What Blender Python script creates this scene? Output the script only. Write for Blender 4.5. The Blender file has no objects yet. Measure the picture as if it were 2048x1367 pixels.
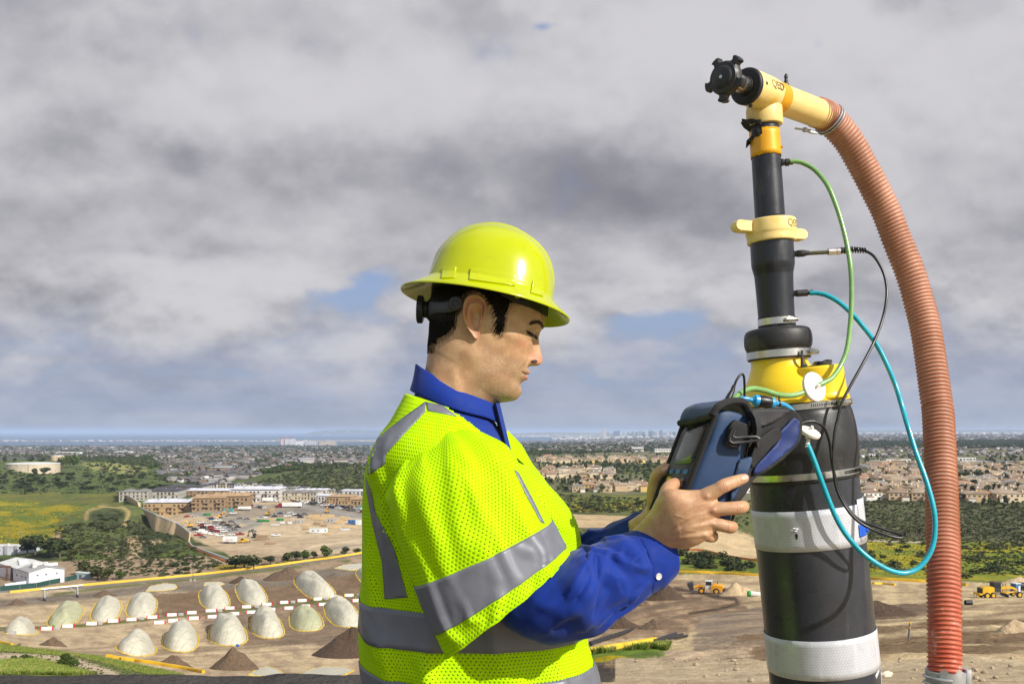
import bpy,bmesh,math,random
import numpy as np
from mathutils import Vector,Matrix,noise
from mathutils.bvhtree import BVHTree
R = math.radians
rnd = random.Random(7)
SC = bpy.context.scene
COL = SC.collection
# ------------------------------------------------------------------ camera
F = 1800.0
HX,HY = 1024.0,862.0
ZC = 1.5
cam_d = bpy.data.cameras.new('camera')
cam_d.sensor_width = 36.0
cam_d.lens = 36.0 * F / 2048.0
cam_d.shift_y = (HY - 683.5) / 2048.0
cam_d.clip_start = 0.05
cam_d.clip_end = 120000.0
cam = bpy.data.objects.new('camera',cam_d)
cam.location = (0,0,ZC)
cam.rotation_euler = (R(90),0,0)
COL.objects.link(cam)
SC.camera = cam
# ------------------------------------------------------------------ light, sky
SUN_EL,SUN_AZ = R(35),R(50)
sd = bpy.data.lights.new('sun','SUN')
sd.energy = 4.8
sd.angle = R(0.55)
sd.color = (1.0,0.95,0.87)
sun = bpy.data.objects.new('sun',sd)
sdir = Vector((math.sin(SUN_AZ) * math.cos(SUN_EL),-math.cos(SUN_AZ) * math.cos(SUN_EL),math.sin(SUN_EL)))
sun.rotation_euler = sdir.to_track_quat('Z','Y').to_euler()
sun.location = sdir * 50
COL.objects.link(sun)
SC.view_settings.view_transform = 'Standard'
SC.view_settings.look = 'None'
SC.view_settings.exposure = 0.22
SC.view_settings.gamma = 1.0
SC.cycles.max_bounces = 8
SC.cycles.volume_bounces = 1
SC.cycles.transparent_max_bounces = 24
SC.cycles.use_denoising = True
SC.cycles.caustics_reflective = False
SC.cycles.caustics_refractive = False
class NT:
 """small node-expression helper"""
 def __init__(self,tree):
  self.t = tree
 def n(self,typ,**kw):
  nd = self.t.nodes.new(typ)
  for k,v in kw.items():
   setattr(nd,k,v)
  return nd
 def link(self,a,b):
  self.t.links.new(a,b)
 def put(self,sock,v):
  if isinstance(v,bpy.types.NodeSocket):
   self.t.links.new(v,sock)
  else:
   if sock.type == 'RGBA' and len(v) == 3:
    v = (*v,1)
   sock.default_value = v
 def m(self,op,a,b=0.0,c=0.0,clamp=False):
  nd = self.n('ShaderNodeMath',operation=op,use_clamp=clamp)
  self.put(nd.inputs[0],a); self.put(nd.inputs[1],b); self.put(nd.inputs[2],c)
  return nd.outputs[0]
 def mix(self,f,a,b,blend='MIX'):
  nd = self.n('ShaderNodeMix',data_type='RGBA',blend_type=blend)
  self.put(nd.inputs[0],f); self.put(nd.inputs[6],a); self.put(nd.inputs[7],b)
  return nd.outputs[2]
 def ss(self,x,lo,hi):
  nd = self.n('ShaderNodeMapRange',interpolation_type='SMOOTHSTEP')
  self.put(nd.inputs[0],x); nd.inputs[1].default_value = lo; nd.inputs[2].default_value = hi
  return nd.outputs[0]
 def lin(self,x,lo,hi,a=0.0,b=1.0):
  nd = self.n('ShaderNodeMapRange')
  self.put(nd.inputs[0],x)
  for i,v in enumerate((lo,hi,a,b)):
   nd.inputs[i + 1].default_value = v
  return nd.outputs[0]
 def noise(self,vec,scale,detail=4.0,rough=0.5,dist=0.0,out=0):
  nd = self.n('ShaderNodeTexNoise')
  if vec is not None:
   self.put(nd.inputs['Vector'],vec)
  nd.inputs['Scale'].default_value = scale
  nd.inputs['Detail'].default_value = detail
  nd.inputs['Roughness'].default_value = rough
  nd.inputs['Distortion'].default_value = dist
  return nd.outputs[out]
 def comb(self,x,y,z=0.0):
  nd = self.n('ShaderNodeCombineXYZ')
  self.put(nd.inputs[0],x); self.put(nd.inputs[1],y); self.put(nd.inputs[2],z)
  return nd.outputs[0]
 def sep(self,v):
  nd = self.n('ShaderNodeSeparateXYZ')
  self.put(nd.inputs[0],v)
  return nd.outputs
 def vm(self,op,a,b=(0,0,0)):
  nd = self.n('ShaderNodeVectorMath',operation=op)
  self.put(nd.inputs[0],a); self.put(nd.inputs[1],b)
  return nd.outputs[0]
world = bpy.data.worlds.new("World")
SC.world = world
world.use_nodes = True
world.cycles.sampling_method = 'MANUAL'
world.cycles.sample_map_resolution = 256
wt = world.node_tree
wt.nodes.clear()
W = NT(wt)
wout = W.n('ShaderNodeOutputWorld')
bg = W.n('ShaderNodeBackground')
bg.inputs['Strength'].default_value = 0.1
W.link(bg.outputs[0],wout.inputs[0])
sky = W.n('ShaderNodeTexSky',sky_type='NISHITA',sun_disc=False)
sky.sun_elevation = SUN_EL
sky.sun_rotation = math.pi - SUN_AZ
sky.altitude = 150
sky.dust_density = 1.5
dirv = W.n('ShaderNodeTexCoord').outputs['Generated']
dx,dy,dz = W.sep(dirv)
den = W.m('ADD',W.m('MAXIMUM',dz,0.0),0.10)
px_ = W.m('DIVIDE',dx,den); py_ = W.m('DIVIDE',dy,den)
deck = W.comb(px_,py_,0.0)
ay = W.m('MAXIMUM',dy,0.08)
uu = W.m('DIVIDE',dx,ay); vv = W.m('DIVIDE',dz,ay)
nA = W.noise(W.vm('ADD',deck,(3.1,7.7,0)),0.55,7,0.52,0.25)
nB = W.noise(W.vm('ADD',deck,(11.3,2.9,4)),1.5,8,0.55,0.35)
wlow = W.ss(vv,0.28,0.10)
def cloudf(ox,oy,k,det,ro,ds,off):
 hi = W.noise(W.comb(W.m('ADD',W.m('MULTIPLY',uu,3.2 * k),ox),W.m('ADD',W.m('MULTIPLY',vv,3.9 * k),oy + off),2.7),1.0,det,ro,ds)
 lo = W.noise(W.comb(W.m('ADD',W.m('MULTIPLY',uu,6.5 * k),ox),W.m('ADD',W.m('MULTIPLY',vv,10.5 * k),oy + off * 1.3),5.1),1.0,det,ro,ds)
 return W.m('ADD',W.m('MULTIPLY',hi,W.m('SUBTRACT',1.0,wlow)),W.m('MULTIPLY',lo,wlow))
d0 = cloudf(4.3,1.1,1.0,8,.47,.0,0.0)
d1 = cloudf(4.33,1.1,1.0,8,.47,.0,0.16)
e0 = cloudf(14.3,6.1,2.6,8,.50,.0,0.0)
e1 = cloudf(14.33,6.1,2.6,8,.50,.0,0.16)
wv = W.noise(W.comb(uu,W.m('MULTIPLY',vv,2.0)),4.5,4,0.6,0.0,1)
wx,wy,wz = W.sep(wv)
u2 = W.m('ADD',uu,W.m('MULTIPLY',W.m('SUBTRACT',wx,0.5),0.16))
v2 = W.m('ADD',vv,W.m('MULTIPLY',W.m('SUBTRACT',wy,0.5),0.10))
def blob(px,py,rx,ry,amp,rot=0.0):
 u0,v0 = (px - HX) / F,(HY - py) / F
 a = W.m('SUBTRACT',u2,u0); b = W.m('SUBTRACT',v2,v0)
 c,s = math.cos(rot),math.sin(rot)
 p = W.m('ADD',W.m('MULTIPLY',a,c * F / rx),W.m('MULTIPLY',b,s * F / rx))
 q = W.m('ADD',W.m('MULTIPLY',a,-s * F / ry),W.m('MULTIPLY',b,c * F / ry))
 d2 = W.m('ADD',W.m('MULTIPLY',p,p),W.m('MULTIPLY',q,q))
 return W.m('MULTIPLY',W.m('EXPONENT',W.m('MULTIPLY',d2,-1.0)),amp)
def total(bl):
 t = None
 for b in bl:
  o = blob(*b)
  t = o if t is None else W.m('ADD',t,o)
 return t
BRIGHT = [(600,330,330,60,-.30),(330,310,130,45,-.20),(1090,370,280,90,-.24),(150,250,160,60,-.10),(250,410,260,28,-.13),(380,505,330,22,-.13),(200,180,240,70,-.05),(1420,400,260,100,-.18),(1950,480,180,60,-.12),(1650,620,200,70,-.06),(120,610,160,25,-.10),(1250,120,320,130,.22),(620,150,260,120,.13),(1080,160,120,80,.12),(200,345,260,40,.14),(130,520,160,40,.10),(470,570,280,44,.30),(640,700,130,22,.20),(430,640,170,30,.14),(900,520,120,80,.10),(1300,570,240,70,.16),(1850,640,200,60,.12),(1000,640,200,40,.10),(1900,170,260,120,.05),(2000,570,140,40,.12),(1700,180,200,80,.04),(60,60,200,90,-.06),(1920,340,160,90,-.05)]
HOLES = [(722,566,56,40,.72,.4),(650,612,110,28,.55,0),(760,655,90,30,.45,0),(1320,652,96,38,.72,.2),(1400,700,160,28,.45,0),(560,690,60,12,.3,0),(1090,72,26,20,.5,0),(1650,75,60,45,.55,.5),(100,690,150,16,.35,0),(1180,745,200,26,.45,0),(350,735,420,16,.35,0)]
br = W.m('MULTIPLY',total(BRIGHT),1.15); ho = total(HOLES)
emb = W.m('ADD',W.m('MULTIPLY',W.m('SUBTRACT',d0,d1),2.1),W.m('MULTIPLY',W.m('SUBTRACT',e0,e1),0.95))
puff = W.m('ADD',W.m('MULTIPLY',W.m('SUBTRACT',W.ss(d0,.40,.60),.5),.26),W.m('MULTIPLY',W.m('SUBTRACT',W.ss(e0,.42,.58),.5),.13))
tex = W.m('ADD',W.m('ADD',puff,W.m('MULTIPLY',W.m('SUBTRACT',d0,0.5),0.45)),W.m('ADD',W.m('MULTIPLY',W.m('SUBTRACT',e0,.5),.35),emb))
lum = W.m('ADD',W.m('ADD',0.63,br),W.m('MULTIPLY',tex,0.74))
lum = W.m('MAXIMUM',W.m('MINIMUM',lum,1.3),-0.35)
ccol = W.mix(W.ss(lum,-0.22,1.12),(2.0,2.0,2.35),(5.5,5.4,5.65))
cover_v = W.m('SUBTRACT',W.m('ADD',0.68,W.m('ADD',W.m('MULTIPLY',W.m('SUBTRACT',d0,.5),.5),W.m('MULTIPLY',W.m('SUBTRACT',e0,.5),1.5))),ho)
hole_f = W.m('SUBTRACT',1.0,W.ss(cover_v,-0.10,0.52))
blue = W.mix(W.ss(vv,0.0,0.30),(3.0,3.65,5.1),(2.1,2.9,5.3))
blue = W.mix(0.22,blue,sky.outputs[0])
belt = W.m('SUBTRACT',1.0,W.ss(W.m('ADD',vv,W.m('MULTIPLY',W.m('SUBTRACT',d0,.5),0.22)),0.04,0.135))
strk = W.noise(W.comb(W.m('MULTIPLY',uu,3.0),W.m('MULTIPLY',vv,46.0)),1.0,5,0.55)
belt = W.m('MULTIPLY',belt,W.lin(strk,0.3,0.7,1.0,0.55))
low = W.mix(W.ss(vv,0.0,0.13),(2.75,3.35,4.75),(2.7,3.2,4.6))
c1 = W.mix(hole_f,ccol,blue)
c2 = W.mix(W.m('MULTIPLY',belt,0.85),c1,low)
back = W.mix(W.ss(W.m('ADD',nA,W.m('MULTIPLY',W.m('SUBTRACT',nB,.5),.6)),0.40,0.62),sky.outputs[0],(6.0,6.0,6.2))
skyc = W.mix(W.ss(dy,-0.05,0.25),back,c2)
skyc = W.mix(W.ss(dz,0.55,0.8),skyc,back)
skyc = W.mix(W.ss(dz,-0.06,-0.01),(1.1,1.0,0.85),skyc)
W.link(skyc,bg.inputs['Color'])
# ------------------------------------------------------------------ helpers
def ray(px,py,Y):
 """the point at depth Y on the sight line of photo pixel (px, py)"""
 return Vector(((px - HX) * Y / F,Y,ZC + (HY - py) * Y / F))
P = ray
def props(o,label=None,cat=None,group=None,kind=None):
 if label: o['label'] = label
 if cat: o['category'] = cat
 if group: o['group'] = group
 if kind: o['kind'] = kind
 return o
def empty(name,loc,label=None,cat=None,group=None,kind=None):
 o = bpy.data.objects.new(name,None)
 o.empty_display_size = 0.1
 o.location = loc
 COL.objects.link(o)
 return props(o,label,cat,group,kind)
def mesh_obj(name,verts,faces,mat=None,parent=None,smooth=True,uv=None,mats=None,fmat=None):
 me = bpy.data.meshes.new(name)
 me.from_pydata([tuple(v) for v in verts],[],[tuple(f) for f in faces])
 me.update()
 if mats:
  for m in mats: me.materials.append(m)
  if fmat is not None:
   me.polygons.foreach_set('material_index',np.asarray(fmat,dtype=np.int32))
 elif mat:
  me.materials.append(mat)
 if smooth:
  me.polygons.foreach_set('use_smooth',np.ones(len(me.polygons),dtype=bool))
 if uv is not None:
  lay = me.uv_layers.new(name='UVMap')
  li = np.empty(len(me.loops),dtype=np.int32)
  me.loops.foreach_get('vertex_index',li)
  lay.data.foreach_set('uv',np.asarray(uv,dtype=np.float32)[li].ravel())
 o = bpy.data.objects.new(name,me)
 COL.objects.link(o)
 if parent is not None:
  set_parent(o,parent)
 return o
def world_of(o):
 m = o.matrix_basis.copy()
 while o.parent is not None:
  m = o.parent.matrix_basis @ o.matrix_parent_inverse @ m if False else o.parent.matrix_basis @ m
  o = o.parent
 return m
def set_parent(o,parent):
 """parent o, keeping the place of its world-space mesh by moving the mesh into the parent's frame"""
 w = world_of(parent).inverted()
 if o.type == 'MESH':
  o.data.transform(w)
 o.parent = parent
 return o
class MB:
 """collects shapes into one mesh"""
 def __init__(self):
  self.v = []; self.f = []; self.fm = []
 def add(self,verts,faces,mi=0):
  b = len(self.v)
  self.v += [Vector(x) for x in verts]
  self.f += [tuple(i + b for i in f) for f in faces]
  self.fm += [mi] * len(faces)
  return self
 def box(self,c,s,rot=None,mi=0,taper=1.0):
  x,y,z = s[0] / 2,s[1] / 2,s[2] / 2
  vs = [Vector((a * x * (taper if cc > 0 else 1),b * y * (taper if cc > 0 else 1),cc * z)) for cc in (-1,1) for b in (-1,1) for a in (-1,1)]
  if rot is not None: vs = [rot @ v for v in vs]
  vs = [v + Vector(c) for v in vs]
  return self.add(vs,[(0,2,3,1),(4,5,7,6),(0,1,5,4),(2,6,7,3),(0,4,6,2),(1,3,7,5)],mi)
 def bbox(self,c,s,bev=0.01,rot=None,mi=0):
  """box with bevelled edges"""
  bm = bmesh.new()
  bmesh.ops.create_cube(bm,size=1.0)
  for v in bm.verts: v.co = Vector((v.co.x * s[0],v.co.y * s[1],v.co.z * s[2]))
  bmesh.ops.bevel(bm,geom=bm.edges[:],offset=bev,segments=2,affect='EDGES',profile=0.6)
  bm.verts.index_update()
  vs = [((rot @ v.co) if rot is not None else v.co.copy()) + Vector(c) for v in bm.verts]
  fs = [tuple(v.index for v in f.verts) for f in bm.faces]
  bm.free()
  return self.add(vs,fs,mi)
 def ring_loft(self,rings,mi=0,cap=True,closed=True):
  n = len(rings[0]); vs = [v for r in rings for v in r]; fs = []
  for i in range(len(rings) - 1):
   for j in range(n if closed else n - 1):
    k = (j + 1) % n
    fs.append((i * n + j,i * n + k,(i + 1) * n + k,(i + 1) * n + j))
  if cap:
   fs.append(tuple(range(n - 1,-1,-1)))
   fs.append(tuple((len(rings) - 1) * n + j for j in range(n)))
  return self.add(vs,fs,mi)
 def tube(self,pts,rad,n=12,mi=0,cap=True):
  pts = [Vector(p) for p in pts]
  if not hasattr(rad,'__len__'): rad = [rad] * len(pts)
  rings = []; prev = None
  for i,p in enumerate(pts):
   a = pts[max(i - 1,0)]; b = pts[min(i + 1,len(pts) - 1)]
   t = (b - a).normalized()
   if prev is None:
    h = Vector((0,0,1)) if abs(t.z) < 0.9 else Vector((1,0,0))
    x = t.cross(h).normalized()
   else:
    x = (prev - t * prev.dot(t)).normalized()
   prev = x
   y = t.cross(x)
   rings.append([p + (x * math.cos(2 * math.pi * k / n) + y * math.sin(2 * math.pi * k / n)) * rad[i] for k in range(n)])
  return self.ring_loft(rings,mi,cap)
 def lathe(self,o,axis,prof,n=32,mi=0,cap=True,xdir=None):
  """prof: (distance along the axis, radius)"""
  o = Vector(o); a = Vector(axis).normalized()
  h = Vector(xdir) if xdir is not None else (Vector((0,0,1)) if abs(a.z) < 0.9 else Vector((0,-1,0)))
  x = (h - a * h.dot(a)).normalized(); y = a.cross(x)
  rings = [[o + a * d + (x * math.cos(2 * math.pi * k / n) + y * math.sin(2 * math.pi * k / n)) * max(r,1e-4) for k in range(n)] for d,r in prof]
  return self.ring_loft(rings,mi,cap)
 def sphere(self,c,r,nu=16,nv=10,mi=0,rot=None):
  if not hasattr(r,'__len__'): r = (r,r,r)
  rings = []
  for i in range(nv + 1):
   ph = math.pi * (i + 0.02) / (nv + 0.04) - math.pi / 2
   rr = []
   for k in range(nu):
    th = 2 * math.pi * k / nu
    v = Vector((r[0] * math.cos(ph) * math.cos(th),r[1] * math.cos(ph) * math.sin(th),r[2] * math.sin(ph)))
    if rot is not None: v = rot @ v
    rr.append(v + Vector(c))
   rings.append(rr)
  return self.ring_loft(rings,mi)
 def prism(self,poly,thick,axis=(0,0,1),mi=0):
  """polygon of 3D points pushed along an axis"""
  a = Vector(axis).normalized() * thick
  n = len(poly)
  vs = [Vector(p) for p in poly] + [Vector(p) + a for p in poly]
  fs = [tuple(range(n - 1,-1,-1)),tuple(range(n,2 * n))] + [(i,(i + 1) % n,n + (i + 1) % n,n + i) for i in range(n)]
  return self.add(vs,fs,mi)
 def build(self,name,mat,parent=None,smooth=True,fix=True,auto=None):
  mats = mat if isinstance(mat,(list,tuple)) else [mat]
  o = mesh_obj(name,self.v,self.f,None,None,smooth,None,mats,self.fm)
  if fix:
   bm = bmesh.new(); bm.from_mesh(o.data)
   bmesh.ops.recalc_face_normals(bm,faces=bm.faces[:])
   bm.to_mesh(o.data); bm.free()
  if smooth:
   o.data.set_sharp_from_angle(angle=R(auto if auto else 40))
  if parent is not None: set_parent(o,parent)
  return o
def crv(ctrl,per=10):
 """Catmull-Rom through tuples"""
 a = np.asarray(ctrl,dtype=float); out = []
 n = len(a)
 for i in range(n - 1):
  p0 = a[max(i - 1,0)]; p1 = a[i]; p2 = a[i + 1]; p3 = a[min(i + 2,n - 1)]
  if i == 0: p0 = 2 * p1 - p2
  if i == n - 2: p3 = 2 * p2 - p1
  for k in range(per):
   t = k / per
   out.append(0.5 * ((2 * p1) + (-p0 + p2) * t + (2 * p0 - 5 * p1 + 4 * p2 - p3) * t * t + (-p0 + 3 * p1 - 3 * p2 + p3) * t ** 3))
 out.append(a[-1])
 return np.array(out)
def pcurve(ctrl,per=10):
 """curve through (px, py, depth) points, in the world"""
 return [P(*c) for c in crv(ctrl,per)]
# ------------------------------------------------------------------ materials
def pmat(name,col,rough=0.6,var=0.12,scale=8.0,bump=0.0,bscale=60.0,metal=0.0,col2=None,c2lo=0.5,c2hi=0.65,c2scale=6.0,spec=0.5,coat=0.0,sheen=0.0,sss=0.0,trans=0.0,coord='Object',bdist=0.002,rvar=0.1,c2stretch=None):
 m = bpy.data.materials.new(name)
 m.use_nodes = True
 t = m.node_tree
 N = NT(t)
 b = t.nodes['Principled BSDF']
 tc = N.n('ShaderNodeTexCoord').outputs[coord]
 n1 = N.noise(tc,scale,5,0.6)
 f = N.lin(n1,0.3,0.7,1 - var,1 + var)
 c = N.mix(1.0,(*col,1),N.comb(f,f,f),'MULTIPLY')
 if col2 is not None:
  n2 = N.noise(N.vm('MULTIPLY',tc,c2stretch) if c2stretch else tc,c2scale,6,0.65,0.3)
  c = N.mix(N.ss(n2,c2lo,c2hi),c,(*col2,1))
 N.link(c,b.inputs['Base Color'])
 N.put(b.inputs['Roughness'],N.lin(n1,0.3,0.7,max(rough - rvar,0.02),min(rough + rvar,1.0)))
 b.inputs['Metallic'].default_value = metal
 b.inputs['Specular IOR Level'].default_value = spec
 b.inputs['Coat Weight'].default_value = coat
 if sheen: b.inputs['Sheen Weight'].default_value = sheen
 if sss:
  b.inputs['Subsurface Weight'].default_value = sss
  b.inputs['Subsurface Radius'].default_value = (0.012,0.005,0.003)
  b.inputs['Subsurface Scale'].default_value = 0.5
 if trans: b.inputs['Transmission Weight'].default_value = trans
 if bump:
  bn = N.n('ShaderNodeBump')
  bn.inputs['Strength'].default_value = bump
  bn.inputs['Distance'].default_value = bdist
  N.link(N.noise(tc,bscale,6,0.6),bn.inputs['Height'])
  N.link(bn.outputs[0],b.inputs['Normal'])
 return m
# ------------------------------------------------------------------ the ground
PROF = {-500: [(5.55,1350),(20,1356),(90,1349),(130,1325),(200,1290),(260,1270),(320,1253),(404,1171),(470,1125),(560,1080),(970,990),(1200,945),(1500,925),(2200,915),(4000,903),(8300,890.3),(9000,891)],0: [(5.55,1350),(20,1356),(90,1349),(130,1325),(200,1290),(260,1268),(320,1253),(404,1171),(470,1125),(545,1090),(970,990),(1200,945),(1500,925),(2200,915),(4000,903),(8300,890.3),(9000,891)],100: [(5.54,1350),(20,1356),(90,1349),(130,1325),(200,1298),(260,1276),(320,1252),(404,1171),(440,1143),(500,1100),(545,1066),(640,1052),(700,1043),(970,990),(1200,955),(1500,926),(2200,916),(4000,903),(8300,890.3),(9000,891)],200: [(5.52,1349),(20,1357),(100,1354),(160,1334),(220,1302),(270,1276),(320,1252),(404,1171),(435,1146),(500,1098),(560,1052),(610,1024),(650,1014),(700,1018),(800,1012),(970,988),(1200,957),(1500,930),(2200,915),(4000,903),(8300,890.3),(9000,891)],270: [(5.5,1349),(20,1358),(100,1356),(180,1346),(230,1318),(270,1292),(320,1252),(404,1170),(435,1142),(500,1098),(560,1060),(620,1030),(670,1020),(740,1006),(900,990),(1000,978),(1200,958),(1500,934),(2200,915),(4000,903),(8300,890.3),(9000,891)],330: [(5.5,1350),(20,1359),(100,1358),(200,1346),(250,1310),(270,1299),(320,1252),(404,1169),(440,1137),(500,1100),(560,1068),(640,1048),(720,1030),(800,1003),(900,986),(1000,974),(1200,957),(1500,938),(2200,916),(4000,903),(8300,890.3),(9000,891)],400: [(5.52,1352),(20,1361),(100,1360),(200,1349),(250,1325),(320,1252),(404,1168),(440,1138),(472,1112),(530,1086),(600,1060),(700,1022),(760,1006),(900,984),(1050,968),(1300,956),(1500,940),(2200,916),(4000,903),(8300,890.3),(9000,891)],480: [(5.55,1354),(20,1364),(100,1362),(200,1352),(250,1325),(320,1252),(404,1163),(440,1134),(470,1120),(530,1090),(600,1060),(700,1022),(760,1006),(900,984),(1000,970),(1150,962),(1350,950),(1500,941),(2200,917),(4000,903),(8300,890.3),(9000,891)],560: [(5.58,1356),(20,1366),(100,1363),(200,1354),(250,1325),(320,1252),(404,1158),(440,1130),(470,1116),(530,1088),(600,1060),(700,1022),(760,1006),(860,985),(950,976),(1100,962),(1300,940),(1420,936),(1700,929),(2200,918),(4000,903),(8300,890.3),(9000,891)],730: [(5.58,1357),(20,1368),(100,1366),(200,1352),(250,1325),(320,1245),(404,1145),(450,1112),(480,1096),(530,1084),(600,1058),(700,1022),(760,1006),(860,990),(930,986),(1050,972),(1300,940),(1450,931),(1700,928),(2200,916),(4000,903),(8300,890.3),(9000,891)],900: [(5.45,1362),(20,1372),(100,1364),(200,1320),(250,1285),(320,1215),(404,1130),(450,1100),(500,1070),(600,1040),(700,1015),(800,995),(1000,965),(1300,940),(1700,925),(2200,913),(4000,901),(9000,887),(9800,887)],1100: [(5.40,1364),(12,1352),(30,1338),(70,1312),(120,1282),(200,1232),(300,1172),(320,1152),(380,1112),(440,1072),(470,1062),(520,1050),(560,1028),(600,1025),(700,1006),(800,985),(900,968),(1000,960),(1300,938),(1700,917),(2400,899),(4000,892),(7000,884),(10800,884.0),(12000,884.5)],1300: [(5.38,1366),(10,1347),(25,1327),(60,1303),(120,1274),(200,1226),(300,1166),(330,1145),(380,1118),(430,1092),(470,1072),(520,1050),(580,1030),(700,1003),(900,976),(1200,948),(1700,915),(2500,898),(4000,890),(7000,882),(15000,874),(30000,866),(60000,863.5)],1400: [(5.36,1367),(10,1346),(25,1326),(60,1300),(120,1270),(200,1222),(300,1164),(330,1142),(375,1118),(400,1100),(425,1070),(455,1058),(500,1055),(560,1042),(700,1004),(900,976),(1200,948),(1700,915),(2500,898),(4000,890),(7000,882),(15000,873),(30000,866),(60000,863.5)],1520: [(5.35,1367),(10,1344),(25,1324),(60,1297),(120,1262),(200,1214),(290,1163),(320,1147),(360,1122),(400,1110),(450,1092),(520,1058),(640,1015),(760,996),(1000,964),(1500,928),(2000,907),(2600,895),(5000,882),(10000,873),(20000,867),(60000,863)],1750: [(5.3,1368),(12,1342),(28,1314),(65,1280),(120,1240),(200,1192),(270,1160),(310,1148),(360,1120),(430,1090),(500,1062),(560,1045),(640,1020),(700,1000),(1000,958),(1500,922),(2000,903),(2600,893),(5000,880),(10000,871),(20000,866),(60000,863)],2048: [(5.3,1368),(12,1336),(28,1308),(65,1275),(120,1235),(200,1192),(240,1176),(290,1166),(340,1140),(430,1095),(500,1064),(570,1040),(640,1018),(700,1000),(1000,960),(1500,922),(2000,903),(2600,893),(5000,880),(10000,871),(20000,866),(60000,862.7)],2600: [(5.3,1368),(12,1336),(28,1308),(65,1275),(120,1235),(200,1192),(240,1176),(300,1162),(340,1140),(430,1095),(500,1064),(570,1040),(640,1018),(700,1000),(1000,960),(1500,922),(2000,903),(2600,893),(5000,880),(10000,871),(20000,866),(60000,862.7)],}
PX = np.array(sorted(PROF))
SEA = -128.8
LY = np.linspace(math.log(0.3),math.log(70000.0),3200)
YT = np.exp(LY)
ROWT = np.zeros((len(PX),len(LY)))
ZT = np.zeros_like(ROWT)
for i,c in enumerate(PX):
 p = PROF[int(c)]
 ly = np.log([q[0] for q in p]); rw = np.array([q[1] for q in p],float)
 r_ = np.interp(LY,ly,rw)
 z = ZC - (r_ - HY) * YT / F
 z = np.where(YT < p[0][0],0.0,z)
 if p[-1][0] < 15000:
  z = np.where(YT > p[-1][0],-140.0,z)
  z = np.where((YT > p[-2][0]) & (YT <= p[-1][0]),np.minimum(z,SEA - 1.0),z)
 ZT[i] = z
ker = np.hanning(11); ker /= ker.sum()
for i in range(len(PX)):
 zz = np.convolve(np.pad(ZT[i] / YT,5,'edge'),ker,'valid') * YT
 ZT[i] = np.where((YT > 9) & (YT < 7500),zz,ZT[i])
def base_height(c,Y):
 """terrain height under photo column c at distance Y (arrays)"""
 c = np.asarray(c,float); Y = np.maximum(np.asarray(Y,float),0.3)
 k = np.clip(np.searchsorted(PX,c) - 1,0,len(PX) - 2)
 t = np.clip((c - PX[k]) / (PX[k + 1] - PX[k]),0,1)
 t = t * t * (3 - 2 * t) * 0.5 + t * 0.5
 x = (np.log(Y) - LY[0]) / (LY[1] - LY[0])
 j = np.clip(x.astype(int),0,len(LY) - 2); s = np.clip(x - j,0,1)
 a = ZT[k,j] * (1 - s) + ZT[k,j + 1] * s
 b = ZT[k + 1,j] * (1 - s) + ZT[k + 1,j + 1] * s
 return a * (1 - t) + b * t
_rs = np.random.RandomState(5)
_lat = _rs.rand(256,256)
def vnoise(x,y):
 xi = np.floor(x).astype(int); yi = np.floor(y).astype(int)
 fx = x - xi; fy = y - yi
 fx = fx * fx * (3 - 2 * fx); fy = fy * fy * (3 - 2 * fy)
 g = lambda a,b: _lat[a & 255,b & 255]
 return (g(xi,yi) * (1 - fx) + g(xi + 1,yi) * fx) * (1 - fy) + (g(xi,yi + 1) * (1 - fx) + g(xi + 1,yi + 1) * fx) * fy
def fbm(x,y,oct=4,rough=0.5):
 a = 0; w = 1; s = 0
 for o in range(oct):
  a = a + w * vnoise(x * 2 ** o + 17.3 * o,y * 2 ** o + 9.1 * o); s += w; w *= rough
 return a / s
def inpoly(c,s,poly):
 c = np.asarray(c); s = np.asarray(s); r = np.zeros(c.shape,bool)
 n = len(poly)
 for i in range(n):
  x1,y1 = poly[i]; x2,y2 = poly[(i + 1) % n]
  if y1 == y2: continue
  r ^= ((y1 > s) != (y2 > s)) & (c < (x2 - x1) * (s - y1) / (y2 - y1) + x1)
 return r
def zone(c,s,poly,jc=16.0,js=5.0,jits=None):
 """outline with a ragged, feathered margin (0..1)"""
 c = np.asarray(c); s = np.asarray(s)
 xs = [p[0] for p in poly]; ys = [p[1] for p in poly]
 m = (c > min(xs) - jc) & (c < max(xs) + jc) & (s > min(ys) - js) & (s < max(ys) + js)
 out = np.zeros(c.shape)
 if not m.any(): return out
 cc,ss = c[m],s[m]; acc = 0
 for k in range(4):
  dx = (fbm(cc / 11 + 7.7 * k,ss / 4.0 + 3.1 * k,4,.65) - .5) * 2.6 * jc
  dy = (fbm(cc / 9 + 31 + 5.3 * k,ss / 3.5 + 1.7 * k,4,.65) - .5) * 2.6 * js
  acc = acc + inpoly(cc + dx,ss + dy,poly)
 out[m] = acc / 4.0
 return out
def nearline(c,s,pts,w):
 """1 on the polyline, falling to 0 at distance w"""
 d = np.full(np.shape(c),1e9)
 for (x1,y1),(x2,y2) in zip(pts[:-1],pts[1:]):
  L = (x2 - x1) ** 2 + (y2 - y1) ** 2 + 1e-9
  t = np.clip(((c - x1) * (x2 - x1) + (s - y1) * (y2 - y1)) / L,0,1)
  d = np.minimum(d,np.hypot(c - x1 - t * (x2 - x1),s - y1 - t * (y2 - y1)))
 return np.clip(1 - d / w,0,1)
Z_SAND_PAD = [(300,1018),(330,1000),(800,1000),(800,1100),(560,1114),(470,1118),(380,1072)]
Z_HILL_R = [(1020,985),(1500,990),(2700,985),(2700,1150),(2030,1166),(1860,1160),(1500,1148),(1300,1148),(1050,1160)]
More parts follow.
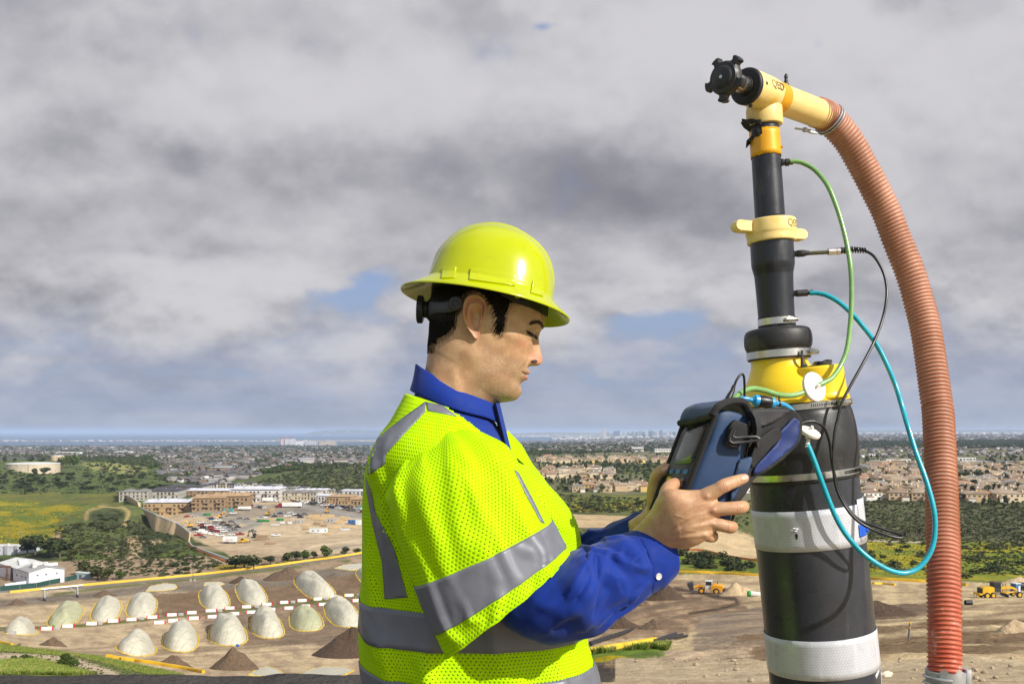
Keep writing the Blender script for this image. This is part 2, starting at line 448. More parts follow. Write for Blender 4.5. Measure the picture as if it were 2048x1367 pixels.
def height(c,Y,X=None):
 z = base_height(c,Y)
 X = (c - HX) * Y / F if X is None else X
 s = HY + F * (ZC - z) / np.maximum(Y,.3)
 hill = np.clip((Y - 420) / 80,0,1) * np.clip((6500 - Y) / 2000,0,1)
 pad = inpoly(c,s,Z_SAND_PAD)
 hill = np.where(pad,0.03,hill)
 h = (fbm(X / 90,Y / 90,4) - 0.5) * 13.0 * hill * np.clip(Y / 1200,.35,1.0)
 deck = ((Y > 90) & (Y <= 480))
 h = h + np.where(deck,(fbm(X / 14,Y / 14,3) - 0.5) * 0.7,0)
 slope = (Y > 5.6) & (Y <= 110)
 h = h + np.where(slope,(fbm(X / 2.2 + 5,Y / 2.2,4) - 0.5) * np.where(c < 1000,.004,.05) * np.clip((Y - 5.6),0,14),0)
 h = h + np.where(Y <= 7.5,(fbm(X * 3,Y * 3,4) - 0.5) * 0.03,0)
 h = h + np.where(Y > 6500,0,0)
 return z + h
_TC = np.arange(-720,2780,4.0); _TY = np.exp(np.linspace(math.log(5.7),math.log(65000.0),3000)); _TR = None
def _table():
 global _TR
 _TR = np.empty((len(_TC),len(_TY)),np.float32)
 for i in range(0,len(_TC),40):
  C,Yg = np.meshgrid(_TC[i:i + 40],_TY,indexing='ij')
  _TR[i:i + 40] = np.minimum.accumulate(HY + F * (ZC - height(C,Yg)) / Yg,axis=1)
_table()
def find(px,py,up=0.0):
 """first ground point seen along the sight line of a photo pixel"""
 i = int(np.clip(round((px + 720) / 4.0),0,len(_TC) - 1))
 r = _TR[i]; k = int(np.searchsorted(-r,-py)); k = min(max(k,1),len(_TY) - 1)
 f = (r[k - 1] - py) / max(r[k - 1] - r[k],1e-6); f = min(max(f,0),1)
 Y = float(_TY[k - 1] * (1 - f) + _TY[k] * f) if r[k - 1] - r[k] < 6 else float(_TY[k])
 return Vector(((px - HX) * Y / F,Y,float(height(np.array([float(px)]),np.array([Y]))[0]) + up))
def ground_z(X,Y):
 return float(height(np.array([HX + F * X / Y]),np.array([Y]))[0])
def build_ground():
 ccore = np.arange(-160,2210,3.0)
 left = [-500 - 0.0 * i for i in range(1)]
 az_core = np.arctan((ccore - HX) / F)
 a0,a1 = az_core[0],az_core[-1]
 az_out = np.linspace(a1,a0 + 2 * math.pi,90)[1:-1]
 az = np.concatenate([az_core,az_out])
 na = len(az)
 yr = np.concatenate([np.exp(np.linspace(math.log(0.4),math.log(5.0),40)),np.linspace(5.05,6.2,46),np.exp(np.linspace(math.log(6.3),math.log(85),150)),np.exp(np.linspace(math.log(86),math.log(480),330)),np.exp(np.linspace(math.log(482),math.log(2600),300)),np.exp(np.linspace(math.log(2620),math.log(62000),120))])
 A,Yd = np.meshgrid(az,yr)
 Aw = (A + math.pi) % (2 * math.pi) - math.pi
 cl = np.clip(Aw,-R(41),R(41))
 c = HX + F * np.tan(cl)
 X = np.where(np.abs(Aw) <= R(41),Yd * np.tan(cl),Yd / math.cos(R(41)) * np.sin(Aw))
 Yw = np.where(np.abs(Aw) <= R(41),Yd,Yd / math.cos(R(41)) * np.cos(Aw))
 zb = base_height(c,Yd)
 Z = height(c,Yd)
 s = HY + F * (ZC - zb) / Yd
 n1 = fbm(X / 6,Yd / 6,5,.6); n2 = fbm(X / 28 + 3,Yd / 28,5,.6); n3 = fbm(X / 120 + 8,Yd / 120,4,.6); nf = fbm(X / 1.3,Yd / 1.3,4,.6)
 nw = fbm(c / 22 + 4,s / 9,4,.6)
 cj = c + (n2 - .5) * 26; sj = s + (n1 - .5) * 5 + (n2 - .5) * 5
 def V(*a): return np.array(a,float)
 rgb = np.zeros(c.shape + (3,))
 def paint(mask,col,col2=None,t=None):
  nonlocal rgb
  m = np.clip(np.asarray(mask,float),0,1)[...,None]
  k = V(*col) if col2 is None else V(*col) * (1 - np.clip(t,0,1)[...,None]) + V(*col2) * np.clip(t,0,1)[...,None]
  rgb = rgb * (1 - m) + k * m
 SAND = (.56,.43,.25); DIRT = (.34,.245,.15); BROWN = (.175,.112,.064); DARK = (.075,.05,.033); ROADG = (.20,.165,.125)
 GRASS = (.095,.135,.025); LUSH = (.13,.20,.02); FLOW = (.40,.31,.012); SCRUB = (.085,.10,.036); OLIVE = (.12,.12,.05); DKSCR = (.035,.045,.018)
 paint(np.ones_like(c),DIRT,SAND,(n2 - .35) * 2.2)
 far = Yd > 478
 paint((c > 1000) & (Yd <= 60),SAND,DIRT,(nf - .35) * 2)
 paint(far,SCRUB,OLIVE,(n2 - .3) * 2)
# ---- left half
 Lf = np.clip((960 + (n3 - .5) * 260 + (n2 - .5) * 60 - c) / 60 + .5,0,1)
 L = Lf > .5
 hillL = L & (Yd > 425) & ~inpoly(c,s,Z_SAND_PAD)
 paint(hillL,GRASS,SCRUB,(n2 - .35) * 3)
 paint(hillL * np.clip((n2 - .52) * 12,0,1),DKSCR)
 paint(zone(c,s,[(-600,1004),(60,1000),(150,1012),(200,1030),(140,1060),(60,1100),(-600,1110)]),(.30,.24,.012),(.10,.14,.02),(fbm(c / 40,s / 7,4) - .36) * 4 + (n1 - .5) * 1.5)
 paint(zone(c,s,[(-600,984),(60,984),(240,978),(250,1012),(150,1012),(60,1000),(-600,1004)]),(.10,.115,.03),(.19,.17,.03),(n2 - .4) * 2)
 paint(zone(c,s,[(120,1030),(180,1014),(255,1010),(290,1030),(230,1100),(100,1100)]),(.12,.15,.035),SCRUB,(n2 - .35) * 3)
 paint(nearline(c,s,[(172,1040),(176,1026),(205,1016),(245,1016),(257,1030),(250,1048)],6) * 1.4,(.36,.28,.12))
 paint(zone(c,s,[(180,1042),(186,1026),(230,1020),(250,1034),(244,1052),(200,1060)]),DKSCR,SCRUB,(n1 - .35) * 2)
 paint(zone(c,s,[(80,1085),(122,1058),(124,1072),(100,1092)]),(.36,.25,.15))
 paint(nearline(cj,s,[(268,1082),(274,1100),(268,1130),(262,1160)],16) * 2.2,(.42,.30,.18))
 paint(nearline(cj,s,[(276,1086),(300,1084),(322,1082)],7) * 1.5,(.34,.25,.15))
 paint(zone(c,s,[(170,1098),(260,1092),(262,1120),(215,1122)]) * (n1 > .45),(.26,.19,.11))
 paint(L & (Yd > 970 + (n2 - .5) * 200) & (Yd < 1900) & ~inpoly(c,s,Z_SAND_PAD),(.085,.12,.028),SCRUB,(n2 - .35) * 3)
 paint(zone(c,s,[(160,922),(240,926),(300,940),(250,950),(190,940)]),(.21,.24,.035),(.30,.26,.15),(n1 - .4) * 3)
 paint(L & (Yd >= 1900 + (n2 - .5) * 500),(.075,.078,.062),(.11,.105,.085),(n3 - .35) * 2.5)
 paint(zone(c,s,[(480,975),(560,945),(640,930),(760,930),(760,990),(700,985),(600,975)]),(.125,.135,.045),SCRUB,(n2 - .4) * 4)
 paint(zone(c,s,Z_SAND_PAD,8,3),(.50,.39,.25),(.40,.30,.19),(n2 - .35) * 2.4)
 paint(zone(c,s,[(340,1010),(760,1006),(760,1036),(640,1030),(540,1034),(480,1036),(400,1024)]),(.20,.18,.155),(.30,.245,.18),(n2 - .35) * 3)
 paint(nearline(c,s,[(380,1022),(430,1036),(520,1046),(470,1062),(380,1058)],7) * 1.5,(.27,.25,.215))
 paint(nearline(c,s,[(600,1010),(680,1026),(760,1040)],6) * 1.5,(.27,.25,.22))
 paint(nearline(c,s,[(470,1075),(600,1078),(760,1070)],5),(.40,.31,.20))
 paint(nearline(c,s,[(600,1104),(624,1092),(700,1082),(760,1078)],4) * 1.3,(.54,.43,.29))
 paint(nearline(c,s,[(380,1096),(480,1106),(560,1112)],7),(.33,.25,.16))
# ---- landfill deck, left
 dk = L & (Yd > 190) & (Yd <= 470)
 paint(dk & (s < 1180),(.27,.195,.125),(.38,.28,.18),(nw - .35) * 2.2)
 paint(dk & (s >= 1180),(.50,.385,.235),(.34,.25,.16),(nw - .38) * 2.6)
 paint(zone(c,s,[(300,1190),(760,1130),(760,1200),(560,1216),(320,1234)]),BROWN,(.21,.15,.10),(nw - .35) * 2)
 paint(zone(c,s,[(400,1230),(740,1200),(760,1300),(640,1290),(420,1290)]),(.21,.15,.10),(.30,.215,.145),(nw - .35) * 2.4)
 paint(nearline(c,s,[(-500,1222),(0,1207),(150,1193),(330,1175),(560,1162),(760,1128)],13) * 1.6,ROADG,(.15,.12,.09),(nw - .4) * 2)
 paint(nearline(c,s,[(-500,1202),(0,1180),(170,1172),(400,1150),(560,1132),(640,1120),(760,1102)],6) * 2,(.185,.165,.14))
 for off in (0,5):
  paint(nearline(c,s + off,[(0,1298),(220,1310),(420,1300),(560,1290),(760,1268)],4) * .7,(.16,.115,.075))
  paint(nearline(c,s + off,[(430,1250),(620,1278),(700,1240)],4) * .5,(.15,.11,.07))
 paint(nearline(c,s,[(-200,1262),(30,1256),(160,1250),(400,1228),(560,1210),(730,1192)],5) * 1.5,(.11,.13,.03),(.24,.19,.11),(n1 - .4) * 3)
 paint(nearline(c,s,[(110,1188),(200,1176),(380,1158),(560,1138),(700,1122)],4) * (n2 > .45),(.10,.125,.03))
 paint(zone(c,s,[(-700,1283),(0,1287),(90,1300),(220,1318),(330,1338),(420,1362),(300,1380),(-700,1380)]),(.11,.15,.03),(.17,.15,.07),(n1 - .42) * 3)
 paint(zone(c,s,[(-700,1306),(0,1303),(80,1306),(160,1318),(240,1346),(230,1354),(170,1340),(130,1322),(60,1318),(-700,1330)]),(.50,.40,.27))
 paint(zone(c,s,[(-700,1326),(0,1322),(60,1316),(130,1336),(190,1352),(190,1378),(-700,1378)]),LUSH,(.17,.19,.035),(n1 - .4) * 3)
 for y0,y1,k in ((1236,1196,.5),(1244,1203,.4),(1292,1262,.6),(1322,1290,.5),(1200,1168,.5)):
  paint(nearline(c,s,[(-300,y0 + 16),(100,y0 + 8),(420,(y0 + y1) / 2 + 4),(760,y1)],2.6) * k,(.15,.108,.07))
# ---- right half
 Rr = Lf <= .5
 paint(Rr & (Yd > 60) & (Yd < 340),(.54,.42,.24),(.37,.275,.165),(nw - .36) * 3)
 paint(zone(c,s,[(1180,1170),(1300,1158),(1400,1164),(1470,1180),(1490,1200),(1500,1230),(1360,1270),(1200,1285)]),(.23,.155,.095),(.42,.295,.175),(nw - .4) * 3)
 paint(nearline(c,s,[(1350,1176),(1400,1184),(1430,1192),(1470,1196),(1476,1206),(1440,1216),(1380,1226)],6) * 1.3,DARK)
 paint(nearline(c,s,[(1200,1240),(1300,1216),(1400,1196)],8) * .8,(.13,.09,.06))
 paint(zone(c,s,[(1400,1232),(1540,1210),(1560,1300),(1480,1320),(1380,1300)]),(.22,.17,.125),(.36,.265,.17),(n1 - .4) * 3)
 paint(zone(c,s,[(1680,1218),(1760,1208),(1860,1204),(1930,1212),(1880,1226),(1760,1240),(1680,1236)]),(.14,.095,.06),(.22,.155,.10),(n1 - .4) * 3)
 for k,(y0,y1) in enumerate([(1290,1262),(1302,1276),(1318,1298),(1262,1240)]):
  paint(nearline(c,s,[(1480,y0 + 14),(1740,y0),(1900,(y0 + y1) / 2 - 4),(2100,y1),(2700,y1 - 10)],13 - k) * 1.7,(.20,.135,.075))
 paint(nearline(c,s,[(1190,1338),(1400,1330),(1560,1318)],11) * 1.5,(.21,.145,.085))
 paint(zone(c,s,[(1050,1312),(1500,1296),(1500,1322),(1050,1336)]) ,(.45,.34,.22))
 paint(zone(c,s,[(1050,1340),(1200,1334),(1280,1352),(1150,1372),(1050,1372)]),(.075,.062,.05))
 paint(zone(c,s,[(1120,1316),(1185,1302),(1300,1284),(1345,1294),(1330,1308),(1190,1330),(1120,1330)]),LUSH,(.10,.14,.03),(n1 - .4) * 3)
 paint(zone(c,s,[(1150,1319),(1240,1312),(1260,1318),(1200,1327)]) * (n1 > .5),FLOW)
 paint(Rr & (Yd > 5.4) & (s > 1326) & (c > 1230),(.53,.42,.27),(.41,.315,.195),(nf - .35) * 2.2)
 for q,w,k in (([(1180,1262),(1330,1222),(1480,1206),(1540,1200)],3,.8),([(1185,1276),(1340,1236),(1520,1216)],3,.7),([(1240,1196),(1330,1190),(1400,1204),(1470,1226)],3,.7),([(1740,1186),(1900,1180),(2060,1186)],3,.5),([(1740,1246),(1900,1236),(2060,1222)],4,.7),([(1930,1216),(1990,1206),(2060,1202)],5,.6),([(1340,1160),(1500,1166),(1760,1172)],4,.6)):
  paint(nearline(c,s,q,w) * k,(.17,.118,.07))
 paint(zone(c,s,Z_HILL_R),(.115,.125,.04),SCRUB,(n2 - .36) * 3)
 paint(zone(c,s,Z_HILL_R) * np.clip((n2 - .52) * 12,0,1),DKSCR,SCRUB,(n1 - .35) * 2)
 paint(zone(c,s,[(1560,1085),(1750,1080),(2000,1085),(2700,1085),(2700,1140),(2000,1162),(1860,1158),(1600,1146)]),(.15,.19,.022),(.30,.26,.015),(n2 - .42) * 4)
 paint(zone(c,s,[(1700,1000),(2700,990),(2700,1072),(1980,1080),(1740,1076),(1560,1050)]),(.075,.082,.04),(.13,.125,.055),(n1 - .38) * 3)
 paint(zone(c,s,[(1260,1058),(1330,1062),(1310,1120),(1200,1120)]),GRASS)
 paint(zone(c,s,[(1330,1095),(1520,1118),(1560,1146),(1330,1146)]),(.11,.16,.025),(.25,.23,.03),(n1 - .45) * 3)
 paint(zone(c,s,[(1060,1000),(1340,1000),(1340,1024),(1060,1024)]),(.13,.15,.03),(.30,.25,.03),(n2 - .5) * 5)
 paint(inpoly(c,s,[(1100,1026),(1300,1034),(1330,1040),(1330,1054),(1150,1056),(1050,1060)]),(.47,.35,.20),(.40,.29,.16),(nw - .3) * 2)
 paint(zone(c,s,[(1330,1100),(1400,1060),(1440,1052),(1500,1068),(1530,1112),(1500,1120),(1420,1104)]),(.50,.38,.22),(.43,.32,.18),(nw - .3) * 2)
 sub = Rr & (s < 1000) & (Yd > 640)
 paint(sub,(.16,.145,.085),(.09,.105,.04),(n2 - .4) * 3)
 paint(zone(c,s,[(1060,978),(1130,985),(1310,985),(1310,1000),(1060,1000)]),(.10,.115,.03),(.25,.21,.03),(n2 - .5) * 4)
 paint(zone(c,s,[(1085,926),(1350,926),(1350,946),(1085,944)]),(.12,.14,.035),SCRUB,(n1 - .4) * 3)
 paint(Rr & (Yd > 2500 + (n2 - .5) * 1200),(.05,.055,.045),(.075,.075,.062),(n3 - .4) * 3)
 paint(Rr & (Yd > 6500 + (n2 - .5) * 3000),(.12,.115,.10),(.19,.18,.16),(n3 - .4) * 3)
 paint(zone(c,s,[(1035,896),(1130,896),(1120,910),(1040,912)]),(.075,.10,.03))
 near = Yd < 6.2
 paint(near & L,(.06,.055,.052),(.085,.075,.066),(nf - .35) * 2.5)
 ny = len(yr)
 verts = np.stack([X,Yw,Z],-1).reshape(-1,3)
 idx = np.arange(ny * na).reshape(ny,na)
 a = idx[:-1,:]; b = np.roll(idx,-1,1)[:-1,:]; d = idx[1:,:]; e = np.roll(idx,-1,1)[1:,:]
 quads = np.stack([a,b,e,d],-1).reshape(-1,4)
 cidx = ny * na
 verts = np.concatenate([verts,[[0,0,0]]])
 tri = np.stack([np.full(na,cidx),np.roll(idx[0],-1),idx[0]],-1)
 me = bpy.data.meshes.new('ground')
 nq,nt = len(quads),len(tri)
 me.vertices.add(len(verts)); me.vertices.foreach_set('co',verts.astype(np.float32).ravel())
 me.loops.add(nq * 4 + nt * 3)
 me.loops.foreach_set('vertex_index',np.concatenate([quads.ravel(),tri[:,::-1].ravel()]).astype(np.int32))
 me.polygons.add(nq + nt)
 me.polygons.foreach_set('loop_start',np.concatenate([np.arange(nq) * 4,nq * 4 + np.arange(nt) * 3]).astype(np.int32))
 me.polygons.foreach_set('use_smooth',np.ones(nq + nt,bool))
 me.update(calc_edges=True)
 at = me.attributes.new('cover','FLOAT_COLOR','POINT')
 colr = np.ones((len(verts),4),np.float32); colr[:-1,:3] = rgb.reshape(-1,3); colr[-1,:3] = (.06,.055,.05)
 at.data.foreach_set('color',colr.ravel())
 m = bpy.data.materials.new('ground'); m.use_nodes = True
 N = NT(m.node_tree); bs = m.node_tree.nodes['Principled BSDF']
 cv = N.n('ShaderNodeVertexColor',layer_name='cover').outputs[0]
 pos = N.n('ShaderNodeNewGeometry').outputs['Position']
 _,gy,_ = N.sep(pos)
 fine = N.noise(pos,38.0,8,.65); mid = N.noise(pos,1.1,8,.68); big = N.noise(pos,.12,8,.68)
 k1 = N.lin(fine,.3,.7,.72,1.28); k2 = N.lin(mid,.3,.7,.68,1.32); k3 = N.lin(big,.3,.7,.72,1.28)
 nearf = N.ss(gy,8,40)
 k = N.m('MULTIPLY',k2,k3); kn = N.m('MULTIPLY',k1,N.m('SQRT',k2))
 kk = N.m('ADD',N.m('MULTIPLY',kn,N.m('SUBTRACT',1.0,nearf)),N.m('MULTIPLY',k,nearf))
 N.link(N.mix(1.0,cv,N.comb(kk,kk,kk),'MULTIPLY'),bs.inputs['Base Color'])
 bs.inputs['Roughness'].default_value = 0.95
 bs.inputs['Specular IOR Level'].default_value = 0.15
 b1 = N.n('ShaderNodeBump'); b1.inputs['Strength'].default_value = 0.6; b1.inputs['Distance'].default_value = 0.02
 N.link(fine,b1.inputs['Height'])
 b2 = N.n('ShaderNodeBump'); b2.inputs['Strength'].default_value = 0.5; b2.inputs['Distance'].default_value = 1.2
 N.link(mid,b2.inputs['Height']); N.link(b1.outputs[0],b2.inputs['Normal'])
 N.link(b2.outputs[0],bs.inputs['Normal'])
 me.materials.append(m)
 o = bpy.data.objects.new('ground',me); COL.objects.link(o)
 props(o,'sandy landfill ground with dirt tracks, grassy scrub hills and plains beyond','ground',None,'structure')
 return o
build_ground()
def build_sea():
 m = bpy.data.materials.new('sea_water'); m.use_nodes = True
 N = NT(m.node_tree); bs = m.node_tree.nodes['Principled BSDF']
 pos = N.n('ShaderNodeNewGeometry').outputs['Position']
 n = N.noise(N.vm('MULTIPLY',pos,(1,.25,1)),.004,6,.6)
 N.link(N.mix(N.ss(n,.35,.65),(.045,.085,.15,1),(.07,.115,.19,1)),bs.inputs['Base Color'])
 bs.inputs['Roughness'].default_value = .45
 bs.inputs['Specular IOR Level'].default_value = .3
 v = []; f = []
 nx,ny = 30,20
 for j in range(ny + 1):
  y = 6500 * (75000 / 6500) ** (j / ny)
  for i in range(nx + 1):
   v.append((( -1.0 + 2.0 * i / nx) * 60000,y,SEA))
 for j in range(ny):
  for i in range(nx):
   a = j * (nx + 1) + i
   f.append((a,a + 1,a + nx + 2,a + nx + 1))
 o = mesh_obj('sea',v,f,m)
 props(o,'grey blue bay and open ocean along the horizon','sea',None,'structure')
build_sea()
# ------------------------------------------------------------------ gas well and its head
YW = 1.85
def hexgrid(N,x,y,s):
 """hex lattice of spacing s: returns (squared distance to the nearest centre in units of s, hex edge distance)"""
 X = N.m('DIVIDE',x,s); Yy = N.m('DIVIDE',y,s * 1.7320508)
 def cell(ox,oy):
  a = N.m('SUBTRACT',N.m('FRACT',N.m('ADD',X,100.0 + ox)),.5)
  b = N.m('MULTIPLY',N.m('SUBTRACT',N.m('FRACT',N.m('ADD',Yy,100.0 + oy)),.5),1.7320508)
  d = N.m('ADD',N.m('MULTIPLY',a,a),N.m('MULTIPLY',b,b))
  aa = N.m('ABSOLUTE',a); bb = N.m('ABSOLUTE',b)
  h = N.m('MAXIMUM',aa,N.m('ADD',N.m('MULTIPLY',aa,.5),N.m('MULTIPLY',bb,.8660254)))
  return d,h
 d1,h1 = cell(0,0); d2,h2 = cell(.5,.5)
 return N.m('MINIMUM',d1,d2),N.m('MINIMUM',h1,h2)
def tape_mat(name,col,dark,s=.0062):
 m = bpy.data.materials.new(name); m.use_nodes = True
 N = NT(m.node_tree); b = m.node_tree.nodes['Principled BSDF']
 uv = N.n('ShaderNodeUVMap').outputs[0]
 ux,uy,_ = N.sep(uv)
 d,h = hexgrid(N,ux,uy,s)
 edge = N.ss(h,.40,.475)
 nz = N.noise(uv,40,6,.6); big = N.noise(N.vm('MULTIPLY',uv,(1,.12,1)),60,3,.6)
 c = N.mix(N.m('MULTIPLY',edge,.55),(*col,1),(*dark,1))
 c = N.mix(N.m('MULTIPLY',N.ss(nz,.5,.75),.5),c,tuple(x * .6 for x in col) + (1,))
 N.link(N.mix(N.m('MULTIPLY',N.ss(big,.52,.7),.5),c,tuple(min(1,x * 1.25) for x in col) + (1,)),b.inputs['Base Color'])
 b.inputs['Roughness'].default_value = .38
 b.inputs['Metallic'].default_value = .12
 return m
M_CASING = pmat('grey_hdpe',(.036,.038,.046),.30,.18,9,.12,120,col2=(.085,.086,.092),c2lo=.52,c2hi=.85,c2scale=26,c2stretch=(1,1,.10))
M_BLACKP = pmat('black_pipe',(.016,.018,.024),.36,.2,14,.12,150,col2=(.10,.10,.105),c2lo=.55,c2hi=.85,c2scale=34,c2stretch=(1,1,.3))
M_RUBBER = pmat('black_rubber',(.013,.013,.014),.55,.25,12,.2,90,col2=(.11,.10,.085),c2lo=.5,c2hi=.8,c2scale=16)
M_STEEL = pmat('stainless_steel',(.62,.60,.56),.28,.12,30,.05,200,metal=1.0)
M_GALV = pmat('galvanised',(.46,.47,.48),.5,.25,20,.15,80,metal=.7)
M_YELLOW = pmat('yellow_plastic',(.84,.58,.012),.36,.05,10,.05,90,col2=(.55,.38,.03),c2lo=.6,c2hi=.85,c2scale=18)
M_CREAM = pmat('faded_yellow_plastic',(.79,.60,.225),.45,.08,14,.1,120,col2=(.72,.47,.06),c2lo=.52,c2hi=.72,c2scale=16)
M_BLACKPL = pmat('black_plastic',(.02,.02,.021),.45,.2,20,.12,150,col2=(.06,.055,.05),c2lo=.55,c2hi=.75,c2scale=25)
M_BRASS = pmat('olive_tube',(.06,.06,.02),.3,.2,30)
M_WHITETAPE = tape_mat('silver_reflective_tape',(.58,.59,.62),(.29,.30,.33))
M_ORTAPE = tape_mat('orange_reflective_tape',(.78,.38,.012),(.55,.24,.01),.005)
M_SCUFF = pmat('scuffed_grey',(.38,.38,.40),.6,.2,60)
cas_o = P(1649.6,1364,YW); cas_t = P(1590,800,YW)
CAX = (cas_t - cas_o).normalized()
CM = YW / F
def cd(y):
 return (cas_t - cas_o).length * (1364 - y) / 564.0
up_o = P(1552.6,632,YW); up_t = P(1532,312,YW)
UAX = (up_t - up_o).normalized()
def ud(y):
 return (up_t - up_o).length * (632 - y) / 320.0
def smooth_prof(pr,per=6):
 return [tuple(q) for q in crv(pr,per)]
def band_uv(name,o,ax,d0,d1,r,mat,parent,n=96,a0=0,a1=2 * math.pi,nr=6,rag=0.0):
 """open sleeve round an axis with UVs in metres"""
 a = ax.normalized(); h = Vector((0,1,0)); x = (h - a * h.dot(a)).normalized(); y = a.cross(x)
 vs = []; uv = []; fs = []
 rr = random.Random(3)
 for i in range(nr + 1):
  for k in range(n + 1):
   t = a0 + (a1 - a0) * k / n
   d = d0 + (d1 - d0) * i / nr
   if rag and i in (0,nr): d += rr.uniform(-rag,rag)
   vs.append(o + a * d + (x * math.cos(t) + y * math.sin(t)) * r)
   uv.append((t * r,d))
 for i in range(nr):
  for k in range(n):
   q = i * (n + 1) + k
   fs.append((q,q + 1,q + n + 2,q + n + 1))
 o_ = mesh_obj(name,vs,fs,mat,None,True,uv)
 sm = o_.modifiers.new('thick','SOLIDIFY'); sm.thickness = .0006; sm.offset = 1
 set_parent(o_,parent)
 return o_
def clamp_screw(c,ax,out,parent,s=1.0,name='screw'):
 """worm-drive housing with a hex screw lying along the tangent"""
 tng = ax.cross(out).normalized()
 rot = Matrix((tng,out,ax)).transposed()
 b = MB()
 b.bbox(c,(.022 * s,.011 * s,.013 * s),.002,rot,0)
 b.lathe(c + out * .004 * s - tng * .017 * s,tng,[(0,.0048 * s),(.006 * s,.0052 * s),(.0065 * s,.0042 * s),(.034 * s,.0042 * s)],10)
 b.lathe(c + out * .004 * s + tng * .017 * s,tng,[(0,.0058 * s),(.005 * s,.0058 * s)],6)
 return b.build(name,M_STEEL,parent)
def around(ax,ang):
 """unit vector round an axis; 0 faces the viewer, + goes to the viewer's right"""
 a = ax.normalized(); h = Vector((0,-1,0)); x = (h - a * h.dot(a)).normalized(); y = a.cross(x)
 if y.x < 0: y = -y
 return x * math.cos(ang) + y * math.sin(ang)
def build_well():
 base = cas_o + CAX * cd(2370)
 base.z = 0
 W_ = empty('gas_wellhead',base,'black landfill gas well pipe with silver reflective bands, yellow cap fitting and valve on top','gas well')
 MB().lathe(cas_o,CAX,[(cd(2372),107 * CM),(cd(1364),106.5 * CM),(cd(1100),105.5 * CM),(cd(942),105 * CM)],72).build('casing',M_CASING,W_)
 def stroke(pts,wid,name,mat,par=W_,r=106.6 * CM,o=cas_o,ax=CAX):
  b = MB()
  vs = []
  for (ang,d,w) in crv(pts,6):
   vs.append((ang,d,w))
  rings = []
  for i,(ang,d,w) in enumerate(vs):
   a0,d0,_ = vs[max(i - 1,0)]; a1,d1,_ = vs[min(i + 1,len(vs) - 1)]
   tx,ty = (a1 - a0) * r,d1 - d0
   L = math.hypot(tx,ty) + 1e-9; nx,ny = -ty / L,tx / L
   ring = []
   for sx,dr in ((-1,.0002),(0,.0007),(1,.0002)):
    ring.append(o + ax * (d + ny * w * sx) + around(ax,ang + nx * w * sx / r) * (r + dr))
   rings.append(ring)
  b.ring_loft(rings,0,False,False)
  return b.build(name,mat,par)
 chalk = pmat('chalk_paint',(.55,.56,.60),.8,.3,200,col2=(.2,.2,.21),c2lo=.5,c2hi=.62,c2scale=300)
 f1 = MB()
 stroke([(.76,cd(1340),.004),(.95,cd(1331),.0045),(1.18,cd(1318),.004)],0,'painted_figure',chalk)
 stroke([(1.18,cd(1318),.003),(1.10,cd(1345),.0032),(1.02,cd(1372),.003),(.98,cd(1392),.003)],0,'painted_figure',chalk)
 for k in range(26):
  y = 1302 + k * 4.0
  stroke([(.86,cd(y),.0006),(.89,cd(y),.0006)] if k % 3 else [(.85,cd(y),.0006),(.895,cd(y - 1),.0006)],0,'print_mark',M_RUBBER) if k % 9 == 0 else None
 t1 = band_uv('reflective_tape_band',cas_o,CAX,cd(1086),cd(1009),106.4 * CM,M_WHITETAPE,W_)
 t2 = band_uv('reflective_tape_band',cas_o,CAX,cd(1330),cd(1255),107.4 * CM,M_WHITETAPE,W_)
 band_uv('tape_end',cas_o,CAX,cd(1099),cd(992),107.6 * CM,M_WHITETAPE,t1,16,-.0 + R(28),R(78),4,.001) if False else None
 a = CAX
 def tape_patch(name,a0,a1,y0,y1,r,mat,par):
  vs = []; fs = []; uv = []; n = 14; m = 6
  for i in range(m + 1):
   for k in range(n + 1):
    an = a0 + (a1 - a0) * k / n; d = cd(y0) + (cd(y1) - cd(y0)) * i / m
    vs.append(cas_o + CAX * d + around(CAX,an) * r); uv.append((an * r,d))
  for i in range(m):
   for k in range(n):
    q = i * (n + 1) + k; fs.append((q,q + 1,q + n + 2,q + n + 1))
  o = mesh_obj(name,vs,fs,mat,None,True,uv)
  sm = o.modifiers.new('thick','SOLIDIFY'); sm.thickness = .0007; sm.offset = 0
  set_parent(o,par); return o
 tape_patch('tape_end',R(42),R(125),1081,1000,107.6 * CM,M_WHITETAPE,t1)
 blue = pmat('blue_tape',(.008,.10,.55),.5,.15,40,.2,200)
 tape_patch('blue_tape_patch',R(40),R(60),1072,1048,108.5 * CM,blue,t1)
 b = MB(); b.sphere(cas_o + CAX * cd(1062) + around(CAX,R(58)) * 110 * CM,(.006,.003,.005),8,6); b.build('blue_tape_knot',blue,t1)
 hole = []
 for k in range(10):
  an = 2 * math.pi * k / 10
  hole.append((R(-30) + math.cos(an) * .022 * (1 + .3 * math.sin(3 * an)),cd(1056) + math.sin(an) * .0075 * (1 + .25 * math.cos(2 * an))))
 b = MB(); rr = 107.2 * CM
 b.add([cas_o + CAX * d + around(CAX,an) * rr for an,d in hole],[tuple(range(10))]); b.build('puncture',M_BLACKPL,t1)
 b = MB()
 for k in range(5):
  b.sphere(cas_o + CAX * (cd(1042) + rnd.uniform(-.004,.004)) + around(CAX,R(-34) + k * .022) * (107.8 * CM),(.004,.0015,.002),8,5)
 b.build('peeled_flake',M_WHITETAPE,t1)
 MB().lathe(cas_o,CAX,smooth_prof([(cd(958),105.5 * CM),(cd(955),109 * CM),(cd(942),109 * CM),(cd(938),107.5 * CM),(cd(900),111 * CM),(cd(860),109.5 * CM),(cd(832),105.5 * CM),(cd(822),103 * CM),(cd(806),103 * CM),(cd(803),101 * CM)],5),72).build('rubber_coupling',M_BLACKPL,W_)
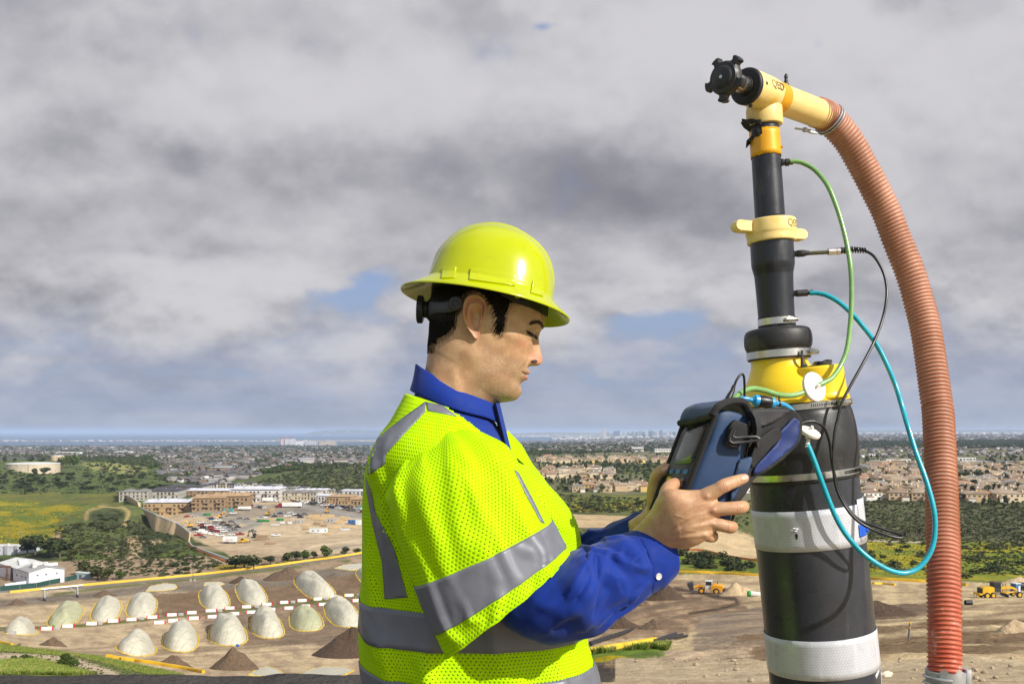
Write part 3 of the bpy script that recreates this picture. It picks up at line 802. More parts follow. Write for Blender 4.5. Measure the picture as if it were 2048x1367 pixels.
 for (y0,y1,r,ang,ps) in ((951,939,110.2,R(62),1.15),(819,808,104.6,R(34),1.0)):
  b = MB(); b.lathe(cas_o,CAX,[(cd(y0),(r - 2) * CM),(cd(y0),r * CM),(cd(y1),r * CM),(cd(y1),(r - 2) * CM)],72)
  cl = b.build('hose_clamp',M_STEEL,W_)
  sl = MB()
  for k in range(16):
   an = ang - .05 - .036 * (k + 1)
   for half in (0,1):
    a2 = an + .016 * half
   c = cas_o + CAX * cd((y0 + y1) / 2) + around(CAX,an) * (r + .35) * CM
   o_ = around(CAX,an); tg = CAX.cross(o_).normalized()
   sl.box(c,(.0012,.0008,.007),Matrix((tg,o_,CAX)).transposed() @ Matrix.Rotation(.25,3,'Y'))
  sl.build('strap_slots',M_RUBBER,cl)
  clamp_screw(cas_o + CAX * cd((y0 + y1) / 2) + around(CAX,ang) * (r + 5) * CM,CAX,around(CAX,ang),cl,ps)
 ringsF = []
 N_ = 64
 for (y,cx,hw) in crv([(806,1591.5,103),(800,1590.5,103.5),(796,1590,101),(784,1587,98),(768,1580,88),(752,1570,72),(738,1562,60),(726,1558.5,55),(712,1557,55)],5):
  c = P(cx,y,YW); x = Vector((1,0,0)); ax = (CAX + UAX).normalized()
  x = (x - ax * x.dot(ax)).normalized(); yv = ax.cross(x)
  ringsF.append([c + (x * math.cos(2 * math.pi * k / N_) + yv * math.sin(2 * math.pi * k / N_)) * hw * CM for k in range(N_)])
 yf = MB().ring_loft(ringsF).build('cap_fitting',M_YELLOW,W_)
 pc = P(1641,797,1.80)
 b = MB(); b.lathe(pc,CAX,smooth_prof([(-.002,.051),(.0,.0535),(.006,.0535),(.012,.0515),(.055,.0497),(.062,.0485),(.0645,.045),(.065,.03)],4),48)
 port = b.build('port_housing',M_YELLOW,yf)
 b = MB()
 for (x,y,sx,sz) in ((1645,727,.030,.009),(1640,733,.036,.006),(1655,722,.012,.006),(1632,729,.008,.010)):
  b.bbox(P(x,y,1.79),(sx,.022,sz),.0015)
 b.build('port_latch',M_BLACKPL,yf)
 b = MB(); b.bbox(P(1604,717,1.785),(.0055,.004,.034),.001); b.bbox(P(1608,731,1.785),(.012,.006,.007),.001); b.build('tie_strap',M_BLACKPL,yf)
 MB().lathe(up_o,UAX,smooth_prof([(ud(719),60 * CM),(ud(717),61 * CM),(ud(700),62 * CM),(ud(694),64.5 * CM),(ud(684),66 * CM),(ud(670),65 * CM),(ud(661),61 * CM),(ud(657),52 * CM),(ud(656),38 * CM),(ud(652),36.5 * CM),(ud(634),36 * CM)],5),64).build('rubber_reducer',M_RUBBER,W_)
 for (y0,y1,r,ang,s) in ((716,702,63,R(58),.9),(650,637,36.8,R(22),.75)):
  b = MB(); b.lathe(up_o,UAX,[(ud(y0),(r - 2) * CM),(ud(y0),r * CM),(ud(y1),r * CM),(ud(y1),(r - 2) * CM)],64)
  cl = b.build('hose_clamp',M_STEEL,W_)
  clamp_screw(up_o + UAX * ud((y0 + y1) / 2) + around(UAX,ang) * (r + 4) * CM,UAX,around(UAX,ang),cl,s)
 MB().lathe(up_o,UAX,smooth_prof([(ud(655),35 * CM),(ud(600),36 * CM),(ud(556),37.5 * CM),(ud(547),38.5 * CM),(ud(538),40.5 * CM),(ud(530),42 * CM),(ud(520),42.2 * CM),(ud(482),42 * CM)],6),48).build('lower_pipe',M_BLACKP,W_)
 MB().lathe(up_o,UAX,[(ud(445),35 * CM),(ud(440),36 * CM),(ud(437),33 * CM),(ud(434),29.4 * CM),(ud(330),28.6 * CM),(ud(236),28.4 * CM)],48).build('upper_pipe',M_BLACKP,W_)
 band_uv('orange_tape_band',up_o,UAX,ud(315),ud(263),29.3 * CM,M_ORTAPE,W_,64,rag=.0008)
 uc = P(1543,463,YW)
 b = MB(); b.lathe(up_o,UAX,smooth_prof([(ud(486),45 * CM),(ud(484),47.5 * CM),(ud(472),48 * CM),(ud(466),49.5 * CM),(ud(447),49.5 * CM),(ud(442),48 * CM),(ud(441),40 * CM),(ud(441),30 * CM)],4),56)
 uw = b.build('union_collar',M_CREAM,W_)
 for sgn,ln,yy,dirv_ in ((-1,.050,459,Vector((-1,-.32,.02))),(1,.040,466,Vector((1,.32,.0)))):
  dv = dirv_.normalized(); s0 = P(1543,yy,YW) + dv * .040
  side = UAX.cross(dv).normalized(); rot = Matrix((dv,side,dv.cross(side))).transposed()
  b = MB()
  prof = []
  L,hw_,hz = ln,.012,.0115
  outl = [(-.012,-hz)] + [(L - hz + hz * math.cos(t),hz * math.sin(t)) for t in np.linspace(-math.pi / 2,math.pi / 2,9)] + [(-.012,hz)]
  for sy in (-1,-.8,.8,1):
   k = 1 if abs(sy) < .9 else .88
   prof.append([s0 + rot @ Vector((x if x < 0 else x * (1 if abs(sy) < .9 else .985),sy * hw_,z * k)) for x,z in outl])
  b.ring_loft(prof); b.build('wing',M_CREAM,uw)
 D = P(1496,174,1.79); E = P(1642,229,1.985); TA = (E - D).normalized(); Lt = (E - D).length
 xd = Vector((0,0,1))
 J = P(1527,226,YW)
 tee = MB()
 tee.lathe(D,TA,smooth_prof([(.0,.0335),(.006,.0350),(.05,.0345),(.072,.0335),(.083,.0325)],4),48)
 sock_o = P(1530,252,YW); sock_t = P(1525,190,YW)
 SA = UAX
 tee.lathe(sock_o,SA,[(-.001,.0295),(0,.0345),(.004,.0362),(.034,.0362),(.040,.0342),(.062,.0335)],48)
 te = tee.build('tee_fitting',M_CREAM,W_)
 MB().lathe(D,TA,[(.075,.0300),(Lt + .02,.0300)],40).build('outlet_pipe',M_CREAM,W_)
 band_uv('orange_tape_band',D,TA,.084,.118,.0308,M_ORTAPE,W_,64)
 MB().lathe(D,TA,smooth_prof([(-.011,.026),(-.010,.0335),(-.007,.0358),(-.001,.0358),(.001,.034)],3),48).build('gasket',M_RUBBER,te)
 MB().lathe(D,TA,[(-.070,.0165),(-.010,.0170),(-.008,.019)],32).build('valve_stem',M_STEEL,te)
 MB().lathe(D,TA,[(-.014,.0185),(-.008,.0195)],32).build('stem_collar',M_BLACKPL,te)
 st = MB(); st.lathe(D,TA,[(-.040,.0171),(-.026,.0173)],24,xdir=(0,-1,0))
 kn = MB(); kc = D - TA * .084
 x = (xd - TA * xd.dot(TA)).normalized(); y = TA.cross(x)
 out = []
 nl = 5
 for k in range(nl):
  a0 = 2 * math.pi * k / nl + .78
  for (da,r) in ((-.36,.0318),(-.22,.0328),(-.15,.038),(-.20,.0435),(-.10,.0448),(.10,.0448),(.20,.0435),(.15,.038),(.22,.0328),(.36,.0318),(.50,.0318),(.63,.0318),(.76,.0318)):
   out.append((a0 + da,r))
 rings = []
 for d,k in ((.016,.94),(.0145,1.0),(.001,1.0),(-.001,.95)):
  rings.append([kc + TA * d + (x * math.cos(a) + y * math.sin(a)) * r * k for a,r in out])
 kn.ring_loft(rings)
 kn.lathe(kc,TA,[(-.001,.0305),(-.004,.029),(-.0048,.0225),(-.0075,.0200),(-.0085,.0185),(-.0088,.0001)],40)
 kb = kn.build('valve_knob',M_BLACKPL,te)
 MB().lathe(kc,TA,[(-.0105,.0032),(-.007,.0038)],12).build('knob_bolt',M_STEEL,kb)
 for px,py in ((1532,167),(1501,211)):
  b = MB()
  nn = -(P(px,py,2) - P(px,py,1)).normalized()
  ctr = P(px,py,1.775)
  b.lathe(ctr,nn,[(-.004,.0042),(.002,.0042),(.0045,.0028)],12)
  b.build('screw_head',M_BLACKPL,te)
 nb = P(1572,172,1.88)
 MB().lathe(nb,Vector((0,0,1)),smooth_prof([(-.01,.004),(0,.0062),(.004,.0062),(.0045,.0045),(.010,.0045),(.0105,.0034),(.017,.0034),(.018,.0042),(.022,.0034),(.025,.002)],2),12).build('nipple',M_BLACKPL,te)
 def lettering(txt,o,ax,d_mid,r,ang_mid,size,par,flip=1):
  cu = bpy.data.curves.new('lettering','FONT'); cu.body = txt; cu.size = size; cu.extrude = .0007; cu.align_x = 'CENTER'; cu.align_y = 'CENTER'
  ob = bpy.data.objects.new('lettering',cu); COL.objects.link(ob)
  dg = bpy.context.evaluated_depsgraph_get()
  me = bpy.data.meshes.new_from_object(ob.evaluated_get(dg))
  bpy.data.objects.remove(ob)
  vs = []
  for v in me.vertices:
   an = ang_mid(v.co.x,v.co.y)
   vs.append(an(v.co.z) if callable(an) else an)
  fs = [tuple(p.vertices) for p in me.polygons]
  bpy.data.meshes.remove(me)
  o_ = mesh_obj('lettering',vs,fs,pmat('lettering_brown',(.22,.15,.05),.6),None,False)
  set_parent(o_,par); return o_
 vv_ = Vector((0,-1,0)); e1 = (vv_ - TA * vv_.dot(TA)).normalized(); e2 = TA.cross(e1)
 if e2.z < 0: e2 = -e2
 lettering('QED',D,TA,0,.035,lambda lx,ly: (lambda lz: D + TA * (.056 + lx) + (e1 * math.cos(ly / .035 + .12) + e2 * math.sin(ly / .035 + .12)) * (.0346 + lz)),.023,te)
 ue1 = around(UAX,0); ue2 = around(UAX,math.pi / 2)
 lettering('QED',up_o,UAX,0,.05,lambda lx,ly: (lambda lz: up_o + UAX * (ud(456) + ly) + around(UAX,R(47) + lx / (49.5 * CM)) * (49.4 * CM + lz)),.020,uw)
 vs = []; fs = []
 for i in range(9):
  for k in range(6):
   an = R(-95) + R(14) * k; y = 236 + i * 7 + (k * 3 if i < 2 else 0) - (k * 5 if i > 6 else 0)
   rr2 = (30.5 + 9 * math.sin(i * .9 + k) * (1 if k in (0,1) else .3) + (7 if i < 2 else 0)) * CM
   vs.append(up_o + UAX * ud(y + rnd.uniform(-2,2)) + around(UAX,an) * rr2)
 for i in range(8):
  for k in range(5):
   q = i * 6 + k; fs.append((q,q + 1,q + 7,q + 6))
 o_ = mesh_obj('torn_tape',vs,fs,M_RUBBER,None,False); s_ = o_.modifiers.new('t','SOLIDIFY'); s_.thickness = .0012
 set_parent(o_,W_)
 b = MB(); b.add([P(1560,289,1.84),P(1568,295,1.83),P(1560,297,1.84),P(1556,293,1.84)],[(0,1,2,3)]); b.build('tape_flake',M_ORTAPE,W_)
 def fitting(px,py,Y,ax,prof,mat=M_BLACKPL,name='sample_port'):
  return MB().lathe(P(px,py,Y),ax,prof,16).build(name,mat,W_)
 fitting(1560,325,1.845,(1,-.06,0),[(-.01,.004),(.002,.0045),(.0025,.0075),(.006,.0075),(.0065,.006),(.010,.006),(.0105,.0075),(.018,.0075),(.0185,.0052),(.026,.005)])
 fitting(1584,508,1.845,(1,-.06,.06),[(-.01,.006),(.010,.0062),(.0105,.0072),(.024,.0072),(.0245,.0060),(.028,.006),(.0285,.0052),(.034,.005)])
 fitting(1584,587,1.845,(1,-.06,.05),[(-.01,.006),(.008,.006),(.0085,.0070),(.031,.0070),(.0315,.005),(.038,.0045),(.0385,.0058),(.042,.0055)])
 return W_
WELL = build_well()
def ptube(name,ctrl,rad,mat,parent=None,per=8,n=12):
 o = MB().tube(pcurve(ctrl,per),rad,n).build(name,mat,parent)
 return o
def tubemat(name,col,tr=.35):
 m = pmat(name,col,.28,.10,25,spec=.5,coat=.3)
 b = m.node_tree.nodes['Principled BSDF']
 b.inputs['Subsurface Weight'].default_value = .5
 b.inputs['Subsurface Radius'].default_value = (.004,.006,.005)
 return m
M_GREEN = tubemat('green_tube',(.20,.38,.12)); M_TEAL = tubemat('teal_tube',(.01,.42,.44)); M_TEAL2 = tubemat('blue_teal_tube',(.008,.36,.46))
M_CABLE = pmat('black_cable',(.012,.012,.013),.35,.2,40)
M_FILTER = pmat('milky_plastic',(.72,.70,.64),.4,.06,30,sss=.4)
def filter_disc(c,nrm,r,parent,name='filter_disc'):
 b = MB()
 b.lathe(c,nrm,[(-.013,.0028),(-.006,.0034),(-.0055,.0055),(-.0045,.010),(-.0040,r * .90),(-.0030,r * .985),(-.0022,r),(.0022,r),(.003,r * .985),(.004,r * .90),(.0045,.010),(.0055,.0055),(.006,.0034),(.013,.0028)],40)
 a = Vector(nrm).normalized(); h = Vector((0,0,1)); x = (h - a * h.dot(a)).normalized(); y = a.cross(x)
 for k in range(16):
  t = 2 * math.pi * k / 16; d = x * math.cos(t) + y * math.sin(t)
  for s in (-1,1):
   b.tube([c + d * .008 + a * s * .0046,c + d * r * .86 + a * s * .0042],.0005,5)
 return b.build(name,M_FILTER,parent)
def build_tubes():
 d1 = (1628,773.5,1.700)
 g = empty('green_sample_tube',P(1586,323,1.84),'pale green rubber tube from the upper port through a white filter disc to the meter','tube')
 ptube('upper_tube',[(1580,323,1.842),(1592,323,1.84),(1608,327,1.835),(1631,341,1.82),(1654,369,1.80),(1670,405,1.79),(1683,445,1.78),(1694,490,1.77),(1701,535,1.76),(1703,585,1.755),(1701,640,1.75),(1694,697,1.74),(1681,731,1.73),(1664,755,1.715),(1645,766,1.705),(1634,771,1.702)],.0047,M_GREEN,g)
 ptube('lower_tube',[(1621,776,1.697),(1610,783,1.69),(1586,790,1.68),(1558,789,1.67),(1528,780,1.66),(1503,776.5,1.645),(1482,785,1.63),(1468,798,1.615),(1463,812,1.61)],.0050,M_GREEN,g)
 filter_disc(P(*d1),Vector((.50,-.82,.22)),.0290,g)
 t = empty('teal_sample_tube',P(1626,586,1.83),'long turquoise tube looping from the lower port past the orange hose to a filter disc','tube')
 ptube('tube_length',[(1620,586,1.835),(1634,586,1.83),(1654,590.5,1.82),(1678,604,1.81),(1703,626,1.80),(1727,653.6,1.79),(1752,687,1.775),(1773,727,1.76),(1792,773,1.74),(1804,812,1.73),(1815,850,1.71),(1832,905,1.69),(1852,960,1.67),(1867,1016,1.655),(1870,1060,1.65),(1862,1100,1.645),(1840,1132,1.64),(1812,1145,1.635),(1780,1140,1.63),(1744,1120,1.63),(1712,1092,1.635),(1684,1056,1.64),(1664,1016,1.645),(1644,964,1.65),(1628,920,1.655),(1615,888,1.66)],.0048,M_TEAL2,t)
 filter_disc(P(1619,864,1.668),Vector((.28,-.42,.86)),.0205,t)
 MB().lathe(P(1615,890,1.66),P(1619,866,1.668) - P(1615,890,1.66),[(-.004,.0042),(.006,.0038),(.012,.0030),(.024,.0028)],12).build('tube_barb',M_FILTER,t)
 s = empty('water_trap_tube',P(1524,803,1.62),'short clear blue tube with black inline filter above the meter bag','tube')
 clear = tubemat('clear_blue',(.03,.33,.62))
 ptube('tube_length',[(1470,808,1.615),(1480,799,1.615),(1492,797,1.617),(1504,800,1.62)],.0045,clear,s)
 A_,B_ = P(1503,799,1.62),P(1556,807,1.63); ax = (B_ - A_)
 MB().lathe(A_,ax,smooth_prof([(0,.004),(.003,.007),(.005,.010),(.010,.0105),(.040,.0105),(.044,.0085),(.048,.005)],3),20).build('inline_filter',clear,s)
 MB().lathe(A_,ax,[(.013,.0108),(.014,.0112),(.036,.0112),(.037,.0108)],20).build('filter_sleeve',M_CABLE,s)
 ptube('tube_length',[(1552,806,1.63),(1566,808,1.635),(1578,815,1.64),(1590,828,1.65)],.0045,clear,s)
 b = MB(); b.lathe(P(1557,806,1.632),ax,[(0,.0060),(.003,.0060)],12); b.box(P(1558,797,1.63),(.0025,.002,.009)); b.build('cable_tie',M_CABLE,s)
 p = empty('probe_cable',P(1612,506,1.84),'thin black probe cable with steel coupler hanging in a long loop beside the well','cable')
 MB().lathe(P(1606,507,1.843),Vector((1,-.06,.045)),[(0,.0042),(.052,.0040)],12).build('tube_stub',M_BRASS,p)
 MB().lathe(P(1655,503.5,1.842),Vector((1,-.05,.05)),[(0,.0052),(.001,.0075),(.010,.0075),(.0102,.0068),(.018,.0068),(.0182,.0075),(.025,.0072)],16).build('coupler',M_STEEL,p)
 MB().lathe(P(1680,501,1.841),Vector((1,-.05,.05)),[(0,.006),(.004,.007),(.0042,.0055),(.008,.0055),(.0082,.007),(.012,.007),(.0122,.005),(.018,.004)],14).build('gland',M_BLACKPL,p)
 hel = []; a0 = P(1697,499,1.84); a1 = P(1733,501,1.84)
 for i in range(121):
  t_ = i / 120; an = 2 * math.pi * 7 * t_; c = a0.lerp(a1,t_); r_ = .0058 * (1 - .25 * t_)
  hel.append(c + Vector((0,math.cos(an) * r_,math.sin(an) * r_)))
 MB().tube(hel,.0013,6).build('strain_relief',M_CABLE,p)
 ptube('cable_length',[(1695,499,1.84),(1718,499,1.84),(1734,503,1.838),(1750,515,1.83),(1766,543,1.82),(1773,574,1.81),(1772,604,1.80),(1764,641,1.79),(1749,681,1.77),(1727,724,1.75),(1703,767,1.735),(1684,804,1.725),(1675,838,1.72),(1669,868,1.715),(1666,920,1.71),(1672,972,1.705),(1688,1008,1.70),(1712,1038,1.69),(1744,1058,1.685),(1776,1070,1.68),(1798,1075,1.68),(1806,1073,1.683),(1800,1068,1.687),(1784,1063,1.69),(1752,1052,1.695),(1722,1040,1.70),(1700,1020,1.705),(1681,988,1.71),(1671,956,1.712),(1664,924,1.712),(1659,884,1.71),(1648,855,1.70),(1630,843,1.695),(1612,843,1.69),(1596,850,1.68)],.0028,M_CABLE,p,8,10)
 c = empty('charger_cable',P(1466,780,1.6),'short black cable with moulded plug arching out of the meter bag','cable')
 ptube('cable_length',[(1467,776,1.60),(1472,762,1.60),(1479,751,1.603),(1485,748,1.607),(1488,754,1.61),(1489,770,1.615),(1489,790,1.62),(1490,808,1.625)],.0022,M_CABLE,c)
 MB().tube([P(1455,801,1.595),P(1460,790,1.597),P(1465,781,1.60),P(1468,770,1.60)],[.0062,.0052,.0042,.003],12).build('plug',M_CABLE,c)
build_tubes()
def build_hose():
 h = empty('corrugated_hose',P(1890,1340,1.75),'faded orange corrugated suction hose arching down from the top of the gas well','hose')
 ctrl = [(1632,224,1.972),(1652,232,1.995),(1671,250,2.01),(1697,281,2.02),(1725,330,2.03),(1751,380,2.035),(1772,423,2.04),(1794,480,2.04),(1819.5,543,2.03),(1838,605,2.02),(1853,666,2.0),(1871,789,1.96),(1877,840,1.94),(1884.6,1020,1.86),(1888,1180,1.79),(1890,1340,1.745),(1891,1440,1.725)]
 pts = pcurve(ctrl,30)
 L = [0]
 for a,b in zip(pts[:-1],pts[1:]): L.append(L[-1] + (b - a).length)
 tot = L[-1]; pitch = .0088; sub = 8; n = int(tot / pitch * sub)
 out = []; j = 0
 for i in range(n + 1):
  s = tot * i / n
  while j < len(L) - 2 and L[j + 1] < s: j += 1
  out.append(pts[j].lerp(pts[j + 1],(s - L[j]) / max(L[j + 1] - L[j],1e-9)))
 rad = []
 for i in range(n + 1):
  t = (i % sub) / sub
  w = math.exp(-((t - .5) / .2) ** 2)
  rad.append(.0296 + .0032 * w)
 m = bpy.data.materials.new('orange_hose'); m.use_nodes = True
 N = NT(m.node_tree); bs = m.node_tree.nodes['Principled BSDF']
 geo = N.n('ShaderNodeTexCoord').outputs['Object']
 rib = N.n('ShaderNodeVertexColor',layer_name='rib').outputs[0]
 rr,rg,rb = N.sep(rib)
 nz = N.noise(geo,30,6,.7); nz2 = N.noise(N.vm('MULTIPLY',geo,(1,1,.35)),14,5,.6)
 valley = (.24,.09,.05,1); ridge = (.54,.135,.05,1)  # valley tone: hose brown, darkened further to stand for rib shadows
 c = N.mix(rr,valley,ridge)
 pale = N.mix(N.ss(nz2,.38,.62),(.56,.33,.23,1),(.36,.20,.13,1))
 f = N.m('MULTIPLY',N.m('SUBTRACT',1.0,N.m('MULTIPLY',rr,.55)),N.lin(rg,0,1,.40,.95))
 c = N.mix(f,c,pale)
 red = N.m('MULTIPLY',N.m('SUBTRACT',1.0,N.ss(rg,.06,.34)),.85)
 c = N.mix(red,c,N.mix(N.ss(nz,.35,.65),(.42,.055,.025,1),(.50,.12,.06,1)))
 spl = N.m('MULTIPLY',N.ss(nz,.56,.66),N.m('SUBTRACT',1.0,N.ss(rg,.03,.22)))
 c = N.mix(N.m('MULTIPLY',spl,.8),c,(.62,.60,.56,1))
 N.link(c,bs.inputs['Base Color']); bs.inputs['Roughness'].default_value = .5
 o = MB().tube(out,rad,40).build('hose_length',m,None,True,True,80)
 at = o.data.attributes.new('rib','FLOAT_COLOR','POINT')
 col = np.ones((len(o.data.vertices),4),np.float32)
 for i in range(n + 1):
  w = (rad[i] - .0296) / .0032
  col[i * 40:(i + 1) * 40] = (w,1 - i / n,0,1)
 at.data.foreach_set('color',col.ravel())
 set_parent(o,h)
 b = MB(); c0 = P(1660,240,2.003); ax = (P(1671,250,2.01) - P(1652,232,1.995)).normalized()
 for d in (-.004,.003):
  x = Vector((0,0,1)); x = (x - ax * x.dot(ax)).normalized(); y = ax.cross(x)
  b.tube([c0 + ax * d + (x * math.cos(t) + y * math.sin(t)) * .0345 for t in np.linspace(0,2 * math.pi,40)],.0022,8)
 b.lathe(P(1590,257,1.96),P(1625,262,1.975) - P(1590,257,1.96),[(0,.0022),(.022,.0022),(.0225,.0055),(.028,.0055),(.0285,.003),(.04,.003)],10)
 b.tube([P(1612,260,1.97),P(1622,265,1.97),P(1634,267,1.975)],[.004,.003,.002],8)
 b.build('wire_clamp',M_GALV,h)
 b = MB(); fc = P(1891,1352,1.742)
 b.lathe(fc,(0,0,1),[(-.07,.036),(.012,.0365),(.0125,.0345)],40)
 b.bbox(fc + Vector((.036,-.006,-.02)),(.010,.028,.075),.002)
 vs = []; fs = []
 for i in range(7):
  for k in range(7):
   an = R(-40) + R(13) * k
   vs.append(fc + Vector((math.sin(an) * .039,-math.cos(an) * .039,.018 - i * .009 + .006 * math.sin(k * 1.9 + i))))
 for i in range(6):
  for k in range(6): q = i * 7 + k; fs.append((q,q + 1,q + 8,q + 7))
 b.add(vs,fs)
 b.build('foot_clamp',M_GALV,h)
 b = MB()
 for k in range(2):
  c0 = fc + Vector((0,0,.002 - .012 * k))
  b.tube([c0 + Vector((math.sin(t) * .0395,-math.cos(t) * .0395,0)) for t in np.linspace(R(-100),R(-8),16)],.003,8)
 b.build('wire_clamp',M_GALV,h)
 r = MB().lathe((fc.x,fc.y,0),(0,0,1),[(-.05,.03),(fc.z - .05,.03)],32).build('riser_pipe',M_CREAM)
 props(r,'upright plastic riser pipe under the foot of the orange hose','pipe')
build_hose()
# ------------------------------------------------------------------ the worker
M_SKIN = None
def make_skin():
 m = bpy.data.materials.new('skin'); m.use_nodes = True
 N = NT(m.node_tree); b = m.node_tree.nodes['Principled BSDF']
 tc = N.n('ShaderNodeTexCoord').outputs['Object']
 n1 = N.noise(tc,45,5,.6); n2 = N.noise(tc,260,4,.6); n3 = N.noise(tc,900,3,.6)
 c = N.mix(N.ss(n1,.35,.65),(.52,.325,.18,1),(.43,.24,.128,1))
 c = N.mix(N.m('MULTIPLY',N.ss(n2,.60,.72),.55),c,(.34,.17,.10,1))
 tint = N.n('ShaderNodeVertexColor',layer_name='tint').outputs[0]
 tr,tg,tb = N.sep(tint)
 c = N.mix(N.m('MULTIPLY',tr,.75),c,(.52,.17,.105,1))
 c = N.mix(N.m('MULTIPLY',N.m('MULTIPLY',tg,N.ss(n3,.42,.58)),.58),c,(.11,.085,.075,1))
 c = N.mix(N.m('MULTIPLY',tb,.8),c,(.42,.165,.125,1))
 N.link(c,b.inputs['Base Color'])
 N.put(b.inputs['Roughness'],N.lin(n2,.3,.7,.34,.52))
 b.inputs['Specular IOR Level'].default_value = .42
 b.inputs['Subsurface Weight'].default_value = .22
 b.inputs['Subsurface Radius'].default_value = (.009,.004,.002)
 b.inputs['Subsurface Scale'].default_value = .6
 bn = N.n('ShaderNodeBump'); bn.inputs['Strength'].default_value = .45; bn.inputs['Distance'].default_value = .0014
 N.link(N.noise(tc,420,6,.65),bn.inputs['Height']); N.link(bn.outputs[0],b.inputs['Normal'])
 return m
M_SKIN = make_skin()
M_CREASE = pmat('skin_fold',(.36,.19,.115),.6)
M_HAIR = pmat('dark_hair',(.020,.013,.009),.34,.35,60,spec=.45)
M_HELMET = pmat('helmet_lime',(.40,.45,.0005),.17,.02,6,spec=.4,coat=.2,rvar=.04,col2=(.34,.36,.01),c2lo=.58,c2hi=.8,c2scale=22)
M_HELMIN = pmat('helmet_lime_inside',(.44,.52,.001),.35,.03,6)
M_SHIRT = pmat('blue_cotton',(.0015,.024,.22),.75,.10,60,.25,900,sheen=.12,spec=.25,bdist=.0006)
M_JEANS = pmat('dark_denim',(.02,.028,.05),.8,.2,120,.2,900)
M_STRIP = pmat('grey_retroreflective',(.155,.162,.19),.45,.07,30,.12,500,metal=.1,bdist=.0006)
M_BUTTON = pmat('pearl_button',(.62,.62,.60),.3,.1,80)
def make_vest():
 m = bpy.data.materials.new('lime_mesh_fabric'); m.use_nodes = True
 N = NT(m.node_tree); b = m.node_tree.nodes['Principled BSDF']; out = m.node_tree.nodes['Material Output']
 uv = N.n('ShaderNodeUVMap').outputs[0]; ux,uy,_ = N.sep(uv)
 d,h = hexgrid(N,ux,N.m('MULTIPLY',uy,.90),.0061)
 solid = N.n('ShaderNodeVertexColor',layer_name='solid').outputs[0]
 sr,sg,sb = N.sep(solid)
 hole = N.m('MULTIPLY',N.m('SUBTRACT',1.0,N.ss(d,.012,.038)),N.m('SUBTRACT',1.0,sr))
 n1 = N.noise(uv,25,5,.6)
 c = N.mix(N.ss(n1,.3,.7),(.50,.84,.0015,1),(.55,.88,.002,1))
 N.link(c,b.inputs['Base Color']); b.inputs['Roughness'].default_value = .7
 b.inputs['Specular IOR Level'].default_value = .12
 bn = N.n('ShaderNodeBump'); bn.inputs['Strength'].default_value = .5; bn.inputs['Distance'].default_value = .0012
 N.link(N.ss(d,.02,.16),bn.inputs['Height']); N.link(bn.outputs[0],b.inputs['Normal'])
 tr = N.n('ShaderNodeBsdfTransparent'); mx = N.n('ShaderNodeMixShader')
 tl = N.n('ShaderNodeBsdfTranslucent'); N.link(c,tl.inputs[0]); mt = N.n('ShaderNodeMixShader'); mt.inputs[0].default_value = .18
 N.link(b.outputs[0],mt.inputs[1]); N.link(tl.outputs[0],mt.inputs[2])
 N.link(hole,mx.inputs[0]); N.link(mt.outputs[0],mx.inputs[1]); N.link(tr.outputs[0],mx.inputs[2])
 N.link(mx.outputs[0],out.inputs['Surface'])
 return m
M_VEST = make_vest()
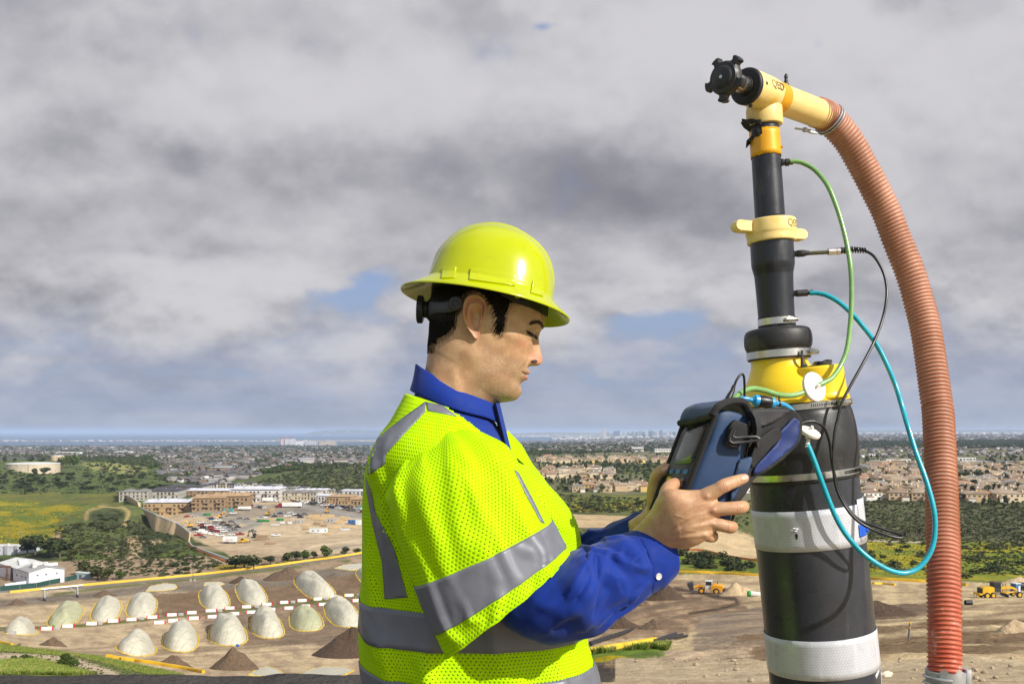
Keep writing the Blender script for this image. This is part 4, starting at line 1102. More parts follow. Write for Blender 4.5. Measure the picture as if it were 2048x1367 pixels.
class Loft:
 """rings between pairs of photo points. station: (ax, ay, bx, by, depth, half depth, near-side shift px, exponent)"""
 def __init__(self,st,per=10,n=96):
  st = [tuple(s) + ((0.0,) if len(s) < 7 else ()) for s in st]
  st = [s if len(s) >= 8 else s + (2.2,) for s in st]
  c = crv(st,per); self.n = n; self.m = len(c); self.c = c
  V = np.zeros((self.m,n,3))
  t = np.linspace(0,2 * math.pi,n,endpoint=False); self.t = t
  for i,(ax,ay,bx,by,Y,hd,sh,ex) in enumerate(c):
   A = np.array(P(ax,ay,Y)); B = np.array(P(bx,by,Y)); C = (A + B) / 2; e1 = (B - A) / 2
   ct = np.sign(np.cos(t)) * np.abs(np.cos(t)) ** (2 / ex); stt = np.sign(np.sin(t)) * np.abs(np.sin(t)) ** (2 / ex)
   e2 = np.array([-sh * Y / F,hd,0])
   V[i] = C + ct[:,None] * e1 + stt[:,None] * e2
  self.V = V
  self.renorm()
 def renorm(self):
  V = self.V
  du = np.roll(V,-1,1) - np.roll(V,1,1)
  dv = np.gradient(V,axis=0)
  N_ = np.cross(du,dv); N_ /= np.linalg.norm(N_,axis=2,keepdims=True) + 1e-9
  C = V.mean(1,keepdims=True)
  sg = np.sign((N_ * (V - C)).sum((1,2)))
  if sg.sum() < 0: N_ = -N_
  self.N = N_
 def push(self,d):
  self.V = self.V + self.N * np.asarray(d)[...,None]; self.renorm(); return self
 def wave(self,f):
  """displace by f(station index array, angle array)"""
  I,T = np.meshgrid(np.arange(self.m) / (self.m - 1),self.t,indexing='ij')
  return self.push(f(I,T))
 def uv(self):
  r = np.linalg.norm(self.V - self.V.mean(1,keepdims=True),axis=2).mean()
  arc = np.concatenate([[0],np.cumsum(np.linalg.norm(np.diff(self.V.mean(1),axis=0),axis=1))])
  U = np.broadcast_to(self.t[None,:] * r,(self.m,self.n)); Vv = np.broadcast_to(arc[:,None],(self.m,self.n))
  return U,Vv
 def mesh(self,name,mat,parent=None,off=0.0,i0=0,i1=None,mask=None,cap=False,thick=0.0,uv=False,solid=None,toff=1):
  i1 = self.m - 1 if i1 is None else i1
  V = self.V + self.N * off
  n = self.n; m = i1 - i0 + 1
  Vs = np.concatenate([V[i0:i1 + 1],V[i0:i1 + 1,:1]],1).reshape(-1,3)
  fs = []
  for i in range(m - 1):
   for j in range(n):
    if mask is not None and mask[i0 + i,j]: continue
    a = i * (n + 1) + j
    fs.append((a,a + 1,a + n + 2,a + n + 1))
  if cap:
   fs.append(tuple(range(n - 1,-1,-1))); fs.append(tuple((m - 1) * (n + 1) + j for j in range(n)))
  uvs = None
  if uv:
   U,W_ = self.uv(); U = np.concatenate([U,U[:,:1] + (self.t[1] * n) * (U[0,1] - U[0,0]) / self.t[1]],1); W_ = np.concatenate([W_,W_[:,:1]],1)
   uvs = np.stack([U[i0:i1 + 1],W_[i0:i1 + 1]],-1).reshape(-1,2)
  o = mesh_obj(name,Vs,fs,mat,None,True,uvs)
  bm = bmesh.new(); bm.from_mesh(o.data)
  if not uv: bmesh.ops.remove_doubles(bm,verts=bm.verts[:],dist=1e-6)
  else:
   loose = [v for v in bm.verts if not v.link_faces]
   if solid is None: bmesh.ops.delete(bm,geom=loose,context='VERTS')
  bmesh.ops.recalc_face_normals(bm,faces=bm.faces[:])
  bm.to_mesh(o.data); bm.free()
  if solid is not None:
   S = np.concatenate([solid,solid[:,:1]],1)[i0:i1 + 1].reshape(-1)
   at = o.data.attributes.new('solid','FLOAT_COLOR','POINT'); col = np.ones((len(o.data.vertices),4),np.float32); col[:,0] = S
   at.data.foreach_set('color',col.ravel())
  if thick:
   s = o.modifiers.new('thick','SOLIDIFY'); s.thickness = thick; s.offset = toff
  if parent is not None: set_parent(o,parent)
  return o
 def proj(self):
  V = self.V
  return HX + F * V[...,0] / V[...,1],HY + F * (ZC - V[...,2]) / V[...,1]
def bvh_of(objs):
 vs = []; fs = []
 for o in objs:
  w = world_of(o); b = len(vs)
  vs += [w @ v.co for v in o.data.vertices]; fs += [tuple(i + b for i in p.vertices) for p in o.data.polygons]
 return BVHTree.FromPolygons(vs,fs)
CAMO = Vector((0,0,ZC))
def hit(bvh,px,py):
 d = (P(px,py,1.0) - CAMO).normalized()
 l,n,i,dist = bvh.ray_cast(CAMO,d)
 if l is None: return None,None
 if n.dot(d) > 0: n = -n
 return l,n
def patch(name,poly,bvh,off,mat,parent,step=5.0,thick=.0008,uvm=False,solidwall=False,smooth_n=True):
 """piece of material laid on a surface; the outline is given in photo pixels"""
 from mathutils.geometry import delaunay_2d_cdt
 pts = []
 n = len(poly)
 for i in range(n):
  a = Vector(poly[i]); b = Vector(poly[(i + 1) % n]); k = max(1,int((b - a).length / step))
  for q in range(k): pts.append(a.lerp(b,q / k))
 nb = len(pts); edges = [(i,(i + 1) % nb) for i in range(nb)]
 xs = [p[0] for p in poly]; ys = [p[1] for p in poly]
 gx,gy = np.meshgrid(np.arange(min(xs),max(xs),step),np.arange(min(ys),max(ys),step))
 ins = inpoly(gx,gy,poly)
 for x,y in zip(gx[ins],gy[ins]):
  if min((p - Vector((x,y))).length for p in pts[:nb]) > step * .45: pts.append(Vector((x,y)))
 v2,_,f2,_,_,_ = delaunay_2d_cdt(pts,edges,[],1,1e-5)
 vs = []; ok = []
 for p in v2:
  l,nn = hit(bvh,p[0],p[1])
  ok.append(l is not None)
  vs.append(l + nn * off if l is not None else Vector((0,0,0)))
 fs = [tuple(f) for f in f2 if all(ok[i] for i in f) and max((vs[f[i]] - vs[f[i - 1]]).length for i in range(len(f))) < .06]
 used = sorted({i for f in fs for i in f}); mp = {i: k for k,i in enumerate(used)}
 o = mesh_obj(name,[vs[i] for i in used],[tuple(mp[i] for i in f) for f in fs],mat,None,True)
 bm = bmesh.new(); bm.from_mesh(o.data); bmesh.ops.recalc_face_normals(bm,faces=bm.faces[:])
 if bm.faces:
  bm.normal_update()
  f0 = bm.faces[:]; s = sum((CAMO - f.calc_center_median()).dot(f.normal) for f in f0)
  if s < 0: bmesh.ops.reverse_faces(bm,faces=f0)
 bm.to_mesh(o.data); bm.free()
 if thick:
  s = o.modifiers.new('thick','SOLIDIFY'); s.thickness = thick; s.offset = -1 if not solidwall else -1
 if parent is not None: set_parent(o,parent)
 return o
# ---- head frame
HEAD_Y = 1.70; MM = .001
HT = R(17)
HO = P(955.6,646.5,HEAD_Y)
HYAW = R(3)
hf = Vector((math.cos(HT),0,-math.sin(HT))); hu = Vector((math.sin(HT),0,math.cos(HT))); hy = Vector((0,1,0))
_q = Matrix.Rotation(HYAW,3,hu)
hf = _q @ hf; hy = _q @ hy
def HL(x,y,z):
 return HO + (hf * x + hy * y + hu * z) * MM
def zl(zx,zy):
 """zoomed photo point -> (forward, up) in the head frame, mm"""
 dx,dy = zx - 600,zy - 740; c,s = math.cos(HT),math.sin(HT); k = .2763
 return ((dx * c + dy * s) * k,(-dy * c + dx * s) * k)
def head_arrays():
 st = [(-72,-190,40,-235,64,2.1,2.1),(-70,-150,50,-190,61,2.1,2.1),(-69,-118,62,-158,59,2.1,2.0),(-71,-98,80,-134,59.5,2.1,1.95),(-73,-86,97,-125,61,2.1,1.85),(-75,-76,108,-119,62.5,2.1,1.80),(-77,-68,114,-111,64,2.15,1.80),(-79,-58,116,-100,65.5,2.15,1.85),(-81,-46,112.5,-86,66.5,2.2,1.95),(-84,-34,116,-70,67.5,2.2,2.0),(-87,-20,115.5,-52,69,2.25,2.05),(-90,-6,111.5,-32,71,2.25,2.15),(-92,8,111,-12,72.5,2.3,2.25),(-94,22,114,8,73.5,2.3,2.35),(-95,42,119.5,31,75,2.3,2.45),(-94,62,117,52,76,2.3,2.45),(-88,84,108,78,74,2.3,2.4),(-74,104,90,102,66,2.2,2.2),(-50,118,62,119,50,2.1,2.1),(-22,125,30,126,26,2,2),(-2,127,8,127,5,2,2)]
 c = crv(st,12)
 n = 200
 u = np.linspace(0,2 * math.pi,n,endpoint=False)
 t = u - .62 * np.sin(u)
 V = np.zeros((len(c),n,3))
 for i,(bx,bz,fx,fz,w,nb,nf) in enumerate(c):
  cx = (bx + fx) / 2; cz = (bz + fz) / 2; hx = (fx - bx) / 2; hz = (fz - bz) / 2
  ct,stn = np.cos(t),np.sin(t)
  ex = np.where(ct > 0,nf,nb)
  q = np.sign(ct) * np.abs(ct) ** (2 / ex); l = np.sign(stn) * np.abs(stn) ** (2 / ex)
  V[i,:,0] = cx + q * hx; V[i,:,1] = l * w; V[i,:,2] = cz + q * hz
 x,y,z = V[...,0].copy(),V[...,1],V[...,2].copy()
 front = np.clip((x - 60) / 30,0,1); ay = np.abs(y)
 g = lambda a,c_,s,p=2: np.exp(-np.abs((a - c_) / s) ** p)
 nz = np.interp(z,[-56,-50,-47.5,-45,-42,-38,-33,-25,-12.7,-0.4,8,16,24],[0,1.0,4,12,19,24.5,26.5,25,17.5,9.0,4.2,1.5,0])
 sg = np.interp(z,[-50,-44,-38,-30,-20,-8,8,20],[11,13.0,12.5,10.8,9.0,8.0,8.5,12])
 pw = np.interp(z,[-46,-30,-10],[3.2,2.4,2.0])
 dx = nz * np.exp(-(ay / sg) ** pw)
 dx += 6.5 * g(ay,14.5,4.8) * g(z,-38,6.5)
 dx -= 3.2 * g(ay,18.5,2.2) * g(z,-36,9)
 dx -= 6.5 * g(ay,7.5,3.4) * g(z,-46.2,2.6)
 dx += 5.6 * g(z,-60.5,4.2) * g(ay,0,19,3) + 5.8 * g(z,-71.5,5.2) * g(ay,0,17,3)
 dx -= 5.2 * g(z,-65.6 - 1.5 * 0,1.5) * g(ay,0,25,5)
 dx -= 2.2 * g(ay,0,3.2) * g(z,-52.5,4)
 dx -= 2.5 * g(ay,27,4.5) * g(z,-67,4.5)
 dx -= 2.2 * g(z,-86,5) * g(ay,0,16)
 dx += 1.5 * g(ay,0,14) * g(z,-101,9)
 dx -= 6.5 * g(ay,19,8) * g(z,9,8) + 6.0 * g(ay,33,14) * g(z,12,8.5)
 dx += 3.2 * g(ay,26,17) * g(z,28,6.5)
 dx += 5.2 * g(ay,31,11.5,2.4) * g(z,8.5,8.2,2.2)
 dx -= 2.0 * g(z,15.5,1.5) * g(ay,32,13,4)
 dx -= 2.2 * g(z,2.5,1.2) * g(ay,32,13,4)
 dx -= 1.4 * g(z,-5,2.2) * g(ay,29,12)
 dx += 2.6 * g(ay,46,17) * g(z,-18,14)
 ln = 20 + (-38 - z) * .55
 dx -= 1.6 * g(ay,ln,3.2) * g(z,-48,13)
 V[...,0] += dx * front
 sy = np.sign(y)
 V[...,1] += sy * (3.5 * g(x,8,20) * g(z,-62,16) - 3.0 * g(x,55,22) * g(z,-48,18) - 2.5 * g(x,80,14) * g(z,28,14) + 2.6 * g(x,70,16) * g(z,-10,9))
 V[...,1] += sy * 2.5 * g(x - (z + 100) * -.55,-18,12) * np.clip((-88 - z) / 25,0,1)
 tint = np.zeros(V.shape[:2] + (3,))
 X,Z = V[...,0],V[...,2]
 tint[...,0] = np.clip(.9 * g(ay,0,16) * g(Z,-32,12) * front + .45 * g(ay,48,18) * g(Z,-18,16) * front,0,1)
 beard = np.clip((X - 8) / 30,0,1) * np.clip((-38 - Z + np.clip((40 - X),0,60) * .9) / 14,0,1) * np.clip((Z + 150) / 18,0,1)
 tint[...,1] = beard
 lip = np.clip(g(Z,-60.8,3.6,4) * g(ay,0,23 ,6) + g(Z,-71,5.0,4) * g(ay,0,21,6),0,1) * (X > 95)
 tint[...,2] = lip
 tint[...,1] *= 1 - lip
 return V,tint
def ear_arrays(side):
 ol = [(648,668),(645,632),(624,606),(592,589),(552,591),(521,613),(504,655),(500,706),(508,755),(530,798),(556,836),(578,866),(598,868),(609,842),(612,806),(620,775),(632,742),(640,705)]
 pts = np.array([zl(*p) for p in ol]); pts = crv(list(map(tuple,pts)) + [tuple(pts[0])],5)[:-1]
 n = len(pts); cen = np.array(zl(585,735))
 rho = [0,.14,.28,.40,.50,.58,.66,.74,.82,.88,.94,.985,1.0,.97,.90]
 V = []
 for k,r in enumerate(rho):
  for j in range(n):
   p = cen + (pts[j] - cen) * r
   ph = math.atan2(pts[j][1] - cen[1],pts[j][0] - cen[0])
   back = .5 - .5 * math.cos(ph)
   up = max(0,math.sin(ph)); dn = max(0,-math.sin(ph))
   rim = (17.5 * back + 8 * up + 2.5) * (1 - .35 * dn)
   if k <= 12:
    base = rim * (.42 + .58 * r)
    h = base + 4.5 * math.exp(-((r - .93) / .07) ** 2) * (1 - .8 * dn) * min(1,back + up) - 6.5 * math.exp(-((r - .79) / .075) ** 2) * (1 - .9 * dn) * min(1,back + up * .8) + 4.0 * math.exp(-((r - .61) / .08) ** 2) * min(1,back * 1.2) * (1 - .5 * dn) - 15 * math.exp(-(r / .40) ** 2) + 4.5 * math.exp(-((r - .72) / .2) ** 2) * max(0,math.cos(ph)) * math.exp(-(math.sin(ph) / .5) ** 2)
   else:
    h = rim * .93 - (4 if k == 13 else 22)
   V.append((p[0],side * (70.5 + h),p[1]))
 fs = []
 for k in range(len(rho) - 1):
  for j in range(n):
   a = k * n + j; b = k * n + (j + 1) % n
   fs.append((a,b,b + n,a + n))
 return V,fs
def hair_poly():
 return [(230,400),(1040,400),(1030,596),(960,618),(905,632),(850,650),(812,672),(800,706),(790,750),(782,800),(768,846),(738,862),(698,848),(682,806),(692,752),(680,706),(664,668),(636,644),(612,598),(560,582),(520,606),(498,650),(484,690),(470,740),(462,790),(440,830),(400,862),(350,880),(300,905),(245,930),(200,900)]
def voxel_merge(mb,vox,smooth=6,fac=.5):
 """one continuous surface from overlapping lumps"""
 me = bpy.data.meshes.new('tmp'); me.from_pydata([tuple(v) for v in mb.v],[],mb.f)
 bm = bmesh.new(); bm.from_mesh(me); bmesh.ops.recalc_face_normals(bm,faces=bm.faces[:]); bm.to_mesh(me); bm.free()
 o = bpy.data.objects.new('tmp',me); COL.objects.link(o)
 r = o.modifiers.new('r','REMESH'); r.mode = 'VOXEL'; r.voxel_size = vox
 s = o.modifiers.new('s','SMOOTH'); s.iterations = smooth; s.factor = fac
 dg = bpy.context.evaluated_depsgraph_get(); ev = o.evaluated_get(dg)
 m2 = bpy.data.meshes.new_from_object(ev)
 vs = np.empty(len(m2.vertices) * 3,np.float32); m2.vertices.foreach_get('co',vs)
 fs = [tuple(p.vertices) for p in m2.polygons]
 bpy.data.objects.remove(o); bpy.data.meshes.remove(me); bpy.data.meshes.remove(m2)
 return vs.reshape(-1,3),fs
def finger(mb,pts,rad,n=14,per=6):
 """pts: (px, py, depth); a tapered, bent digit with a rounded end"""
 c = crv([p + (r,) for p,r in zip(pts,rad)],per)
 ps = [P(a,b,d) for a,b,d,_ in c]; rs = [r for *_,r in c]
 end = ps[-1] - ps[-2]; end.normalize(); r = rs[-1]
 for k in (.35,.65,.86,.97):
  ps.append(ps[len(c) - 1] + end * r * k); rs.append(r * math.sqrt(1 - k * k))
 mb.tube(ps,rs,n)
def hand_right():
 mb = MB()
 st = [(1285,1168,1262,1062,1.535,.027,0,2.2),(1322,1135,1285,1040,1.515,.026,0,2.2),(1346,1100,1303,1018,1.495,.0245,2,2.3),(1371,1097,1318,990,1.480,.0235,3,2.4),(1390,1091,1338,977,1.472,.0215,4,2.5),(1405,1083,1374,979,1.468,.0180,4,2.5),(1418,1074,1404,979,1.467,.0155,3,2.5),(1431,1062,1424,986,1.467,.0128,0,2.4),(1438,1054,1434,994,1.468,.0085,0,2.2)]
 c = crv(st,6); rings = []
 for (ax,ay,bx,by,Y,hd,sh,ex) in c:
  Y -= .010
  A,B = P(ax,ay,Y),P(bx,by,Y); C = (A + B) / 2; e1 = (B - A) / 2; r_ = []
  for k in range(28):
   t = 2 * math.pi * k / 28
   ct = math.copysign(abs(math.cos(t)) ** (2 / ex),math.cos(t)); s_ = math.copysign(abs(math.sin(t)) ** (2 / ex),math.sin(t))
   r_.append(C + e1 * ct + Vector((-sh * Y / F * s_,hd * s_,0)))
  rings.append(r_)
 mb.ring_loft(rings)
 finger(mb,[(1380,1008,1.462),(1412,991,1.455),(1434,979,1.449),(1449,970,1.448),(1474,961,1.461),(1488,956,1.474)],[.0135,.0135,.0114,.0113,.0099,.0084])
 finger(mb,[(1385,1029,1.462),(1424,1019,1.452),(1451,1016.5,1.447),(1478,1014.5,1.450),(1487,1012,1.470),(1480,1011,1.493)],[.0135,.0130,.0111,.0111,.0100,.0086])
 finger(mb,[(1385,1050,1.464),(1423,1046,1.455),(1446,1050.5,1.450),(1460,1053.5,1.455),(1464,1052,1.475),(1452,1047,1.495)],[.0130,.0125,.0106,.0106,.0093,.0080])
 finger(mb,[(1378,1072,1.474),(1404,1068,1.464),(1420,1073,1.462),(1426,1072,1.478),(1422,1064,1.494)],[.0110,.0108,.0092,.0092,.0075])
 finger(mb,[(1350,1058,1.482),(1340,1022,1.474),(1335,990,1.478),(1341,973,1.490),(1352,968,1.501),(1360,972,1.510)],[.0130,.0185,.0150,.0122,.0110,.0090])
 for (x,y,Y,r) in ((1412,1070,1.456,.0085),):
  mb.sphere(P(x,y,Y + .003),(r * 1.1,r * .9,r),12,8)
 for (x,y,Y,r) in ((1449,972,1.4475,.0098),(1478,1014,1.449,.0098),(1459,1054,1.452,.0090)):
  mb.sphere(P(x,y,Y),(r * 1.2,r,r * 1.05),12,8)
 for a,b in (((1345,1046,1.462),(1405,996,1.449)),((1348,1058,1.461),(1418,1021,1.445)),((1350,1070,1.463),(1416,1046,1.448))):
  mb.tube([P(*a),P((a[0] + b[0]) / 2,(a[1] + b[1]) / 2,(a[2] + b[2]) / 2 - .0075),P(*b)],[.0035,.0040,.0045],8)
 return mb
def hand_left():
 mb = MB()
 DL = -.028
 st = [(1262,1080,1257,1042,1.700,.018),(1298,1058,1288,1020,1.680,.023),(1322,1046,1300,992,1.668,.024),(1340,1030,1313,968,1.662,.022),(1368,1014,1330,950,1.665,.018),(1395,1000,1368,938,1.672,.013)]
 c = crv(st,5); rings = []
 for (ax,ay,bx,by,Y,hd) in c:
  Y += DL
  A,B = P(ax,ay,Y),P(bx,by,Y); C = (A + B) / 2; e1 = (B - A) / 2
  rings.append([C + e1 * math.cos(t) + Vector((0,hd * math.sin(t),0)) for t in np.linspace(0,2 * math.pi,24,endpoint=False)])
 mb.ring_loft(rings)
 finger(mb,[(1312,1025,1.630),(1310,985,1.612),(1313,958,1.598),(1320,944,1.590),(1330,939,1.586),(1337,935,1.584)],[.0165,.0150,.0128,.0115,.0110,.0090])
 for k,(x,y) in enumerate(((1400,945),(1405,968),(1402,990),(1392,1010))):
  finger(mb,[(x - 40,y + 4,1.675 + DL),(x,y,1.678 + DL),(x + 26,y,1.668 + DL),(x + 34,y + 1,1.648 + DL),(x + 28,y + 2,1.634 + DL)],[.011,.0108,.0098,.0092,.008])
 return mb
def build_person():
 PB = empty('person',(P(950,900,1.70).x,1.70,0),'worker in a lime hard hat, blue shirt and lime mesh safety vest holding a meter','person')
# ---------------- body
 HV,tint = head_arrays()
 m_,n_ = HV.shape[:2]
 pts = [HL(*HV[i,j]) for i in range(m_) for j in range(n_)]
 fs = []
 for i in range(m_ - 1):
  for j in range(n_):
   k = (j + 1) % n_
   fs.append((i * n_ + j,i * n_ + k,(i + 1) * n_ + k,(i + 1) * n_ + j))
 fs.append(tuple((m_ - 1) * n_ + j for j in range(n_)))
 tcol = [tuple(tint[i,j]) for i in range(m_) for j in range(n_)]
 for side in (-1,1):
  ev,ef = ear_arrays(side); b = len(pts)
  pts += [HL(*v) for v in ev]; fs += [tuple(i + b for i in f) for f in ef]
  tcol += [(.42,0,0)] * len(ev)
 mb = MB()
 tr = [(850,800,960,855,1.712,.062),(835,850,970,890,1.712,.105),(800,910,1000,940,1.715,.14),(765,1000,1060,1010,1.715,.165),(755,1150,1095,1150,1.715,.15),(755,1300,1105,1300,1.715,.145),(750,1430,1115,1430,1.715,.16),(770,1560,1100,1560,1.715,.15)]
 c = crv(tr,5)
 mb.ring_loft([[(P(ax,ay,Y) + P(bx,by,Y)) / 2 + (P(bx,by,Y) - P(ax,ay,Y)) / 2 * math.cos(t) + Vector((0,hd * math.sin(t),0)) for t in np.linspace(0,2 * math.pi,32,endpoint=False)] for ax,ay,bx,by,Y,hd in c])
 for yy in (-.085,.085):
  hip = P(935,1480,1.715) + Vector((0,yy,0)); ft = Vector((hip.x,hip.y,.07))
  mb.tube([hip,hip.lerp(ft,.25),hip.lerp(ft,.5),hip.lerp(ft,.72),hip.lerp(ft,.97)],[.085,.08,.058,.052,.036],18)
  mb.sphere(ft + Vector((.06,0,-.035)),(.12,.042,.04),14,8)
 mb.tube([P(885,935,1.64),P(955,1030,1.54),P(1060,1190,1.49),P(1110,1215,1.487),P(1180,1175,1.495),P(1275,1113,1.525)],[.036,.042,.036,.036,.034,.026],18)
 mb.tube([P(960,900,1.86),P(1020,1010,1.86),P(1090,1110,1.83),P(1130,1110,1.80),P(1190,1090,1.75),P(1268,1060,1.70)],[.055,.042,.024,.022,.020,.018],18)
 bv,bf = voxel_merge(mb,.009,3)
 b = len(pts); pts += [Vector(v) for v in bv]; fs += [tuple(i + b for i in f) for f in bf]; tcol += [(0,0,0)] * len(bv)
 for hnd in (hand_right(),hand_left()):
  hv,hfc = voxel_merge(hnd,.0013,9)
  hx_ = HX + F * hv[:,0] / hv[:,1]; hy_ = HY + F * (ZC - hv[:,2]) / hv[:,1]; bk = np.clip((1.472 - hv[:,1]) / .012,0,1)
  rel = np.zeros(len(hv)); nd = lambda q,w: np.exp(-((1 - nearline(hx_,hy_,q,60)) * 60 / w) ** 2)
  for q in ([(1340,1044),(1380,1015),(1414,992)],[(1342,1054),(1385,1033),(1427,1019)],[(1344,1064),(1385,1053),(1425,1046)],[(1346,1076),(1385,1072),(1412,1070)]): rel += .0017 * nd(q,4.0)
  for q in ([(1362,1050),(1395,1030),(1440,1003)],[(1364,1060),(1400,1044),(1440,1034)],[(1366,1072),(1400,1061),(1430,1060)]): rel -= .0019 * nd(q,5.0)
  for q in ([(1340,1080),(1372,1060),(1390,1062),(1412,1034)],[(1350,1030),(1372,1036),(1392,1012),(1410,1006)]): rel += .0008 * nd(q,2.0)
  for x,y in ((1414,992),(1427,1019),(1425,1046),(1412,1070)): rel += .0020 * np.exp(-((hx_ - x) ** 2 + (hy_ - y) ** 2) / 60)
  rel -= .0030 * nd([(1356,985),(1372,990),(1390,990)],9)
  hv = hv.copy(); hv[:,1] -= rel * bk * .72
  b = len(pts); pts += [Vector(v) for v in hv]; fs += [tuple(i + b for i in f) for f in hfc]
  kn = [P(*k) for k in ((1449,973,1.44),(1479,1014,1.44),(1459,1054,1.448),(1410,993,1.445),(1424,1020,1.44),(1487,957,1.47),(1343,970,1.49))]
  for v in hv:
   d = min((Vector(v) - k).length for k in kn)
   tcol.append((.34 * math.exp(-(d / .010) ** 2) + .05,0,0))
 body = mesh_obj('body',pts,fs,M_SKIN,None,True)
 at = body.data.attributes.new('tint','FLOAT_COLOR','POINT')
 at.data.foreach_set('color',np.concatenate([np.array(tcol),np.ones((len(tcol),1))],1).astype(np.float32).ravel())
 set_parent(body,PB)
 hbv = BVHTree.FromPolygons(pts[:m_ * n_],[f for f in fs[:(m_ - 1) * n_]])
 abv = BVHTree.FromPolygons(pts,fs)
 for ln in ([(1445,963),(1449,972),(1452,983)],[(1449,962),(1453,971),(1456,981)],[(1472,954),(1475,961),(1477,968)],[(1474,1004),(1476,1014),(1475,1024)],[(1479,1005),(1481,1014),(1480,1023)],[(1456,1046),(1458,1053),(1457,1062)]):
  cp = []
  for q in crv(ln,3):
   l,nn = hit(abv,float(q[0]),float(q[1]))
   if l is not None: cp.append(l - nn * .0002)
  if len(cp) > 3: MB().tube(cp,[.0002] + [.00055] * (len(cp) - 2) + [.0002],5).build('skin_crease',M_CREASE,PB)
 M_NAIL = pmat('nail',(.66,.40,.31),.25,.06,90)
 for (poly) in ([(1481,953),(1489,948),(1496,949),(1497,957),(1490,960),(1483,960)],):
  o = patch('fingernail',poly,abv,.0006,M_NAIL,PB,2.0,.0004)
 o = patch('fingernail',[(1322,938),(1333,931),(1336,933),(1336,938),(1326,944)],abv,.0006,M_NAIL,PB,2.0,.0004)
# ---------------- hair
 hp = hair_poly()
 hp_l = [zl(*p) for p in hp]
 def in_hair(x,z): return bool(inpoly(np.array([x]),np.array([z]),hp_l)[0])
 hx,hz = HV[...,0],HV[...,2]
 jx = hx + np.sin(hz * .7) * 2.0; jz = hz
 msk = inpoly(hx,hz,hp_l)
 ins_ = [inpoly(hx + a,hz + b,hp_l) for a,b in ((4.5,0),(-4.5,0),(0,5),(0,-7),(4,-5),(-4,-5))]
 core = msk.copy()
 for q in ins_: core &= q
 core |= (hx < -60) & (hz > -62)
 msk |= (hx < -60) & (hz > -80)
 vs = []; vi = {}; hfs = []
 off = 2.2 + 1.2 * np.sin(hx * .9 + hz * 1.3)
 cen = np.array([10,0,20.0])
 for i in range(m_ - 1):
  for j in range(n_):
   k = (j + 1) % n_
   q = [(i,j),(i,k),(i + 1,k),(i + 1,j)]
   if all(core[a] for a in q):
    for a in q:
     if a not in vi:
      p = HV[a]; d = p - cen; d = d / np.linalg.norm(d)
      vi[a] = len(vs); vs.append(HL(*(p + d * 2.0)))
    hfs.append(tuple(vi[a] for a in q))
 hair = mesh_obj('hair',vs,hfs,None,None,True,None,[M_HAIR,pmat('hair_roots',(.008,.006,.005),.95,.3,80,spec=.1)],[1] * len(hfs))
 sb_v = []; sb_f = []
 rr = random.Random(11)
 cand = np.argwhere(msk)
 u_ = cand[:,1] / n_ * 2 * math.pi; wts = (1 - .62 * np.cos(u_)) * (1 + .8 * (hz[cand[:,0],cand[:,1]] < 40))
 idx = rr.choices(range(len(cand)),weights=list(wts),k=20000)
 for q in idx:
  i,j = cand[q]; p = HV[i,j]
  if p[2] > 84: continue
  d = p - cen; d /= np.linalg.norm(d)
  x,z = p[0],p[2]; deep0 = core[i,j]
  L = rr.uniform(9,22)
  if x > 30: L = rr.uniform(6,14); flow = np.array([.15,0,-1.0]) if z < 22 else np.array([-.35,0,-.9])
  elif x < -30: flow = np.array([-.12 + .25 * rr.random(),0,-1.0])
  else: flow = np.array([-.55,0,-.85])
  if x < -10 and z < -20 and x > -70: flow = np.array([-.45,0,-1.0])
  flow = flow + np.array([rr.gauss(0,.16 if deep0 else .3),rr.gauss(0,.1),rr.gauss(0,.08)]); flow -= d * flow.dot(d); flow /= np.linalg.norm(flow)
  deep = core[i,j]
  if not deep and rr.random() < .12: continue
  if not deep: L *= .62
  edge = not inpoly(np.array([x + flow[0] * L]),np.array([z + flow[2] * L]),hp_l)[0]
  if edge and x > -55: L *= .42
  r0 = rr.uniform(.14,.30) * (1 if deep else .5); side = np.cross(flow,d)
  base = len(sb_v)
  for s_ in range(5):
   t = s_ / 4
   c_ = p + d * (1.6 + 2.2 * t - 1.7 * t * t) + flow * L * t + side * (rr.gauss(0,.25) * t)
   w = r0 * (1 - t) ** .6 + .04
   sb_v += [HL(*(c_ + side * w)),HL(*(c_ - side * w)),HL(*(c_ + d * w * .8))]
  for s_ in range(4):
   a = base + s_ * 3
   for e in range(3): sb_f.append((a + e,a + (e + 1) % 3,a + 3 + (e + 1) % 3,a + 3 + e))
 bm = bmesh.new(); bm.from_mesh(hair.data)
 me2 = bpy.data.meshes.new('t'); me2.from_pydata([tuple(v) for v in sb_v],[],sb_f); bm.from_mesh(me2); bm.to_mesh(hair.data); bm.free(); bpy.data.meshes.remove(me2)
 hair.data.polygons.foreach_set('use_smooth',np.ones(len(hair.data.polygons),bool))
 set_parent(hair,PB)
